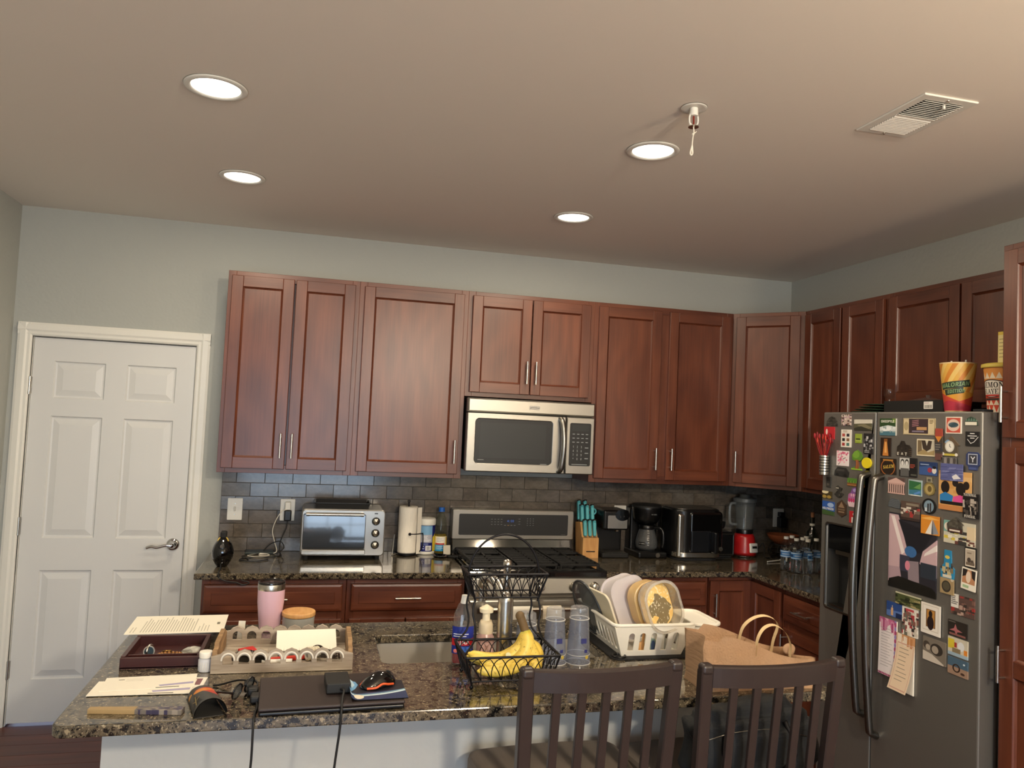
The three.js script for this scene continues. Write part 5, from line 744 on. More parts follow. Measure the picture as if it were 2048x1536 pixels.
{ // two tier wire fruit basket
  const o = thing('fruit_basket', 'black wire two tier fruit basket with an arched handle', 'basket', [-0.2, IT, 2.22]);
  const tier = (name, w, d, tw, td, y0, y1, zc, n, m) => {
    const g = [], c = (sx, sz, y) => { const t = (y - y0) / (y1 - y0); return [sx * (tw + (w - tw) * t) / 2, y, zc + sz * (td + (d - td) * t) / 2]; };
    const quad = (y, r) => { const q = [[-1, -1], [1, -1], [1, 1], [-1, 1]]; for (let i = 0; i < 4; i++) g.push(rod(c(...q[i], y), c(...q[(i + 1) % 4], y), r)); };
    quad(y1, 0.0038); quad(y0, 0.0028); for (const [sx, sz] of [[-1, -1], [1, -1], [1, 1], [-1, 1]]) g.push(rod(c(sx, sz, y0 - 0.012), c(sx, sz, y1), 0.0032));
    const side = (a, b, k) => { for (let i = -1; i < k; i++) { const pts = []; for (let j = 0; j <= 12; j++) { const t = j / 12, s = (i + (t < 0.5 ? 1 - Math.cos(Math.PI * t) : 1 + (1 - Math.sin(Math.PI * t))) ) / k, sy = Math.sin(Math.PI * t); if (s < 0 || s > 1) continue; const y = y0 + (y1 - y0 - 0.004) * Math.pow(sy, 0.8), A = c(...a, y), Bp = c(...b, y); pts.push([A[0] + (Bp[0] - A[0]) * s, y, A[2] + (Bp[2] - A[2]) * s]); } if (pts.length > 2) g.push(tube(pts, 0.0016, 16, 5)); } };
    side([-1, 1], [1, 1], n); side([-1, -1], [1, -1], n); side([-1, -1], [-1, 1], m); side([1, -1], [1, 1], m);
    for (let i = 1; i < 8; i++) { const a = c(-1, -1, y0), b = c(1, 1, y0); g.push(rod([a[0] + (b[0] - a[0]) * i / 8, y0, a[2]], [a[0] + (b[0] - a[0]) * i / 8, y0, b[2]], 0.0015, 6)); }
    mk(name, M(g), MT.wire, o);
  };
  tier('lower_basket', 0.285, 0.19, 0.245, 0.16, 0.022, 0.094, 0.062, 8, 5);
  tier('upper_basket', 0.25, 0.13, 0.205, 0.1, 0.242, 0.315, -0.006, 7, 4);
  const hp = []; for (let i = 0; i <= 16; i++) { const a = Math.PI * i / 16; hp.push([-0.115 * Math.cos(a) * (1 - 0.06 * Math.sin(a)), 0.3 + 0.128 * Math.pow(Math.sin(a), 0.9), -0.006]); } mk('handle', tube(hp, 0.0036, 60), MT.wire, o);
  for (const sx of [-1, 1]) for (const sz of [-1, 1]) mk('support', tube([[sx * 0.1, 0.24, -0.006 + sz * 0.048], [sx * 0.107, 0.2, 0.0 + sz * 0.05], [sx * 0.1, 0.16, 0.008 + sz * 0.052], [sx * 0.108, 0.125, 0.03 + sz * 0.06], [sx * 0.138, 0.095, 0.05 + sz * 0.07]], 0.0032, 30), MT.wire, o);
  for (const sx of [-1, 1]) for (const sz of [-1, 1]) mk('foot', S(0.0065, sx * 0.121, 0.0065, 0.062 + sz * 0.079, 12, 8), MT.wire, o);
  // bananas
  const bn = thing('banana_bunch', 'bunch of ripe yellow bananas in the wire basket', 'bananas', [-0.2, IT, 2.22]);
  const tex = dataTex(128, (u, v) => { const n = vn(u * 9, v * 9, 9, 9, 101), s = vn(u * 40, v * 40, 40, 40, 102); let c = mixc([230, 196, 74], [244, 216, 110], n); if (s > 0.93) c = mixc(c, [92, 66, 24], 0.65); if (v > 0.86) c = mixc(c, [150, 170, 50], Math.min(1, (v - 0.86) * 6)); return c; });
  const bm = mat('#ffffff', 0.45, 0, { map: tex });
  const banana = (pts, r) => { // five sided fruit along a curve, narrowing to the tip and to the neck
    const cv = new THREE.CatmullRomCurve3(pts.map(V)), n = 34, k = 14, fr2 = cv.computeFrenetFrames(n, false), v = [], uv = [], idx = [];
    for (let i = 0; i <= n; i++) { const t = i / n, p = cv.getPointAt(t), R = r * Math.min(1, 0.38 + Math.pow(Math.sin(Math.PI * Math.min(1, t * 1.0 + 0.02)), 0.6) * 0.8) * (t < 0.12 ? 0.5 + t * 4.1 : 1) * (t > 0.94 ? 1 - (t - 0.94) * 11 : 1); for (let j = 0; j <= k; j++) { const a = j / k * Math.PI * 2, q = R * (1 + 0.05 * Math.cos(5 * a)); const d = fr2.normals[i].clone().multiplyScalar(Math.cos(a) * q).addScaledVector(fr2.binormals[i], Math.sin(a) * q); v.push(p.x + d.x, p.y + d.y, p.z + d.z); uv.push(j / k, 1 - t); } }
    for (let i = 0; i < n; i++) for (let j = 0; j < k; j++) { const q = i * (k + 1) + j; idx.push(q, q + 1, q + k + 2, q, q + k + 2, q + k + 1); }
    const g = new THREE.BufferGeometry(); g.setAttribute('position', new THREE.Float32BufferAttribute(v, 3)); g.setAttribute('uv', new THREE.Float32BufferAttribute(uv, 2)); g.setIndex(idx); g.computeVertexNormals(); return g;
  };
  const st = [0.062, 0.15, 0.045];
  for (const [p, r] of [
    [[st, [0.058, 0.1, 0.047], [0.02, 0.067, 0.05], [-0.05, 0.056, 0.05], [-0.118, 0.078, 0.05]], 0.02],
    [[st, [0.066, 0.1, 0.06], [0.04, 0.06, 0.075], [-0.01, 0.045, 0.085], [-0.085, 0.055, 0.09]], 0.021],
    [[st, [0.07, 0.1, 0.055], [0.085, 0.07, 0.06], [0.09, 0.05, 0.08], [0.07, 0.045, 0.11]], 0.022],
    [[st, [0.06, 0.09, 0.06], [0.04, 0.05, 0.08], [-0.02, 0.04, 0.1], [-0.1, 0.043, 0.115]], 0.02],
    [[st, [0.075, 0.1, 0.04], [0.1, 0.08, 0.04], [0.108, 0.055, 0.045], [0.1, 0.042, 0.06]], 0.02],
    [[st, [0.05, 0.09, 0.03], [0.0, 0.055, 0.02], [-0.06, 0.045, 0.02], [-0.115, 0.06, 0.02]], 0.017]]) mk('banana', banana(p, r), bm, bn);
  mk('stem', M(tube([[0.063, 0.138, 0.046], [0.054, 0.162, 0.043], [0.045, 0.184, 0.04]], 0.0135, 14, 10), S(0.0145, 0.045, 0.184, 0.04, 12, 8)), mat('#6b5638', 0.7), bn);
  mk('sticker', at(C(0.008, 0.008, 0.0006, 0, 0, 0, 16), 0.0, 0.08, 0.089, 1.0, 0.2), mat('#d8d6a8', 0.5), bn);
}
{ // dish rack on a black mat
  const m = thing('drying_mat', 'black rubber mat under the white dish rack', 'mat', [0.36, IT, 1.935]);
  mk('mat', at(ext(rrect(0.3, 0.42, 0.03), 0.005, 0.0015), 0, 0, 0, -Math.PI / 2), MT.rubber, m); mk('ring', at(clean(new THREE.TorusGeometry(0.022, 0.004, 8, 26)), -0.12, 0.007, 0.18, Math.PI / 2), MT.black, m);
  const o = thing('dish_rack', 'white slotted plastic dish rack', 'dish rack', [0.36, IT + 0.005, 1.945]), y1 = 0.108, bx = 0.11, bz = 0.165, tx2 = 0.148, tz = 0.195;
  mk('base', M(B(bx * 2, 0.004, bz * 2, 0, 0.002, 0, 0.001)), MT.plastic, o);
  const face = (bw, tw, n, sw, arch) => { const holes = []; for (let i = 0; i < n; i++) { const c = (i + 0.5) / n * 2 - 1, p = new THREE.Path(), x = c * bw * 0.93; p.moveTo(x - sw / 2, 0.02); p.lineTo(x - sw / 2, 0.075); p.absarc(x, 0.075, sw / 2, Math.PI, 0, true); p.lineTo(x + sw / 2, 0.02); p.closePath(); holes.push(p); } return ext([[-bw, 0], [bw, 0], [tw, y1], [-tw, y1]], 0.003, 0, holes); };
  const tilt = Math.atan2(tz - bz, y1), tiltX = Math.atan2(tx2 - bx, y1);
  for (const s of [1, -1]) mk('wall', at(face(bx, tx2, 5, 0.021), 0, 0, s * bz, s * tilt), MT.plastic, o);
  for (const s of [1, -1]) { const g = face(bz, tz, 9, 0.02); g.rotateY(Math.PI / 2); mk('wall', at(g, s * bx, 0, 0, 0, 0, -s * tiltX), MT.plastic, o); }
  mk('rim', at(ext(rrect(tx2 * 2 + 0.012, tz * 2 + 0.012, 0.03), 0.009, 0.003, [rrect(tx2 * 2 - 0.012, tz * 2 - 0.012, 0.022)]), 0, y1 - 0.003, 0, -Math.PI / 2), MT.plastic, o);
  const u = thing('utensil_holder', 'white plastic utensil cup hooked to the dish rack', 'utensil cup', [0.578, IT, 2.0]);
  mk('cup', M(at(ext(rrect(0.1, 0.2, 0.035), 0.1, 0.002, []), 0, 0, 0, -Math.PI / 2)), MT.plastic, u); mk('rim', at(ext(rrect(0.12, 0.225, 0.04), 0.01, 0.003, [rrect(0.098, 0.2, 0.032)]), 0, 0.097, 0, -Math.PI / 2), MT.plastic, u);
  // contents
  const LY = IT + 0.011, tilted = (g, x, z, rx, ry, rz) => at(g, x, 0, z, rx, ry, rz);
  const lid = thing('pot_lid', 'clear glass pot lid with a grey rim leaning in the dish rack', 'lid', [0.248, IT + 0.012, 1.86]); lid.rotation.set(0, 0.15, 0.34);
  mk('glass', M(at(lathe([[0, 0.018], [0.05, 0.014], [0.1, 0.002]], 36), 0, 0.105, 0, 0, 0, Math.PI / 2)), mat('#8f9599', 0.05, 0, { transmission: 0.8, thickness: 0 }), lid); mk('rim', at(clean(new THREE.TorusGeometry(0.101, 0.005, 8, 48)), 0, 0.106, 0, 0, Math.PI / 2), mat('#4a4d50', 0.3, 0.5), lid); mk('knob', at(C(0.012, 0.018, 0.024, 0, 0, 0, 18), -0.028, 0.105, 0, 0, 0, Math.PI / 2), MT.black, lid);
  const bd = solo('cutting_board', 'cream plastic cutting board leaning in the dish rack', 'cutting board', at(ext(rrect(0.25, 0.2, 0.03), 0.008, 0.002).rotateY(Math.PI / 2), 0, 0.1, 0), mat('#d9d0b8', 0.5), [0.268, IT + 0.01, 1.93], 0.12); bd.rotation.set(0, 0.12, 0.38);
  const tub = (name, label, w, h, dp, r, p, rot, mt, inside) => { const t = thing(name, label, 'container', p); t.rotation.set(...rot); const s1 = rrect(w, h, r), fl = rrect(w + 0.014, h + 0.014, r + 0.006); mk('shell', M(ext(s1, dp, 0, [rrect(w - 0.004, h - 0.004, r)]), ext(rrect(w - 0.002, h - 0.002, r), 0.002, 0)), mt, t); mk('rim', ext(fl, 0.006, 0.001, [rrect(w - 0.004, h - 0.004, r)]).translate(0, 0, dp - 0.004), mt, t); if (inside) inside(t); return t; };
  tub('food_container', 'large frosted plastic container leaning upright in the dish rack', 0.15, 0.215, 0.06, 0.05, [0.338, IT + 0.142, 1.995], [-0.22, Math.PI + 0.18, -0.3], mat('#e4dfe2', 0.3, 0, { transmission: 0.35, thickness: 0 }));
  const res = dataTex(256, (u, v) => { const n = vn(u * 8, v * 8, 8, 8, 111), m2 = vn(u * 30, v * 30, 30, 30, 112), d = Math.hypot(u - 0.6, v - 0.4); let c = mixc([236, 190, 104], [252, 226, 158], n * 0.6 + m2 * 0.4); if (d < 0.2 + 0.18 * n) c = mixc(c, [92, 84, 66], 0.75); if (m2 > 0.8) c = mixc(c, [250, 244, 224], 0.7); return c; });
  tub('food_container', 'clear oval plastic container with tan food residue in the dish rack', 0.125, 0.165, 0.06, 0.055, [0.388, IT + 0.168, 2.075], [-0.1, 0.1, 0.3], mat('#f2efe8', 0.08, 0, { transmission: 0.75, thickness: 0 }), (t) => mk('residue', uvFit(ext(rrect(0.118, 0.158, 0.052), 0.003, 0.001).translate(0, 0, 0.003), -0.06, 0.06, -0.08, 0.08), mat('#ffffff', 0.35, 0, { map: res }), t));
  solo('food_container', 'yellow tinted plastic tub behind the oval container in the dish rack', 'container', at(M(ext(rrect(0.13, 0.16, 0.055), 0.055, 0.004)), 0, 0, 0), mat('#e8c687', 0.3, 0, { transmission: 0.3, thickness: 0 }), [0.375, IT + 0.16, 2.01]).rotation.set(-0.1, 0.1, 0.3);
  solo('measuring_cup', 'red measuring cup at the back of the dish rack', 'cup', M(C(0.035, 0.03, 0.06, 0, 0.03, 0, 26), B(0.07, 0.008, 0.018, 0.06, 0.054, 0, 0.003)), MT.red, [0.4, IT + 0.12, 1.82], 0.7);
  solo('mixing_bowl', 'dark steel bowl on edge in the dish rack', 'bowl', at(lathe([[0, 0], [0.03, 0.002], [0.055, 0.02], [0.066, 0.05], [0.064, 0.05], [0.053, 0.022], [0.03, 0.005], [0, 0.004]], 32), 0, 0.066, 0, 0, 0, 1.35), mat('#4b4744', 0.2, 0.8), [0.475, IT + 0.02, 1.99]);
  solo('patterned_mug', 'white and blue patterned mug inside the dish rack', 'mug', M(lathe([[0, 0], [0.034, 0], [0.038, 0.004], [0.038, 0.075], [0.035, 0.075], [0.034, 0.006], [0, 0.005]], 30)), mat('#ffffff', 0.3, 0, { map: dataTex(128, (u, v) => { const n = vn(u * 12, v * 8, 12, 8, 121); return n > 0.62 ? [52, 70, 102] : n > 0.5 ? [128, 150, 140] : [226, 220, 204]; }) }), [0.39, IT + 0.01, 2.07]);
  solo('wooden_spoon', 'pale wooden spoon inside the dish rack', 'spoon', M(rod([0, 0.004, 0], [0.01, 0.09, 0.0], 0.005), sc(S(0.016, 0, 0, 0), 0.8, 1.4, 0.5).translate(0, 0.012, 0)), MT.oak, [0.335, IT + 0.012, 2.088]);
}
{ // paper bag
  const o = thing('paper_bag', 'slumped brown paper carrier bag with twin handles on the island end', 'bag', [0.56, IT, 2.405]);
  const N = 24, W = 0.39, D = 0.13, v = [], uv = [], idx = [], R = 6;
  const ringAt = (t) => { const pts = []; const seg = [[-W / 2, -D / 2], [W / 2, -D / 2], [W / 2, D / 2], [-W / 2, D / 2]]; for (let e = 0; e < 4; e++) for (let k = 0; k < N; k++) { const s = k / N, a = seg[e], b = seg[(e + 1) % 4]; let x = a[0] + (b[0] - a[0]) * s, z = a[1] + (b[1] - a[1]) * s; const u = (x + W / 2) / W; if (e === 1) x -= 0.07 * t * Math.sin(Math.PI * s); if (e === 3) x += 0.025 * t * Math.sin(Math.PI * s); const ht = 0.155 - 0.055 * u + 0.02 * Math.sin(u * 5.2 + 0.6) * (u > 0.15 ? 1 : 0) + (e === 0 ? 0.005 : 0); const crumple = 0.004 * (hash(Math.round(u * 9), Math.round(t * 5), e) - 0.5); pts.push([x * (1 - 0.04 * (1 - t)) + crumple, ht * t, z * (1 - 0.25 * t * (0.4 + 0.6 * u)) + crumple * 2 + (e === 2 ? 0.012 * Math.sin(u * 8) * t : 0)]); } return pts; };
  for (let j = 0; j <= R; j++) { for (const p of ringAt(j / R)) { v.push(...p); uv.push(p[0] * 3, p[1] * 3); } }
  const K = 4 * N; for (let j = 0; j < R; j++) for (let k = 0; k < K; k++) { const a = j * K + k, b = j * K + (k + 1) % K; idx.push(a, b, b + K, a, b + K, a + K); }
  const g = new THREE.BufferGeometry(); g.setAttribute('position', new THREE.Float32BufferAttribute(v, 3)); g.setAttribute('uv', new THREE.Float32BufferAttribute(uv, 2)); g.setIndex(idx); g.computeVertexNormals();
  mk('sack', g, mat('#a88768', 0.85, 0, { bumpMap: TX.paint, bumpScale: 0.001 }), o); mk('bottom', B(W * 0.95, 0.001, D * 0.98, 0, 0.001, 0, 0), MT.kraft, o);
  const strap = (pts) => { const c = new THREE.CatmullRomCurve3(pts.map(V)), n = 26, vv = [], ii = []; for (let i = 0; i <= n; i++) { const p = c.getPointAt(i / n); for (const [dz, dy] of [[-0.007, 0.002], [0.007, -0.002]]) vv.push(p.x, p.y + dy, p.z + dz); if (i < n) { const q = i * 2; ii.push(q, q + 1, q + 3, q, q + 3, q + 2); } } const gg = new THREE.BufferGeometry(); gg.setAttribute('position', new THREE.Float32BufferAttribute(vv, 3)); gg.setIndex(ii); gg.computeVertexNormals(); return gg; };
  const hm = mat('#d8bd90', 0.8);
  mk('handle', strap([[-0.01, 0.1, 0.045], [0.0, 0.15, 0.042], [0.025, 0.18, 0.036], [0.06, 0.188, 0.034], [0.1, 0.165, 0.036], [0.115, 0.13, 0.042], [0.112, 0.09, 0.045]]), hm, o);
  mk('handle', strap([[-0.02, 0.1, -0.04], [-0.005, 0.165, -0.036], [0.03, 0.195, -0.03], [0.075, 0.2, -0.028], [0.115, 0.175, -0.03], [0.105, 0.12, -0.036], [0.1, 0.08, -0.04]]), hm, o);
  mk('folded_flap', sc(S(0.022, 0, 0, 0), 1.0, 0.8, 0.4).translate(0.125, 0.108, 0.02), MT.kraft, o);
}
// ---------- stools ----------
function stool(label, x, z, ry) {
  const o = thing('bar_stool', label, 'stool', [x, 0, z], ry, 'dark wooden bar stools'), hw = 0.207, zb = 0.235, sy = 0.68;
  const arc = (y, dz, n = 12, hwid = hw) => Array.from({ length: n + 1 }, (_, i) => { const t = i / n * 2 - 1; return [hwid * t, y, zb + dz + 0.04 * (1 - t * t)]; });
  const top = [], bot = []; // curved top rail
  const railG = (() => { const n = 18, v = [], idx = []; for (let i = 0; i <= n; i++) { const t = i / n * 2 - 1, x2 = (hw - 0.012) * t, zc = zb + 0.035 + 0.028 * (1 - t * t); for (const [y, dz] of [[1.014, -0.011], [1.014, 0.011], [1.066, 0.015], [1.07, 0.011], [1.07, -0.008], [1.066, -0.011]]) v.push(x2, y, zc + dz); if (i < n) for (let k = 0; k < 6; k++) { const a = i * 6 + k, b = i * 6 + (k + 1) % 6; idx.push(a, b, b + 6, a, b + 6, a + 6); } } const g = new THREE.BufferGeometry(); g.setAttribute('position', new THREE.Float32BufferAttribute(v, 3)); g.setIndex(idx); return clean(g); })();
  railG.computeVertexNormals(); mk('top_rail', railG, MT.stool, o);
  for (const s of [-1, 1]) { mk('back_post', M(bar([s * (hw - 0.008), sy - 0.05, zb - 0.012], [s * (hw + 0.003), 1.058, zb + 0.034], 0.036, 0.03), RB(0.037, 0.03, 0.034, s * (hw + 0.003), 1.062, zb + 0.035, 0.011)), MT.stool, o); mk('back_leg', bar([s * (hw + 0.005), 0, zb + 0.03], [s * (hw - 0.008), sy - 0.05, zb - 0.012], 0.036, 0.036), MT.stool, o); mk('front_leg', bar([s * (hw + 0.015), 0, -0.2], [s * (hw + 0.005), sy - 0.06, -0.17], 0.036, 0.036), MT.stool, o); }
  for (let i = 0; i < 5; i++) { const t = (i - 2) / 3 * 0.96; mk('slat', bar([t * hw * 0.99, sy - 0.015, zb - 0.002 + 0.02 * (1 - t * t)], [t * hw, 1.02, zb + 0.034 + 0.028 * (1 - t * t)], 0.023, 0.013), MT.stool, o); }
  const sr = new THREE.Shape(); sr.moveTo(-0.2, -0.2); sr.lineTo(0.2, -0.2); sr.quadraticCurveTo(0.24, 0.0, 0.245, 0.16); sr.quadraticCurveTo(0.24, 0.2, 0.2, 0.212); sr.quadraticCurveTo(0, 0.235, -0.2, 0.212); sr.quadraticCurveTo(-0.24, 0.2, -0.245, 0.16); sr.quadraticCurveTo(-0.24, 0, -0.2, -0.2);
  mk('seat', at(ext(sr, 0.055, 0.016), 0, sy - 0.055, 0, -Math.PI / 2), MT.seat, o);
  mk('seat_rail', M(B(0.39, 0.06, 0.02, 0, sy - 0.086, -0.17), B(0.39, 0.06, 0.02, 0, sy - 0.086, 0.21), B(0.02, 0.06, 0.36, -0.2, sy - 0.086, 0.02), B(0.02, 0.06, 0.36, 0.2, sy - 0.086, 0.02)), MT.stool, o);
  mk('foot_rail', M(bar([-0.215, 0.2, -0.19], [0.215, 0.2, -0.19], 0.024, 0.03), bar([-0.21, 0.28, -0.19], [-0.21, 0.28, 0.25], 0.024, 0.02), bar([0.21, 0.28, -0.19], [0.21, 0.28, 0.25], 0.024, 0.02)), MT.stool, o);
  return o;
}
stool('dark slat back bar stool with an empty grey seat', -0.047, 2.405, 0.04);
stool('dark slat back bar stool with a black backpack on its seat', 0.446, 2.425, 0.035);
{ // backpack
  const o = thing('backpack', 'black fabric backpack on the bar stool seat', 'backpack', [0.46, 0.681, 2.582], 0.035);
  const g = new THREE.SphereGeometry(1, 64, 44), p = g.attributes.position, se = (c, e) => Math.sign(c) * Math.pow(Math.abs(c), e);
  for (let i = 0; i < p.count; i++) { const a = p.getX(i), b = p.getY(i), c = p.getZ(i), w = 0.006 * Math.sin(a * 9 + b * 7) + 0.006 * Math.sin(b * 15 - a * 4) + 0.004 * Math.sin(a * 23 + c * 5 + b * 9); let x = se(a, 0.55) * 0.215, y = 0.122 + se(b, 0.6) * 0.122, z = se(c, 0.65) * 0.052; x += w * a; y += w * Math.max(0, b) + 0.006 * Math.sin(a * 6); z += w * 0.7 * c; p.setXYZ(i, x, Math.max(0, y), z); }
  g.computeVertexNormals(); mk('body', g, mat('#14171a', 0.8, 0, { bumpMap: TX.cloth, bumpScale: 0.0004 }), o);
  mk('strap', M(tube([[-0.1, 0.2, 0.045], [-0.12, 0.13, 0.058], [-0.09, 0.06, 0.058], [-0.12, 0.02, 0.05]], 0.007, 30, 6)), MT.cord, o); mk('strap', M(tube([[0.08, 0.2, 0.045], [0.11, 0.12, 0.058], [0.06, 0.05, 0.058]], 0.007, 30, 6)), MT.cord, o);
  mk('zip', tube([[-0.17, 0.16, 0.042], [-0.08, 0.18, 0.05], [0.05, 0.18, 0.05], [0.16, 0.15, 0.042]], 0.002, 30, 5), MT.darkSteel, o);
}
{ // pendant behind the camera, over the sitting area
  const P = [0.28, 2.4, 5.6], o = thing('globe_pendant', 'white glass globe pendant hanging over the sitting area', 'lamp', [P[0], H, P[2]]);
  mk('canopy', lathe([[0, -0.025], [0.05, -0.02], [0.06, 0], [0, 0]], 30), MT.nickel, o); mk('stem', rod([0, -0.02, 0], [0, -0.25, 0], 0.008), MT.nickel, o); mk('cap', C(0.03, 0.045, 0.03, 0, -0.255, 0), MT.nickel, o);
  mk('globe', S(0.09, 0, P[1] - H, 0, 32, 20), mat('#fff0d8', 0.5, 0, { emissive: new THREE.Color().setRGB(1, 0.86, 0.66), emissiveIntensity: 4 }), o);
  const l = new THREE.PointLight(LAMP_COLOR, LAMP_POWER, 0, 2); l.name = 'pendant_light'; l.position.set(...P); l.castShadow = true; l.shadow.radius = 4; scene.add(l);
}
{ // torchiere by the right hand wall, behind the frame edge: its opaque bowl throws the light up
  const o = thing('torchiere_lamp', 'tall floor lamp with an opaque bowl throwing light up', 'lamp', [1.25, 0, 4.75]);
  mk('base', lathe([[0, 0], [0.14, 0], [0.14, 0.015], [0.02, 0.03], [0, 0.03]], 36), MT.darkSteel, o); mk('pole', C(0.012, 0.012, 1.74, 0, 0.89, 0, 14), MT.darkSteel, o);
  mk('bowl', lathe([[0.012, 1.755], [0.07, 1.77], [0.13, 1.81], [0.16, 1.87], [0.155, 1.87], [0.126, 1.815], [0.068, 1.776], [0, 1.765]], 40), MT.darkSteel, o);
  mk('bulb', S(0.03, 0, 1.835, 0), mat('#fff0d8', 0.5, 0, { emissive: new THREE.Color().setRGB(1, 0.86, 0.66), emissiveIntensity: 4 }), o);
  const l = new THREE.PointLight(TORCH_COLOR, TORCH_POWER, 0, 2); l.name = 'torchiere_light'; l.position.set(1.25, 1.835, 4.75); l.castShadow = true; l.shadow.radius = 6; scene.add(l);
}
// ---------- on top of the refrigerator ----------
{
  const ty = FR.t;
  for (let i = 0; i < 4; i++) solo('glass_plate', ['lowest', 'second lowest', 'second highest', 'topmost'][i] + ' green glass plate of the stack on the refrigerator', 'plate', lathe([[0, 0], [0.07, 0], [0.115, 0.007], [0.12, 0.009], [0.118, 0.011], [0.07, 0.004], [0, 0.003]], 40), mat('#2e4a38', 0.15), [1.82 + i * 0.006, ty + i * 0.0115, 1.42 + i * 0.022], 0, 'stack of green plates');
  const gc = thing('wine_glass', 'small stemmed clear glass on the green plates', 'glass', [1.83, ty + 0.0465, 1.49]); gc.rotation.set(0, 0, 0);
  mk('bowl', lathe([[0.004, 0.024], [0.02, 0.034], [0.027, 0.056], [0.024, 0.075]], 28), mat('#f2f4f4', 0.03, 0, { transmission: 1, thickness: 0 }), gc); mk('stem', C(0.003, 0.003, 0.024, 0, 0.013, 0, 12), mat('#f2f4f4', 0.05, 0, { transmission: 0.8, thickness: 0 }), gc); mk('foot', C(0.022, 0.024, 0.003, 0, 0.0015, 0, 26), mat('#f2f4f4', 0.05, 0, { transmission: 0.8, thickness: 0 }), gc);
  solo('cake_dome', 'clear glass dome lying on the black box', 'lid', lathe([[0, 0.03], [0.012, 0.03], [0.01, 0.02], [0.05, 0.012], [0.085, 0.002], [0.088, 0]], 36), mat('#e6e4e2', 0.04, 0, { transmission: 0.9, thickness: 0 }), [1.86, ty + 0.0585, 1.7]);
  const bx = thing('flat_box', 'flat black box with a white barcode sticker', 'box', [1.84, ty, 1.735]); mk('box', B(0.2, 0.058, 0.35, 0, 0.029, 0, 0.003), MT.blackMatte, bx);
  const bc = SH.draw((g) => { fr(g, '#efece4'); scrib(g, '#b9a', 10, 14, 70, 2, 9, 4); for (let i = 0; i < 26; i++) fr(g, '#222', 12 + i * 3, 46, 0.6 + hash(i, 3, 2) * 1.6, 40); });
  mk('barcode_sticker', at(card(0.05, 0.032, 0.0008, bc, 0.002), -0.1002, 0.036, 0.095, 0, -Math.PI / 2), SH.mat, bx);
  const cupTex = SH.draw((g) => { fr(g, '#e2a13a'); for (let i = 0; i < 16; i++) po(g, ['#e9b552', '#d98a34', '#f0cb74'][i % 3], i * 8 - 10, 60, i * 8 + 18, 0, i * 8 + 26, 0, i * 8, 62); po(g, '#cf4a35', 0, 72, 22, 62, 60, 80, 100, 64, 100, 100, 0, 100); po(g, '#b93248', 0, 88, 40, 78, 100, 92, 100, 100, 0, 100); po(g, '#2f3f30', 22, 42, 76, 34, 80, 48, 26, 56); po(g, '#2f3f30', 32, 56, 66, 50, 68, 62, 34, 68); g.save(); g.translate(50, 45); g.rotate(-0.13); tx(g, '#8fb07a', 'MALORIAN', 0, 0, 12, 'sans-serif', 'italic bold', 52); tx(g, '#8fb07a', 'EDITION', 2, 14, 10, 'sans-serif', 'italic bold', 32); g.restore(); });
  const cp = thing('souvenir_cup', 'tall orange and yellow souvenir cup on the refrigerator', 'cup', [1.77, ty, 1.955]);
  mk('cup', lathe([[0, 0], [0.045, 0], [0.046, 0.004], [0.068, 0.208], [0.07, 0.21], [0.066, 0.21], [0.044, 0.006], [0, 0.005]], 44), mat('#eccf9a', 0.35), cp); mk('wrap', wrap(0.0686, 0.0474, 0.194, cupTex, -3.0, 0.9, 0.108, 44), SH.mat, cp); for (const z of [-0.035, 0.04]) mk('straw', rod([0.0, 0.02, z * 0.5], [0.0, 0.222, z], 0.0035), MT.plastic, cp);
  const gp = SH.draw((g) => { fr(g, '#3a3836'); ci(g, '#6a6560', 50, 36, 22, 30); ci(g, '#4b4845', 42, 30, 6, 8); ci(g, '#55504b', 60, 40, 5, 9); scrib(g, '#8a847d', 24, 74, 52, 1, 6, 9); scrib(g, '#77716a', 30, 88, 40, 1, 6, 6); });
  const c2 = thing('souvenir_cup', 'dark grey printed souvenir cup between the orange cup and the popcorn bucket', 'cup', [1.88, ty, 2.07]);
  mk('cup', lathe([[0, 0], [0.05, 0], [0.068, 0.208], [0.066, 0.208], [0.048, 0.004], [0, 0.004]], 40), mat('#565350', 0.3), c2); mk('wrap', wrap(0.0684, 0.0512, 0.19, gp, -2.6, 0.6, 0.106, 40), SH.mat, c2);
  const dm = SH.draw((g) => { fr(g, '#d64a30'); fr(g, '#e89a4a', 0, 0, 100, 30); for (let i = 0; i < 7; i++) { po(g, '#f6e7cf', i * 16, 26, i * 16 + 8, 12, i * 16 + 16, 26); po(g, '#f6e7cf', i * 16, 100, i * 16 + 8, 84, i * 16 + 16, 100); po(g, '#f6e7cf', i * 16 - 8, 84, i * 16, 72, i * 16 + 8, 84); } ci(g, '#f5efe4', 50, 48, 46, 19); g.strokeStyle = '#2a1b18'; g.lineWidth = 2; g.beginPath(); g.ellipse(50, 48, 46, 19, 0, 0, 6.3); g.stroke(); tx(g, '#1e1513', 'DEMON', 50, 40, 17, 'serif', 'bold', 80); tx(g, '#1e1513', 'SLAYER', 50, 54, 15, 'serif', 'bold', 80); fr(g, '#c8332c', 22, 61, 56, 4); fr(g, '#3a2a25', 20, 69, 60, 5); });
  const pb = thing('popcorn_bucket', 'red and orange popcorn bucket with a yellow lid on the refrigerator', 'bucket', [1.765, ty, 2.178]);
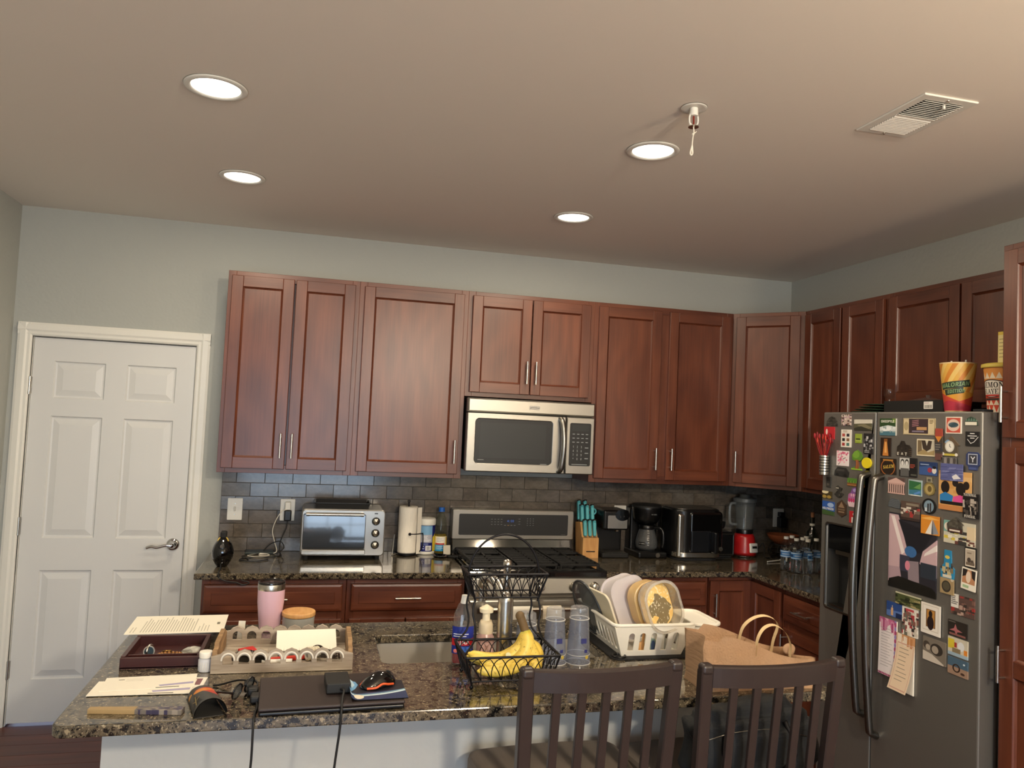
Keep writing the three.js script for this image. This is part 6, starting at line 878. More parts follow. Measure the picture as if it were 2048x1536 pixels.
  mk('bucket', lathe([[0, 0], [0.05, 0], [0.066, 0.18], [0.062, 0.18], [0.048, 0.004], [0, 0.004]], 44), mat('#d77a4a', 0.45), pb); mk('wrap', wrap(0.0664, 0.0508, 0.176, dm, -2.75, -0.35, 0.091, 40), SH.mat, pb); mk('lid', lathe([[0.072, 0.176], [0.075, 0.18], [0.074, 0.19], [0.06, 0.194], [0, 0.196]], 44), mat('#e8cf62', 0.4), pb);
  const ycell = SH.draw((g) => { fr(g, '#efdf9a'); fr(g, '#e6c94a', 0, 0, 100, 12); scrib(g, '#b9a870', 16, 24, 66, 6, 11, 3); });
  const yb = thing('snack_carton', 'pale yellow snack carton with a straw standing on the popcorn bucket', 'carton', [1.765, ty + 0.196, 2.2]); mk('carton', uvFit(B(0.05, 0.12, 0.05, 0, 0.06, 0, 0.002), -0.025, 0.025, 0, 0.12, ycell, 'zy'), SH.mat, yb); mk('straw', rod([0, 0.1, 0.012], [0, 0.165, 0.012], 0.0035), MT.plastic, yb);
}
// ---------- magnets ----------
{
  const AT = sheet(8, 256), X = FR.x, TH2 = 0.0035;
  const poly = (w, h, list) => list.map(([x, y]) => [(x - 0.5) * w, (y - 0.5) * h]);
  const SHP = {
    dome: (w, h) => poly(w, h, [[0, 0], [1, 0], [0.96, 0.45], [0.75, 0.85], [0.5, 1], [0.28, 0.88], [0.06, 0.5]]),
    disc: (w, h) => Array.from({ length: 28 }, (_, i) => [w / 2 * Math.cos(i * 0.2244), h / 2 * Math.sin(i * 0.2244)]),
    hex: (w, h) => poly(w, h, [[0.5, 0], [1, 0.2], [1, 0.75], [0.5, 1], [0, 0.75], [0, 0.2]]),
    tree: (w, h) => poly(w, h, [[0, 0], [0.95, 0], [0.95, 0.06], [0.7, 0.12], [0.62, 0.42], [0.9, 0.5], [1, 0.68], [0.85, 0.88], [0.55, 1], [0.25, 0.9], [0.05, 0.7], [0.1, 0.5], [0.42, 0.42], [0.42, 0.2], [0.2, 0.12], [0, 0.06]]),
    castle: (w, h) => poly(w, h, [[0.1, 0], [0.9, 0], [1, 0.2], [0.94, 0.6], [0.8, 0.72], [0.72, 0.95], [0.5, 1], [0.3, 0.92], [0.22, 0.72], [0.05, 0.62], [0, 0.2]]),
    eleph: (w, h) => poly(w, h, [[0, 0], [0.98, 0], [1, 0.5], [0.85, 0.72], [0.6, 0.76], [0.5, 0.98], [0.32, 1], [0.22, 0.75], [0.05, 0.6]]),
    house: (w, h) => poly(w, h, [[0.05, 0], [0.95, 0], [0.9, 0.5], [1, 0.55], [0.55, 1], [0.08, 0.62], [0, 0.5]]),
    totem: (w, h) => poly(w, h, [[0.1, 0], [0.9, 0], [1, 0.6], [0.9, 1], [0.1, 1], [0, 0.6]]),
    lock: (w, h) => poly(w, h, [[0.5, 0], [0.85, 0.1], [1, 0.38], [0.85, 0.62], [0.72, 0.7], [0.75, 1], [0.25, 1], [0.28, 0.7], [0.15, 0.62], [0, 0.38], [0.15, 0.1]]),
    guitar: (w, h) => poly(w, h, [[0.05, 0], [0.95, 0], [1, 0.35], [0.8, 0.5], [0.75, 1], [0.28, 1], [0.25, 0.5], [0, 0.35]]),
    badge: (w, h) => poly(w, h, [[0.2, 0], [0.8, 0], [0.85, 0.2], [1, 0.3], [1, 0.85], [0.85, 1], [0.15, 1], [0, 0.85], [0, 0.3], [0.15, 0.2]]),
    car: (w, h) => poly(w, h, [[0, 0.1], [0.95, 0], [1, 0.55], [0.8, 0.95], [0.25, 1], [0.05, 0.6]]),
    plane: (w, h) => poly(w, h, [[0.4, 0], [0.7, 0.05], [1, 0.35], [0.75, 0.55], [0.85, 0.8], [0.4, 1], [0.1, 0.8], [0.4, 0.62], [0, 0.25]]),
  };
  const noiseArt = (g, cols, n, s, y0 = 0, y1 = 100) => { for (let i = 0; i < n; i++) fr(g, cols[i % cols.length], hash(i, s, 1) * 96 - 6, y0 + hash(i, s, 2) * (y1 - y0 - 8), 6 + hash(i, s, 3) * 20, 5 + hash(i, s, 4) * 16); };
  const L = [
    ['dome', 1.411, 1.774, 0.085, 0.047, 'dark rocky dome shaped magnet', 'dome', (g) => { fr(g, '#3a3833'); noiseArt(g, ['#2a2825', '#4a4640', '#55514a'], 40, 1); }],
    ['collage', 1.513, 1.78, 0.066, 0.051, 'square photo collage magnet', 0, (g) => { fr(g, '#cbb8ae'); noiseArt(g, ['#3a3434', '#e6d8cc', '#8a6a60', '#b9a', '#5c4a48'], 34, 2); }],
    ['road', 1.626, 1.758, 0.115, 0.05, 'wide landscape magnet of a valley under pale sky', 0, (g) => { fr(g, '#d9d4c6', 0, 0, 100, 40); po(g, '#5d5a44', 0, 40, 100, 34, 100, 100, 0, 100); po(g, '#7f7a60', 20, 50, 60, 40, 100, 70, 60, 100); po(g, '#35362a', 0, 78, 40, 60, 100, 92, 100, 100, 0, 100); }],
    ['redcard', 1.393, 1.717, 0.078, 0.06, 'red card magnet behind the feathers', 0, (g) => { fr(g, '#c22a32'); ci(g, '#efdad2', 28, 40, 9, 22); ci(g, '#8c1a20', 60, 70, 14, 20); }],
    ['icons', 1.515, 1.695, 0.07, 0.082, 'white souvenir card magnet with small icons', 0, (g) => { fr(g, '#eee9de'); scrib(g, '#a98', 20, 8, 60, 2, 6, 3); for (let j = 0; j < 3; j++) for (let i = 0; i < 2; i++) fr(g, ['#b8554c', '#2e2b33', '#222', '#8a6244', '#a83a3a', '#4a7a70'][j * 2 + i], 14 + i * 42, 24 + j * 25, 26, 16); }],
    ['green', 1.598, 1.697, 0.041, 0.042, 'small lime green magnet', 0, (g) => { fr(g, '#95a93c'); fr(g, '#3f4a1e', 16, 48, 66, 16); fr(g, '#c2d070', 8, 70, 84, 6); }],
    ['bw', 1.664, 1.676, 0.06, 0.091, 'black and white pictorial card magnet by the freezer door edge', 0, (g) => { fr(g, '#232324'); noiseArt(g, ['#8a8a8c', '#4c4c50', '#c7c7c9', '#151516'], 30, 4, 14, 78); scrib(g, '#b8b8ba', 12, 82, 76, 2, 7, 3); fr(g, '#101011', 0, 0, 4, 100); }],
    ['cherry', 1.493, 1.602, 0.084, 0.07, 'pink cherry blossom picture magnet', 0, (g) => { fr(g, '#efe2e2'); ln(g, '#4a2c2c', 4, 18, 92, 44, 60, 76, 44); ln(g, '#4a2c2c', 2.5, 44, 60, 40, 30, 58, 12); for (let i = 0; i < 26; i++) ci(g, ['#e58aa4', '#d8688a', '#f0b3c2'][i % 3], 12 + hash(i, 1, 7) * 80, 8 + hash(i, 2, 7) * 66, 5 + 4 * hash(i, 3, 7)); }],
    ['tree', 1.592, 1.6, 0.076, 0.091, 'green cartoon tree magnet with a brown trunk', 'tree', (g) => { fr(g, '#5c8a2e'); ci(g, '#79a63c', 42, 24, 30, 18); fr(g, '#8a5230', 36, 50, 32, 50); fr(g, '#a8663c', 46, 50, 10, 44); fr(g, '#9ac03e', 0, 92, 100, 8); }],
    ['yellow', 1.658, 1.59, 0.06, 0.048, 'glossy yellow disc magnet', 'disc', (g) => { fr(g, '#e9d424'); }],
    ['dark1', 1.487, 1.538, 0.104, 0.046, 'dark car shaped magnet under the blossom picture', 'car', (g) => { fr(g, '#2c2b2a'); fr(g, '#454341', 20, 22, 50, 20); ci(g, '#171717', 24, 78, 12, 14); ci(g, '#171717', 76, 80, 12, 14); }],
    ['grass', 1.587, 1.497, 0.113, 0.036, 'green and brown grass strip magnet', 0, (g) => { fr(g, '#8a5c34', 0, 50, 100, 50); fr(g, '#5d8f38', 0, 0, 100, 56); for (let i = 0; i < 14; i++) ci(g, i % 2 ? '#6ea344' : '#4b7a2e', i * 8, 46, 6, 14); fr(g, '#b98450', 0, 78, 100, 10); }],
    ['dark2', 1.396, 1.484, 0.033, 0.051, 'narrow dark magnet below the metal vase', 0, (g) => { fr(g, '#3a3936'); fr(g, '#24231f', 14, 10, 70, 30); fr(g, '#5a564e', 20, 60, 50, 20); }],
    ['dark3', 1.472, 1.445, 0.067, 0.057, 'dark metal figure magnet above the hexagon badge', 'plane', (g) => { fr(g, '#33322f'); noiseArt(g, ['#55524c', '#1f1e1c'], 14, 9); fr(g, '#b9b4a6', 20, 18, 30, 8); }],
    ['gold', 1.388, 1.423, 0.074, 0.034, 'gold and cream magnet at the freezer door edge', 0, (g) => { fr(g, '#463c24'); ci(g, '#e9dcb4', 30, 10, 34, 26); ci(g, '#a58a44', 26, 76, 20, 22); ci(g, '#a58a44', 70, 76, 20, 22); }],
    ['castle', 1.582, 1.43, 0.092, 0.09, 'pink and purple castle shaped magnet', 'castle', (g) => { fr(g, '#c277b4'); fr(g, '#8a5aa8', 20, 0, 60, 34); fr(g, '#efd6e2', 0, 72, 100, 28); for (let i = 0; i < 6; i++) ci(g, '#d83a72', 14 + i * 15, 66, 6, 10); for (let i = 0; i < 4; i++) ci(g, '#f2c6dc', 28 + i * 15, 40, 5, 8); ci(g, '#b7a6e0', 50, 16, 12, 8); }],
    ['hwood', 1.398, 1.361, 0.087, 0.064, 'blue hillside magnet with white HOLLYWOOD letters', 0, (g) => { fr(g, '#2c57a4'); ci(g, '#9fb6dc', 70, 26, 26, 16); po(g, '#3f5a30', 0, 62, 100, 70, 100, 100, 0, 100); tx(g, '#f3efe0', 'HOLLYWOOD', 50, 54, 22, 'sans-serif', 'bold', 92); }],
    ['hex', 1.494, 1.37, 0.066, 0.08, 'brown hexagonal national park style badge magnet', 'hex', (g) => { fr(g, '#4d3a2e'); po(g, '#9a8066', 50, 12, 82, 46, 18, 46); fr(g, '#7d6752', 16, 52, 68, 8); fr(g, '#9a8066', 20, 66, 60, 7); ln(g, '#2c211a', 3, 6, 22, 6, 76); }],
    ['redwhite', 1.58, 1.34, 0.062, 0.053, 'small red and white square magnet', 0, (g) => { fr(g, '#c42a32'); fr(g, '#e9e2dc', 26, 50, 60, 46); ci(g, '#e9e2dc', 54, 26, 16, 12); fr(g, '#5a5a60', 60, 66, 26, 22); }],
    ['park', 1.784, 1.752, 0.099, 0.073, 'green postcard magnet reading OHIOPYLE over a waterfall', 0, (g) => { fr(g, '#2c4a24'); fr(g, '#6d8a38', 76, 0, 24, 26); tx(g, '#f2efe4', 'OHIOPYLE', 48, 18, 20, 'sans-serif', 'bold', 78); po(g, '#d9dfe0', 0, 52, 50, 40, 100, 48, 100, 76, 0, 78); po(g, '#4f7a8a', 0, 76, 100, 72, 100, 100, 0, 100); noiseArt(g, ['#f1f4f4', '#9fb0b0'], 12, 12, 44, 80); fr(g, '#d9d6cc', 94, 0, 6, 100); }],
    ['bill', 1.959, 1.756, 0.172, 0.067, 'souvenir banknote magnet with a dark picture', 0, (g) => { fr(g, '#dccba4'); g.strokeStyle = '#9b8a62'; g.lineWidth = 2; g.strokeRect(3, 6, 94, 88); ci(g, '#b5a47c', 12, 48, 7, 26); fr(g, '#3f3034', 20, 4, 58, 86); for (let i = 0; i < 4; i++) ln(g, '#b88088', 4, 30, 18 + i * 10, 50, 12 + i * 10); fr(g, '#c69a6a', 44, 52, 30, 18); fr(g, '#8a8094', 30, 74, 36, 8); scrib(g, '#7c6d4a', 82, 12, 14, 3, 8, 4); }],
    ['stamp', 2.136, 1.764, 0.076, 0.065, 'white bordered red stamp magnet with a blue hat', 0, (g) => { fr(g, '#efe7d8'); fr(g, '#cf5a48', 8, 8, 84, 84); ci(g, '#e8cbb8', 50, 50, 38, 34); ci(g, '#4d6470', 50, 48, 30, 15); po(g, '#39505c', 22, 54, 60, 34, 80, 46, 40, 64); }],
    ['forest', 2.218, 1.781, 0.061, 0.033, 'forest badge magnet with a white banner', 'dome', (g) => { fr(g, '#33463a'); for (let i = 0; i < 5; i++) po(g, '#6b8a7a', 10 + i * 18, 50, 18 + i * 18, 12, 26 + i * 18, 50); fr(g, '#f0ead8', 8, 60, 84, 36); }],
    ['statue', 1.773, 1.666, 0.062, 0.079, 'dark magnet with a glowing orange tower', 0, (g) => { fr(g, '#2a1a10'); po(g, '#c9803a', 22, 96, 36, 20, 62, 20, 78, 96); po(g, '#eab46a', 40, 80, 46, 24, 54, 24, 60, 80); fr(g, '#8a5424', 34, 8, 32, 14); }],
    ['eleph', 1.879, 1.664, 0.086, 0.064, 'dark bear shaped magnet with the letters EAT', 'eleph', (g) => { fr(g, '#2c2621'); noiseArt(g, ['#3d352e', '#1c1815'], 16, 16); tx(g, '#e6e0d2', 'E', 14, 84, 26); tx(g, '#e6e0d2', 'A', 40, 84, 22); tx(g, '#e6e0d2', 'T', 64, 84, 26); for (let i = 0; i < 4; i++) fr(g, '#5d4a3a', 82, 52 + i * 12, 16, 4); }],
    ['canyon', 2.0, 1.672, 0.099, 0.068, 'cream framed canyon picture magnet', 0, (g) => { fr(g, '#e6d9bc'); fr(g, '#cfc8b4', 7, 9, 86, 82); po(g, '#3e342c', 26, 9, 46, 9, 54, 40, 62, 9, 80, 12, 74, 56, 52, 72, 34, 56); po(g, '#a99468', 7, 70, 40, 60, 60, 76, 93, 62, 93, 91, 7, 91); po(g, '#7c6b50', 7, 9, 26, 9, 30, 66, 7, 80); }],
    ['totem', 2.068, 1.688, 0.042, 0.124, 'tall carved totem magnet with a red top', 'totem', (g) => { fr(g, '#4c4238'); fr(g, '#a8483a', 0, 0, 100, 26); po(g, '#d88a3a', 10, 26, 90, 26, 50, 44); fr(g, '#3a3a40', 6, 46, 88, 26); scrib(g, '#8a8478', 14, 50, 70, 3, 7, 3); fr(g, '#6c4a44', 6, 78, 88, 20); }],
    ['clock', 2.123, 1.683, 0.087, 0.078, 'house shaped magnet with a small round clock', 'house', (g) => { fr(g, '#5a5144'); po(g, '#6a5846', 0, 46, 54, 0, 100, 46); fr(g, '#7fa3c8', 20, 20, 24, 16); ci(g, '#d9d6cc', 46, 52, 25, 27); ci(g, '#f2efe6', 46, 52, 19, 21); ln(g, '#555', 3, 46, 52, 46, 40); ln(g, '#555', 3, 46, 52, 54, 56); fr(g, '#cdbb50', 10, 86, 72, 10); ci(g, '#eee8da', 10, 88, 8); ci(g, '#eee8da', 82, 90, 8); }],
    ['blacksq', 2.225, 1.714, 0.063, 0.055, 'square black magnet with white lines of lettering', 0, (g) => { fr(g, '#1d1d1e'); fr(g, '#e4e4e2', 34, 12, 32, 6); fr(g, '#e4e4e2', 18, 28, 64, 6); fr(g, '#e4e4e2', 36, 42, 30, 6); ln(g, '#e4e4e2', 4, 16, 52, 40, 80, 62, 70, 92, 36); }],
    ['badge', 2.229, 1.631, 0.063, 0.068, 'navy badge magnet with a silver Y emblem', 'badge', (g) => { fr(g, '#33406c'); g.strokeStyle = '#b9bfcc'; g.lineWidth = 5; g.strokeRect(20, 14, 60, 52); fr(g, '#3a3c44', 24, 18, 52, 44); ln(g, '#e6e8ee', 6, 36, 26, 50, 40, 50, 56); ln(g, '#e6e8ee', 6, 64, 26, 50, 40); fr(g, '#4b5a90', 24, 82, 52, 12); }],
    ['salem', 1.789, 1.584, 0.096, 0.068, 'dark magnet with orange frame reading SALEM', 0, (g) => { fr(g, '#241a12'); g.strokeStyle = '#a8622c'; g.lineWidth = 5; g.beginPath(); g.ellipse(50, 56, 40, 46, 0, 0, 6.3); g.stroke(); fr(g, '#b8813c', 20, 8, 60, 10); g.save(); g.translate(52, 52); g.rotate(-0.2); tx(g, '#e8c456', 'SALEM', 0, 0, 26, 'serif', 'italic bold', 66); g.restore(); }],
    ['faces', 1.904, 1.587, 0.099, 0.079, 'black and white magnet of two portraits with red text', 0, (g) => { fr(g, '#1b1b1c'); fr(g, '#cfcfcc', 4, 4, 54, 60); ci(g, '#2b2b2b', 20, 26, 10, 16); ci(g, '#2b2b2b', 44, 26, 10, 16); ci(g, '#e6e4e0', 20, 30, 7, 12); ci(g, '#e6e4e0', 44, 30, 7, 12); fr(g, '#5d5d5c', 10, 56, 46, 40); scrib(g, '#b8503c', 62, 34, 32, 3, 7, 3); fr(g, '#5a5a50', 66, 82, 30, 8); }],
    ['night', 2.012, 1.589, 0.092, 0.053, 'blue night scene magnet with red and white shapes', 0, (g) => { fr(g, '#243a68'); po(g, '#3c5a94', 0, 40, 60, 30, 100, 50, 100, 100, 0, 100); scrib(g, '#9fb0d0', 8, 18, 50, 1, 8, 7); ci(g, '#a83a4a', 60, 60, 12, 18); ci(g, '#e6e2da', 84, 62, 12, 22); ci(g, '#1b1b22', 84, 40, 10, 10); }],
    ['sea', 2.137, 1.583, 0.106, 0.065, 'purple sea view magnet', 0, (g) => { fr(g, '#5c6296'); for (let i = 0; i < 20; i++) ln(g, ['#7d84b4', '#464c7c', '#9aa0c8'][i % 3], 3, hash(i, 1, 21) * 80, 20 + hash(i, 2, 21) * 76, 30 + hash(i, 1, 21) * 80, 18 + hash(i, 2, 21) * 76); po(g, '#e6e4e6', 52, 74, 70, 58, 92, 82, 60, 90); }],
    ['figs', 2.118, 1.626, 0.074, 0.028, 'pewter figures magnet above the purple sea view', 0, (g) => { fr(g, '#6f6b68'); for (let i = 0; i < 5; i++) ci(g, i % 2 ? '#8f8a86' : '#4a4644', 12 + i * 19, 50, 9, 44); }],
    ['temple', 1.838, 1.505, 0.095, 0.068, 'pink stone temple front magnet with columns', 0, (g) => { fr(g, '#5d4844'); po(g, '#d8b3aa', 0, 26, 50, 2, 100, 26, 100, 34, 0, 34); fr(g, '#c79f96', 2, 34, 96, 8); for (let i = 0; i < 8; i++) fr(g, '#dcb8ae', 4 + i * 12.4, 42, 6, 48); fr(g, '#cda69c', 0, 90, 100, 10); }],
    ['valley', 1.945, 1.506, 0.072, 0.065, 'green valley picture magnet with a blue boat', 0, (g) => { fr(g, '#a9bcc0'); po(g, '#2f6a40', 6, 8, 94, 14, 94, 60, 6, 64); po(g, '#6a9a58', 40, 50, 90, 20, 90, 56); po(g, '#3f7a94', 6, 64, 94, 58, 94, 92, 6, 90); po(g, '#5c8fd0', 40, 84, 84, 66, 90, 78, 50, 92); fr(g, '#e6e6dc', 20, 92, 66, 8); }],
    ['medal', 2.02, 1.518, 0.063, 0.073, 'brass medal magnet with a ring top', 'lock', (g) => { fr(g, '#5d5230'); ci(g, '#8a7a48', 50, 64, 44, 34); ci(g, '#b5a26a', 50, 64, 32, 26); ci(g, '#6a5a34', 54, 62, 16, 16); fr(g, '#9a947e', 28, 2, 44, 26); fr(g, '#595449', 38, 10, 24, 14); }],
    ['paint', 2.15, 1.512, 0.155, 0.15, 'tan canvas magnet of figures seen from behind in blue and pink', 0, (g) => { fr(g, '#d9a868'); noiseArt(g, ['#e2b87c', '#cf9a58'], 20, 25); ci(g, '#5a9a5c', 6, 50, 1, 1); ci(g, '#1c1512', 22, 42, 13, 15); ci(g, '#1c1512', 68, 44, 14, 16); ci(g, '#241a16', 52, 30, 9, 9); ci(g, '#241a16', 84, 34, 9, 10); po(g, '#2f7fbe', 6, 62, 22, 54, 46, 62, 42, 82, 6, 82); po(g, '#e0559a', 46, 64, 66, 58, 92, 66, 96, 84, 46, 82); fr(g, '#1c1512', 8, 76, 84, 8); fr(g, '#c98850', 0, 86, 100, 14); }],
    ['national', 2.229, 1.465, 0.072, 0.091, 'black poster magnet with NATIONAL and FUNERAL lettering', 0, (g) => { fr(g, '#171516'); tx(g, '#efe9df', 'NATIONAL', 46, 8, 14, 'serif', 'bold', 78); tx(g, '#efe9df', 'FUNERAL', 46, 92, 14, 'serif', 'bold', 74); noiseArt(g, ['#8f857c', '#4a4440', '#b9aea2'], 22, 26, 20, 80); fr(g, '#171516', 84, 0, 16, 100); fr(g, '#6a6058', 88, 30, 4, 40); }],
    ['grey', 1.83, 1.431, 0.073, 0.041, 'grey wavy pewter magnet', 'car', (g) => { fr(g, '#4f5357'); for (let i = 0; i < 5; i++) ln(g, '#6f757a', 4, 4, 20 + i * 16, 30, 12 + i * 16, 60, 24 + i * 16, 96, 14 + i * 16); }],
    ['brown', 1.924, 1.409, 0.102, 0.077, 'brown street photo magnet with flowers', 0, (g) => { fr(g, '#5a4840'); fr(g, '#8a8070', 30, 10, 64, 12); fr(g, '#7a6a5c', 26, 40, 72, 20); noiseArt(g, ['#a83a38', '#d8cfc2', '#3a2c28'], 18, 28, 20, 70); ln(g, '#d8d0c4', 3, 20, 60, 34, 40, 50, 52); fr(g, '#3b2e2a', 0, 84, 100, 16); }],
    ['button', 2.02, 1.44, 0.072, 0.063, 'round black framed city view magnet', 'disc', (g) => { fr(g, '#161616'); ci(g, '#7f98a8', 50, 50, 34, 36); fr(g, '#2c2320', 40, 34, 10, 48); fr(g, '#3a2a26', 56, 30, 10, 52); fr(g, '#c9d2d8', 22, 60, 16, 22); }],
    ['sail', 2.031, 1.367, 0.094, 0.074, 'orange magnet with a white sail', 0, (g) => { fr(g, '#de8f30'); po(g, '#efeae0', 26, 96, 62, 20, 66, 96); po(g, '#8a8f98', 66, 96, 64, 18, 96, 88); po(g, '#4f5560', 58, 96, 62, 22, 68, 96); po(g, '#f0b860', 0, 20, 50, 8, 100, 18, 50, 24); }],
    ['house', 2.17, 1.355, 0.147, 0.085, 'pale beach town collage magnet', 0, (g) => { fr(g, '#cfcab6'); fr(g, '#7fb0a8', 0, 0, 30, 50); ci(g, '#ece6d6', 16, 28, 12, 18); noiseArt(g, ['#6a4038', '#e9e2ce', '#d8c24a', '#3c3a38'], 24, 31, 40, 100); fr(g, '#e0cdaa', 74, 16, 26, 54); }],
    ['plaque', 2.155, 1.385, 0.08, 0.06, 'dark carved plaque magnet with white lettering', 'house', (g) => { fr(g, '#4a463e'); noiseArt(g, ['#5f5a50', '#36332d'], 16, 32); fr(g, '#4a2a24', 10, 74, 80, 22); fr(g, '#e6ddd0', 18, 80, 60, 10); }],
    ['bus', 1.933, 1.238, 0.26, 0.31, 'large photo print of a coach interior', 0, (g) => { fr(g, '#2a2830'); po(g, '#c9aab0', 0, 4, 22, 4, 44, 52, 40, 70, 0, 72); po(g, '#efe2e0', 6, 6, 14, 6, 36, 50, 30, 54); po(g, '#c9aab0', 100, 26, 72, 44, 66, 60, 100, 74); po(g, '#efe6e2', 100, 32, 76, 46, 74, 50, 100, 40); po(g, '#1d1c24', 22, 10, 92, 20, 70, 46, 46, 50); ci(g, '#3c6aa0', 48, 48, 12, 7); fr(g, '#3a3a4c', 26, 54, 20, 20); fr(g, '#2c3440', 68, 58, 30, 18); po(g, '#8f8088', 42, 60, 64, 58, 66, 84, 44, 84); ci(g, '#d8869a', 42, 66, 5, 6); po(g, '#b0959e', 0, 72, 26, 70, 30, 84, 0, 92); po(g, '#14130f', 4, 88, 24, 82, 90, 86, 100, 92, 100, 100, 0, 100); }],
    ['guitar', 2.117, 1.23, 0.069, 0.107, 'turquoise bottle shaped magnet', 'guitar', (g) => { fr(g, '#2b88b4'); ci(g, '#d8c25a', 50, 26, 16, 6); noiseArt(g, ['#8a7a5c', '#3a3a3c', '#c2b48a'], 18, 34, 44, 84); fr(g, '#d8d2c0', 20, 86, 60, 10); }],
    ['beige', 2.12, 1.147, 0.066, 0.059, 'beige magnet with a dark round medallion', 0, (g) => { fr(g, '#a8916a'); ci(g, '#3a352e', 46, 52, 32, 36); ci(g, '#57503f', 46, 50, 24, 26); ci(g, '#d0c6b0', 86, 6, 10, 10); }],
    ['pic', 2.224, 1.273, 0.052, 0.075, 'black framed sepia photo magnet', 0, (g) => { fr(g, '#141313'); fr(g, '#e2d8c8', 8, 8, 84, 84); fr(g, '#b9ac9a', 14, 14, 72, 72); ci(g, '#4a4038', 40, 62, 16, 12); ci(g, '#57493f', 66, 70, 12, 10); fr(g, '#6f6254', 14, 72, 72, 14); fr(g, '#8a7d6c', 24, 26, 36, 6); }],
    ['pola', 2.221, 1.193, 0.066, 0.08, 'tilted instant photo with a white border', 0, (g) => { fr(g, '#efe9da'); fr(g, '#c08a64', 8, 8, 84, 62); ci(g, '#e6d2bc', 48, 40, 16, 26); po(g, '#2b2422', 8, 8, 40, 8, 30, 36, 8, 44); po(g, '#2b2422', 92, 8, 64, 8, 72, 40, 92, 50); fr(g, '#a9c49a', 14, 78, 40, 12); }],
    ['strip', 1.921, 1.046, 0.139, 0.048, 'panoramic green landscape strip magnet', 0, (g) => { fr(g, '#4c5430'); noiseArt(g, ['#2f3620', '#7d7c50', '#a89a6c', '#232818'], 34, 39); fr(g, '#c9c6a8', 0, 0, 100, 12); }],
    ['blue', 1.842, 0.99, 0.089, 0.06, 'blue dusk photo magnet of a lit building', 0, (g) => { fr(g, '#2c4a88'); po(g, '#5a78b4', 0, 60, 100, 50, 100, 100, 0, 100); fr(g, '#d8a878', 30, 40, 14, 50); fr(g, '#e6c9a0', 36, 24, 4, 30); fr(g, '#1c2a50', 60, 66, 40, 34); }],
    ['colorful', 1.93, 0.963, 0.086, 0.115, 'white card magnet crowded with small coloured drawings', 0, (g) => { fr(g, '#ece6da'); noiseArt(g, ['#a83a40', '#3a3634', '#8a5a50', '#6a6a60', '#c9b8a8', '#d8cfc0'], 70, 41, 8, 96); fr(g, '#c24a50', 24, 8, 50, 8); }],
    ['portrait', 2.042, 1.002, 0.098, 0.118, 'white framed portrait icon magnet', 0, (g) => { fr(g, '#efe9de'); g.strokeStyle = '#cfc6b6'; g.lineWidth = 2; g.strokeRect(12, 8, 76, 78); fr(g, '#6a4a30', 28, 20, 46, 56); fr(g, '#c08a44', 32, 22, 38, 52); ci(g, '#2a1c1c', 50, 62, 17, 22); ci(g, '#241a16', 50, 34, 9, 11); }],
    ['redcol', 2.192, 1.088, 0.109, 0.075, 'red collage magnet with a white text column', 0, (g) => { fr(g, '#5c4640'); noiseArt(g, ['#9a3430', '#3a322e', '#b59a8c', '#7a5a50'], 34, 43); fr(g, '#e2ded6', 0, 0, 34, 66); scrib(g, '#5a5654', 4, 10, 28, 5, 9, 4); }],
    ['star', 2.17, 0.997, 0.09, 0.058, 'dark magnet with a pink starfish', 0, (g) => { fr(g, '#2b2622'); po(g, '#b06a6c', 40, 20, 48, 50, 76, 62, 50, 68, 46, 92, 36, 66, 10, 66, 32, 50); fr(g, '#8a5a54', 10, 80, 80, 12); fr(g, '#6a625a', 6, 8, 34, 6); }],
    ['couple', 2.059, 0.884, 0.115, 0.09, 'black and white photo magnet of two people lying down', 0, (g) => { fr(g, '#7d7468'); ci(g, '#3a342e', 60, 42, 26, 24); ci(g, '#a89c8c', 54, 44, 14, 16); ci(g, '#4a423a', 18, 34, 14, 16); ci(g, '#b0a494', 24, 42, 10, 12); po(g, '#cfc6b8', 0, 60, 40, 66, 90, 92, 90, 100, 0, 100); }],
    ['desk', 2.172, 0.929, 0.093, 0.068, 'colourful shop counter photo magnet', 0, (g) => { fr(g, '#cfc8b4'); fr(g, '#d8c23c', 4, 12, 30, 50); fr(g, '#a83a34', 34, 26, 12, 26); ci(g, '#dfe2e4', 66, 40, 16, 24); fr(g, '#e08a34', 80, 52, 16, 26); fr(g, '#8a7a5c', 24, 56, 40, 24); fr(g, '#9fb6c4', 0, 80, 100, 20); }],
    ['beach', 2.173, 0.857, 0.094, 0.063, 'seaside magnet with a ring of driftwood', 0, (g) => { fr(g, '#4a6478'); fr(g, '#a08470', 0, 52, 100, 48); g.strokeStyle = '#3a2a22'; g.lineWidth = 7; g.beginPath(); g.ellipse(44, 58, 15, 20, 0, 0, 6.3); g.stroke(); ci(g, '#4a342a', 74, 80, 10, 7); ci(g, '#d8e2e8', 80, 24, 5); }],
  ];
  for (const [id, z, y, w, h, label, shape, art] of L) {
    const cell = AT.draw(art), layer = { paint: 1, grass: 0, plaque: 1, national: 2, sea: 2, figs: 1, bw: 0, sail: 1, brown: 1, house: 0, strip: 1, portrait: 1, totem: 1, canyon: 0, medal: 0, pola: 1, beige: 1, redcard: 0 }[id] ?? 0, t = TH2;
    const outline = shape ? SHP[shape](w, h) : null;
    let g = outline ? ext(outline, t, 0.0006) : ext(rrect(w, h, 0.002), t, 0.0004);
    g = uvFit(g, -w / 2, w / 2, -h / 2, h / 2, cell);
    const m = solo('fridge_magnet', label + (id === 'bus' || id === 'pola' ? ' held on the refrigerator' : ''), 'magnet', g, AT.mat, [X - layer * 0.0036, y, z], -Math.PI / 2, 'magnets on the refrigerator doors');
    if (id === 'pola') m.rotation.z = -0.08; if (id === 'yellow') m.scale.z = 2;
  }
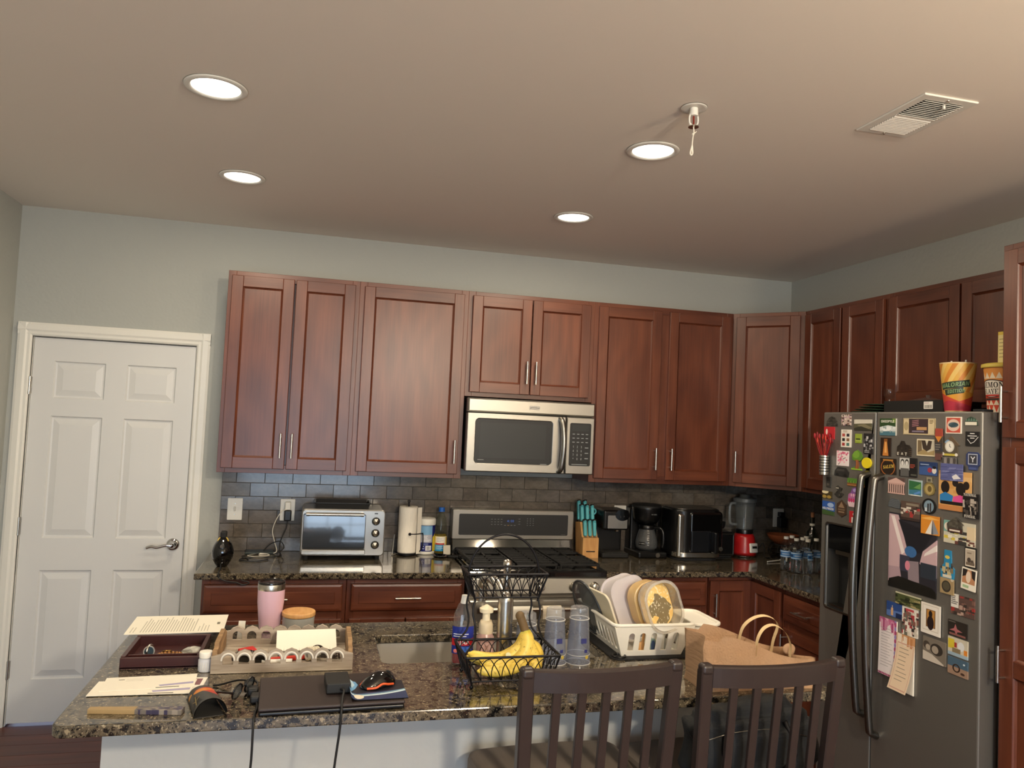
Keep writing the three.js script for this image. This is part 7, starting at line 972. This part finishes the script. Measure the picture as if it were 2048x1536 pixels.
  // note pads hung on the door
  const pad = (label, z, y, w, h, art, tilt, curl) => { const cell = AT.draw(art), o = thing('note_pad', label, 'note pad', [X - 0.001, y, z], -Math.PI / 2); const n = 10, v = [], uv = [], idx = []; for (let j = 0; j <= n; j++) for (const s of [-0.5, 0.5]) { const t = j / n; v.push(s * w + tilt * (t * t), h / 2 - h * t, 0.009 + curl * t * t); uv.push(cell[0] + (cell[2] - cell[0]) * (s + 0.5), cell[3] + (cell[1] - cell[3]) * t); } for (let j = 0; j < n; j++) { const q = j * 2; idx.push(q, q + 2, q + 3, q, q + 3, q + 1); } const g = new THREE.BufferGeometry(); g.setAttribute('position', new THREE.Float32BufferAttribute(v, 3)); g.setAttribute('uv', new THREE.Float32BufferAttribute(uv, 2)); g.setIndex(idx); g.computeVertexNormals(); mk('top_sheet', g, AT.mat, o); mk('sheets', B(w - 0.004, h * 0.98, 0.007, tilt * 0.25, 0, 0.0042, 0.001), MT.paper, o); };
  pad('pink flowered shopping list pad on the refrigerator', 1.815, 0.83, 0.1, 0.235, (g) => { fr(g, '#efe6e6'); fr(g, '#c86a94', 0, 0, 100, 10); noiseArt(g, ['#e8b0c4', '#b04a7a', '#d890b0'], 20, 51, 0, 16); for (let i = 0; i < 16; i++) ci(g, i % 2 ? '#b04a7a' : '#9a8ac0', 94, i * 7, 6, 4); scrib(g, '#a8a0a0', 12, 18, 70, 14, 5, 0.8); for (let i = 0; i < 12; i++) ci(g, '#a83a6a', i * 9, 98, 4, 2); }, 0, 0.004);
  pad('peach shopping list pad with curling pages on the refrigerator', 1.918, 0.79, 0.102, 0.232, (g) => { fr(g, '#efd6b8'); fr(g, '#d8a070', 0, 0, 100, 14); noiseArt(g, ['#f2e2cc', '#c98a58'], 10, 52, 0, 14); g.strokeStyle = '#d8a894'; g.lineWidth = 2; g.strokeRect(8, 16, 84, 80); scrib(g, '#8a7a68', 20, 24, 60, 9, 7, 0.9); }, -0.03, 0.018);
  AT.done();
  // magnetic vase
  const vz = thing('magnetic_vase', 'small steel vase of red feathers and picks stuck to the freezer door', 'vase', [X - 0.0225, 1.515, 1.387]);
  mk('vase', lathe([[0, 0], [0.02, 0], [0.0215, 0.004], [0.0215, 0.095], [0.0195, 0.095], [0.019, 0.006], [0, 0.005]], 28), MT.nickel, vz); for (let i = 0; i < 6; i++) mk('band', at(clean(new THREE.TorusGeometry(0.0216, 0.0022, 6, 28)), 0, 0.02 + i * 0.013, 0, Math.PI / 2), MT.black, vz);
  const rm = [mat('#a3202a', 0.5), mat('#7c1420', 0.4), mat('#c8402a', 0.5)];
  for (let i = 0; i < 20; i++) { const a = i * 2.4, s = 0.018 + 0.032 * hash(i, 1, 61), hgt = 0.14 + 0.055 * hash(i, 2, 61), dx = Math.min(0.012, Math.cos(a) * s), dz = Math.sin(a) * s * 1.25; mk('feather', M(tube([[0, 0.06, 0], [dx * 0.5, 0.11, dz * 0.5], [dx, hgt, dz]], 0.0018, 14, 5), sc(S(0.0065, 0, 0, 0, 12, 8), 0.6, 2.0, 0.8).translate(dx, hgt, dz)), rm[i % 3], vz); }
}
SH.done();
scene.traverse((o) => { if (o.isMesh) { o.castShadow = o.receiveShadow = true; } });
renderer.render(scene, camera);
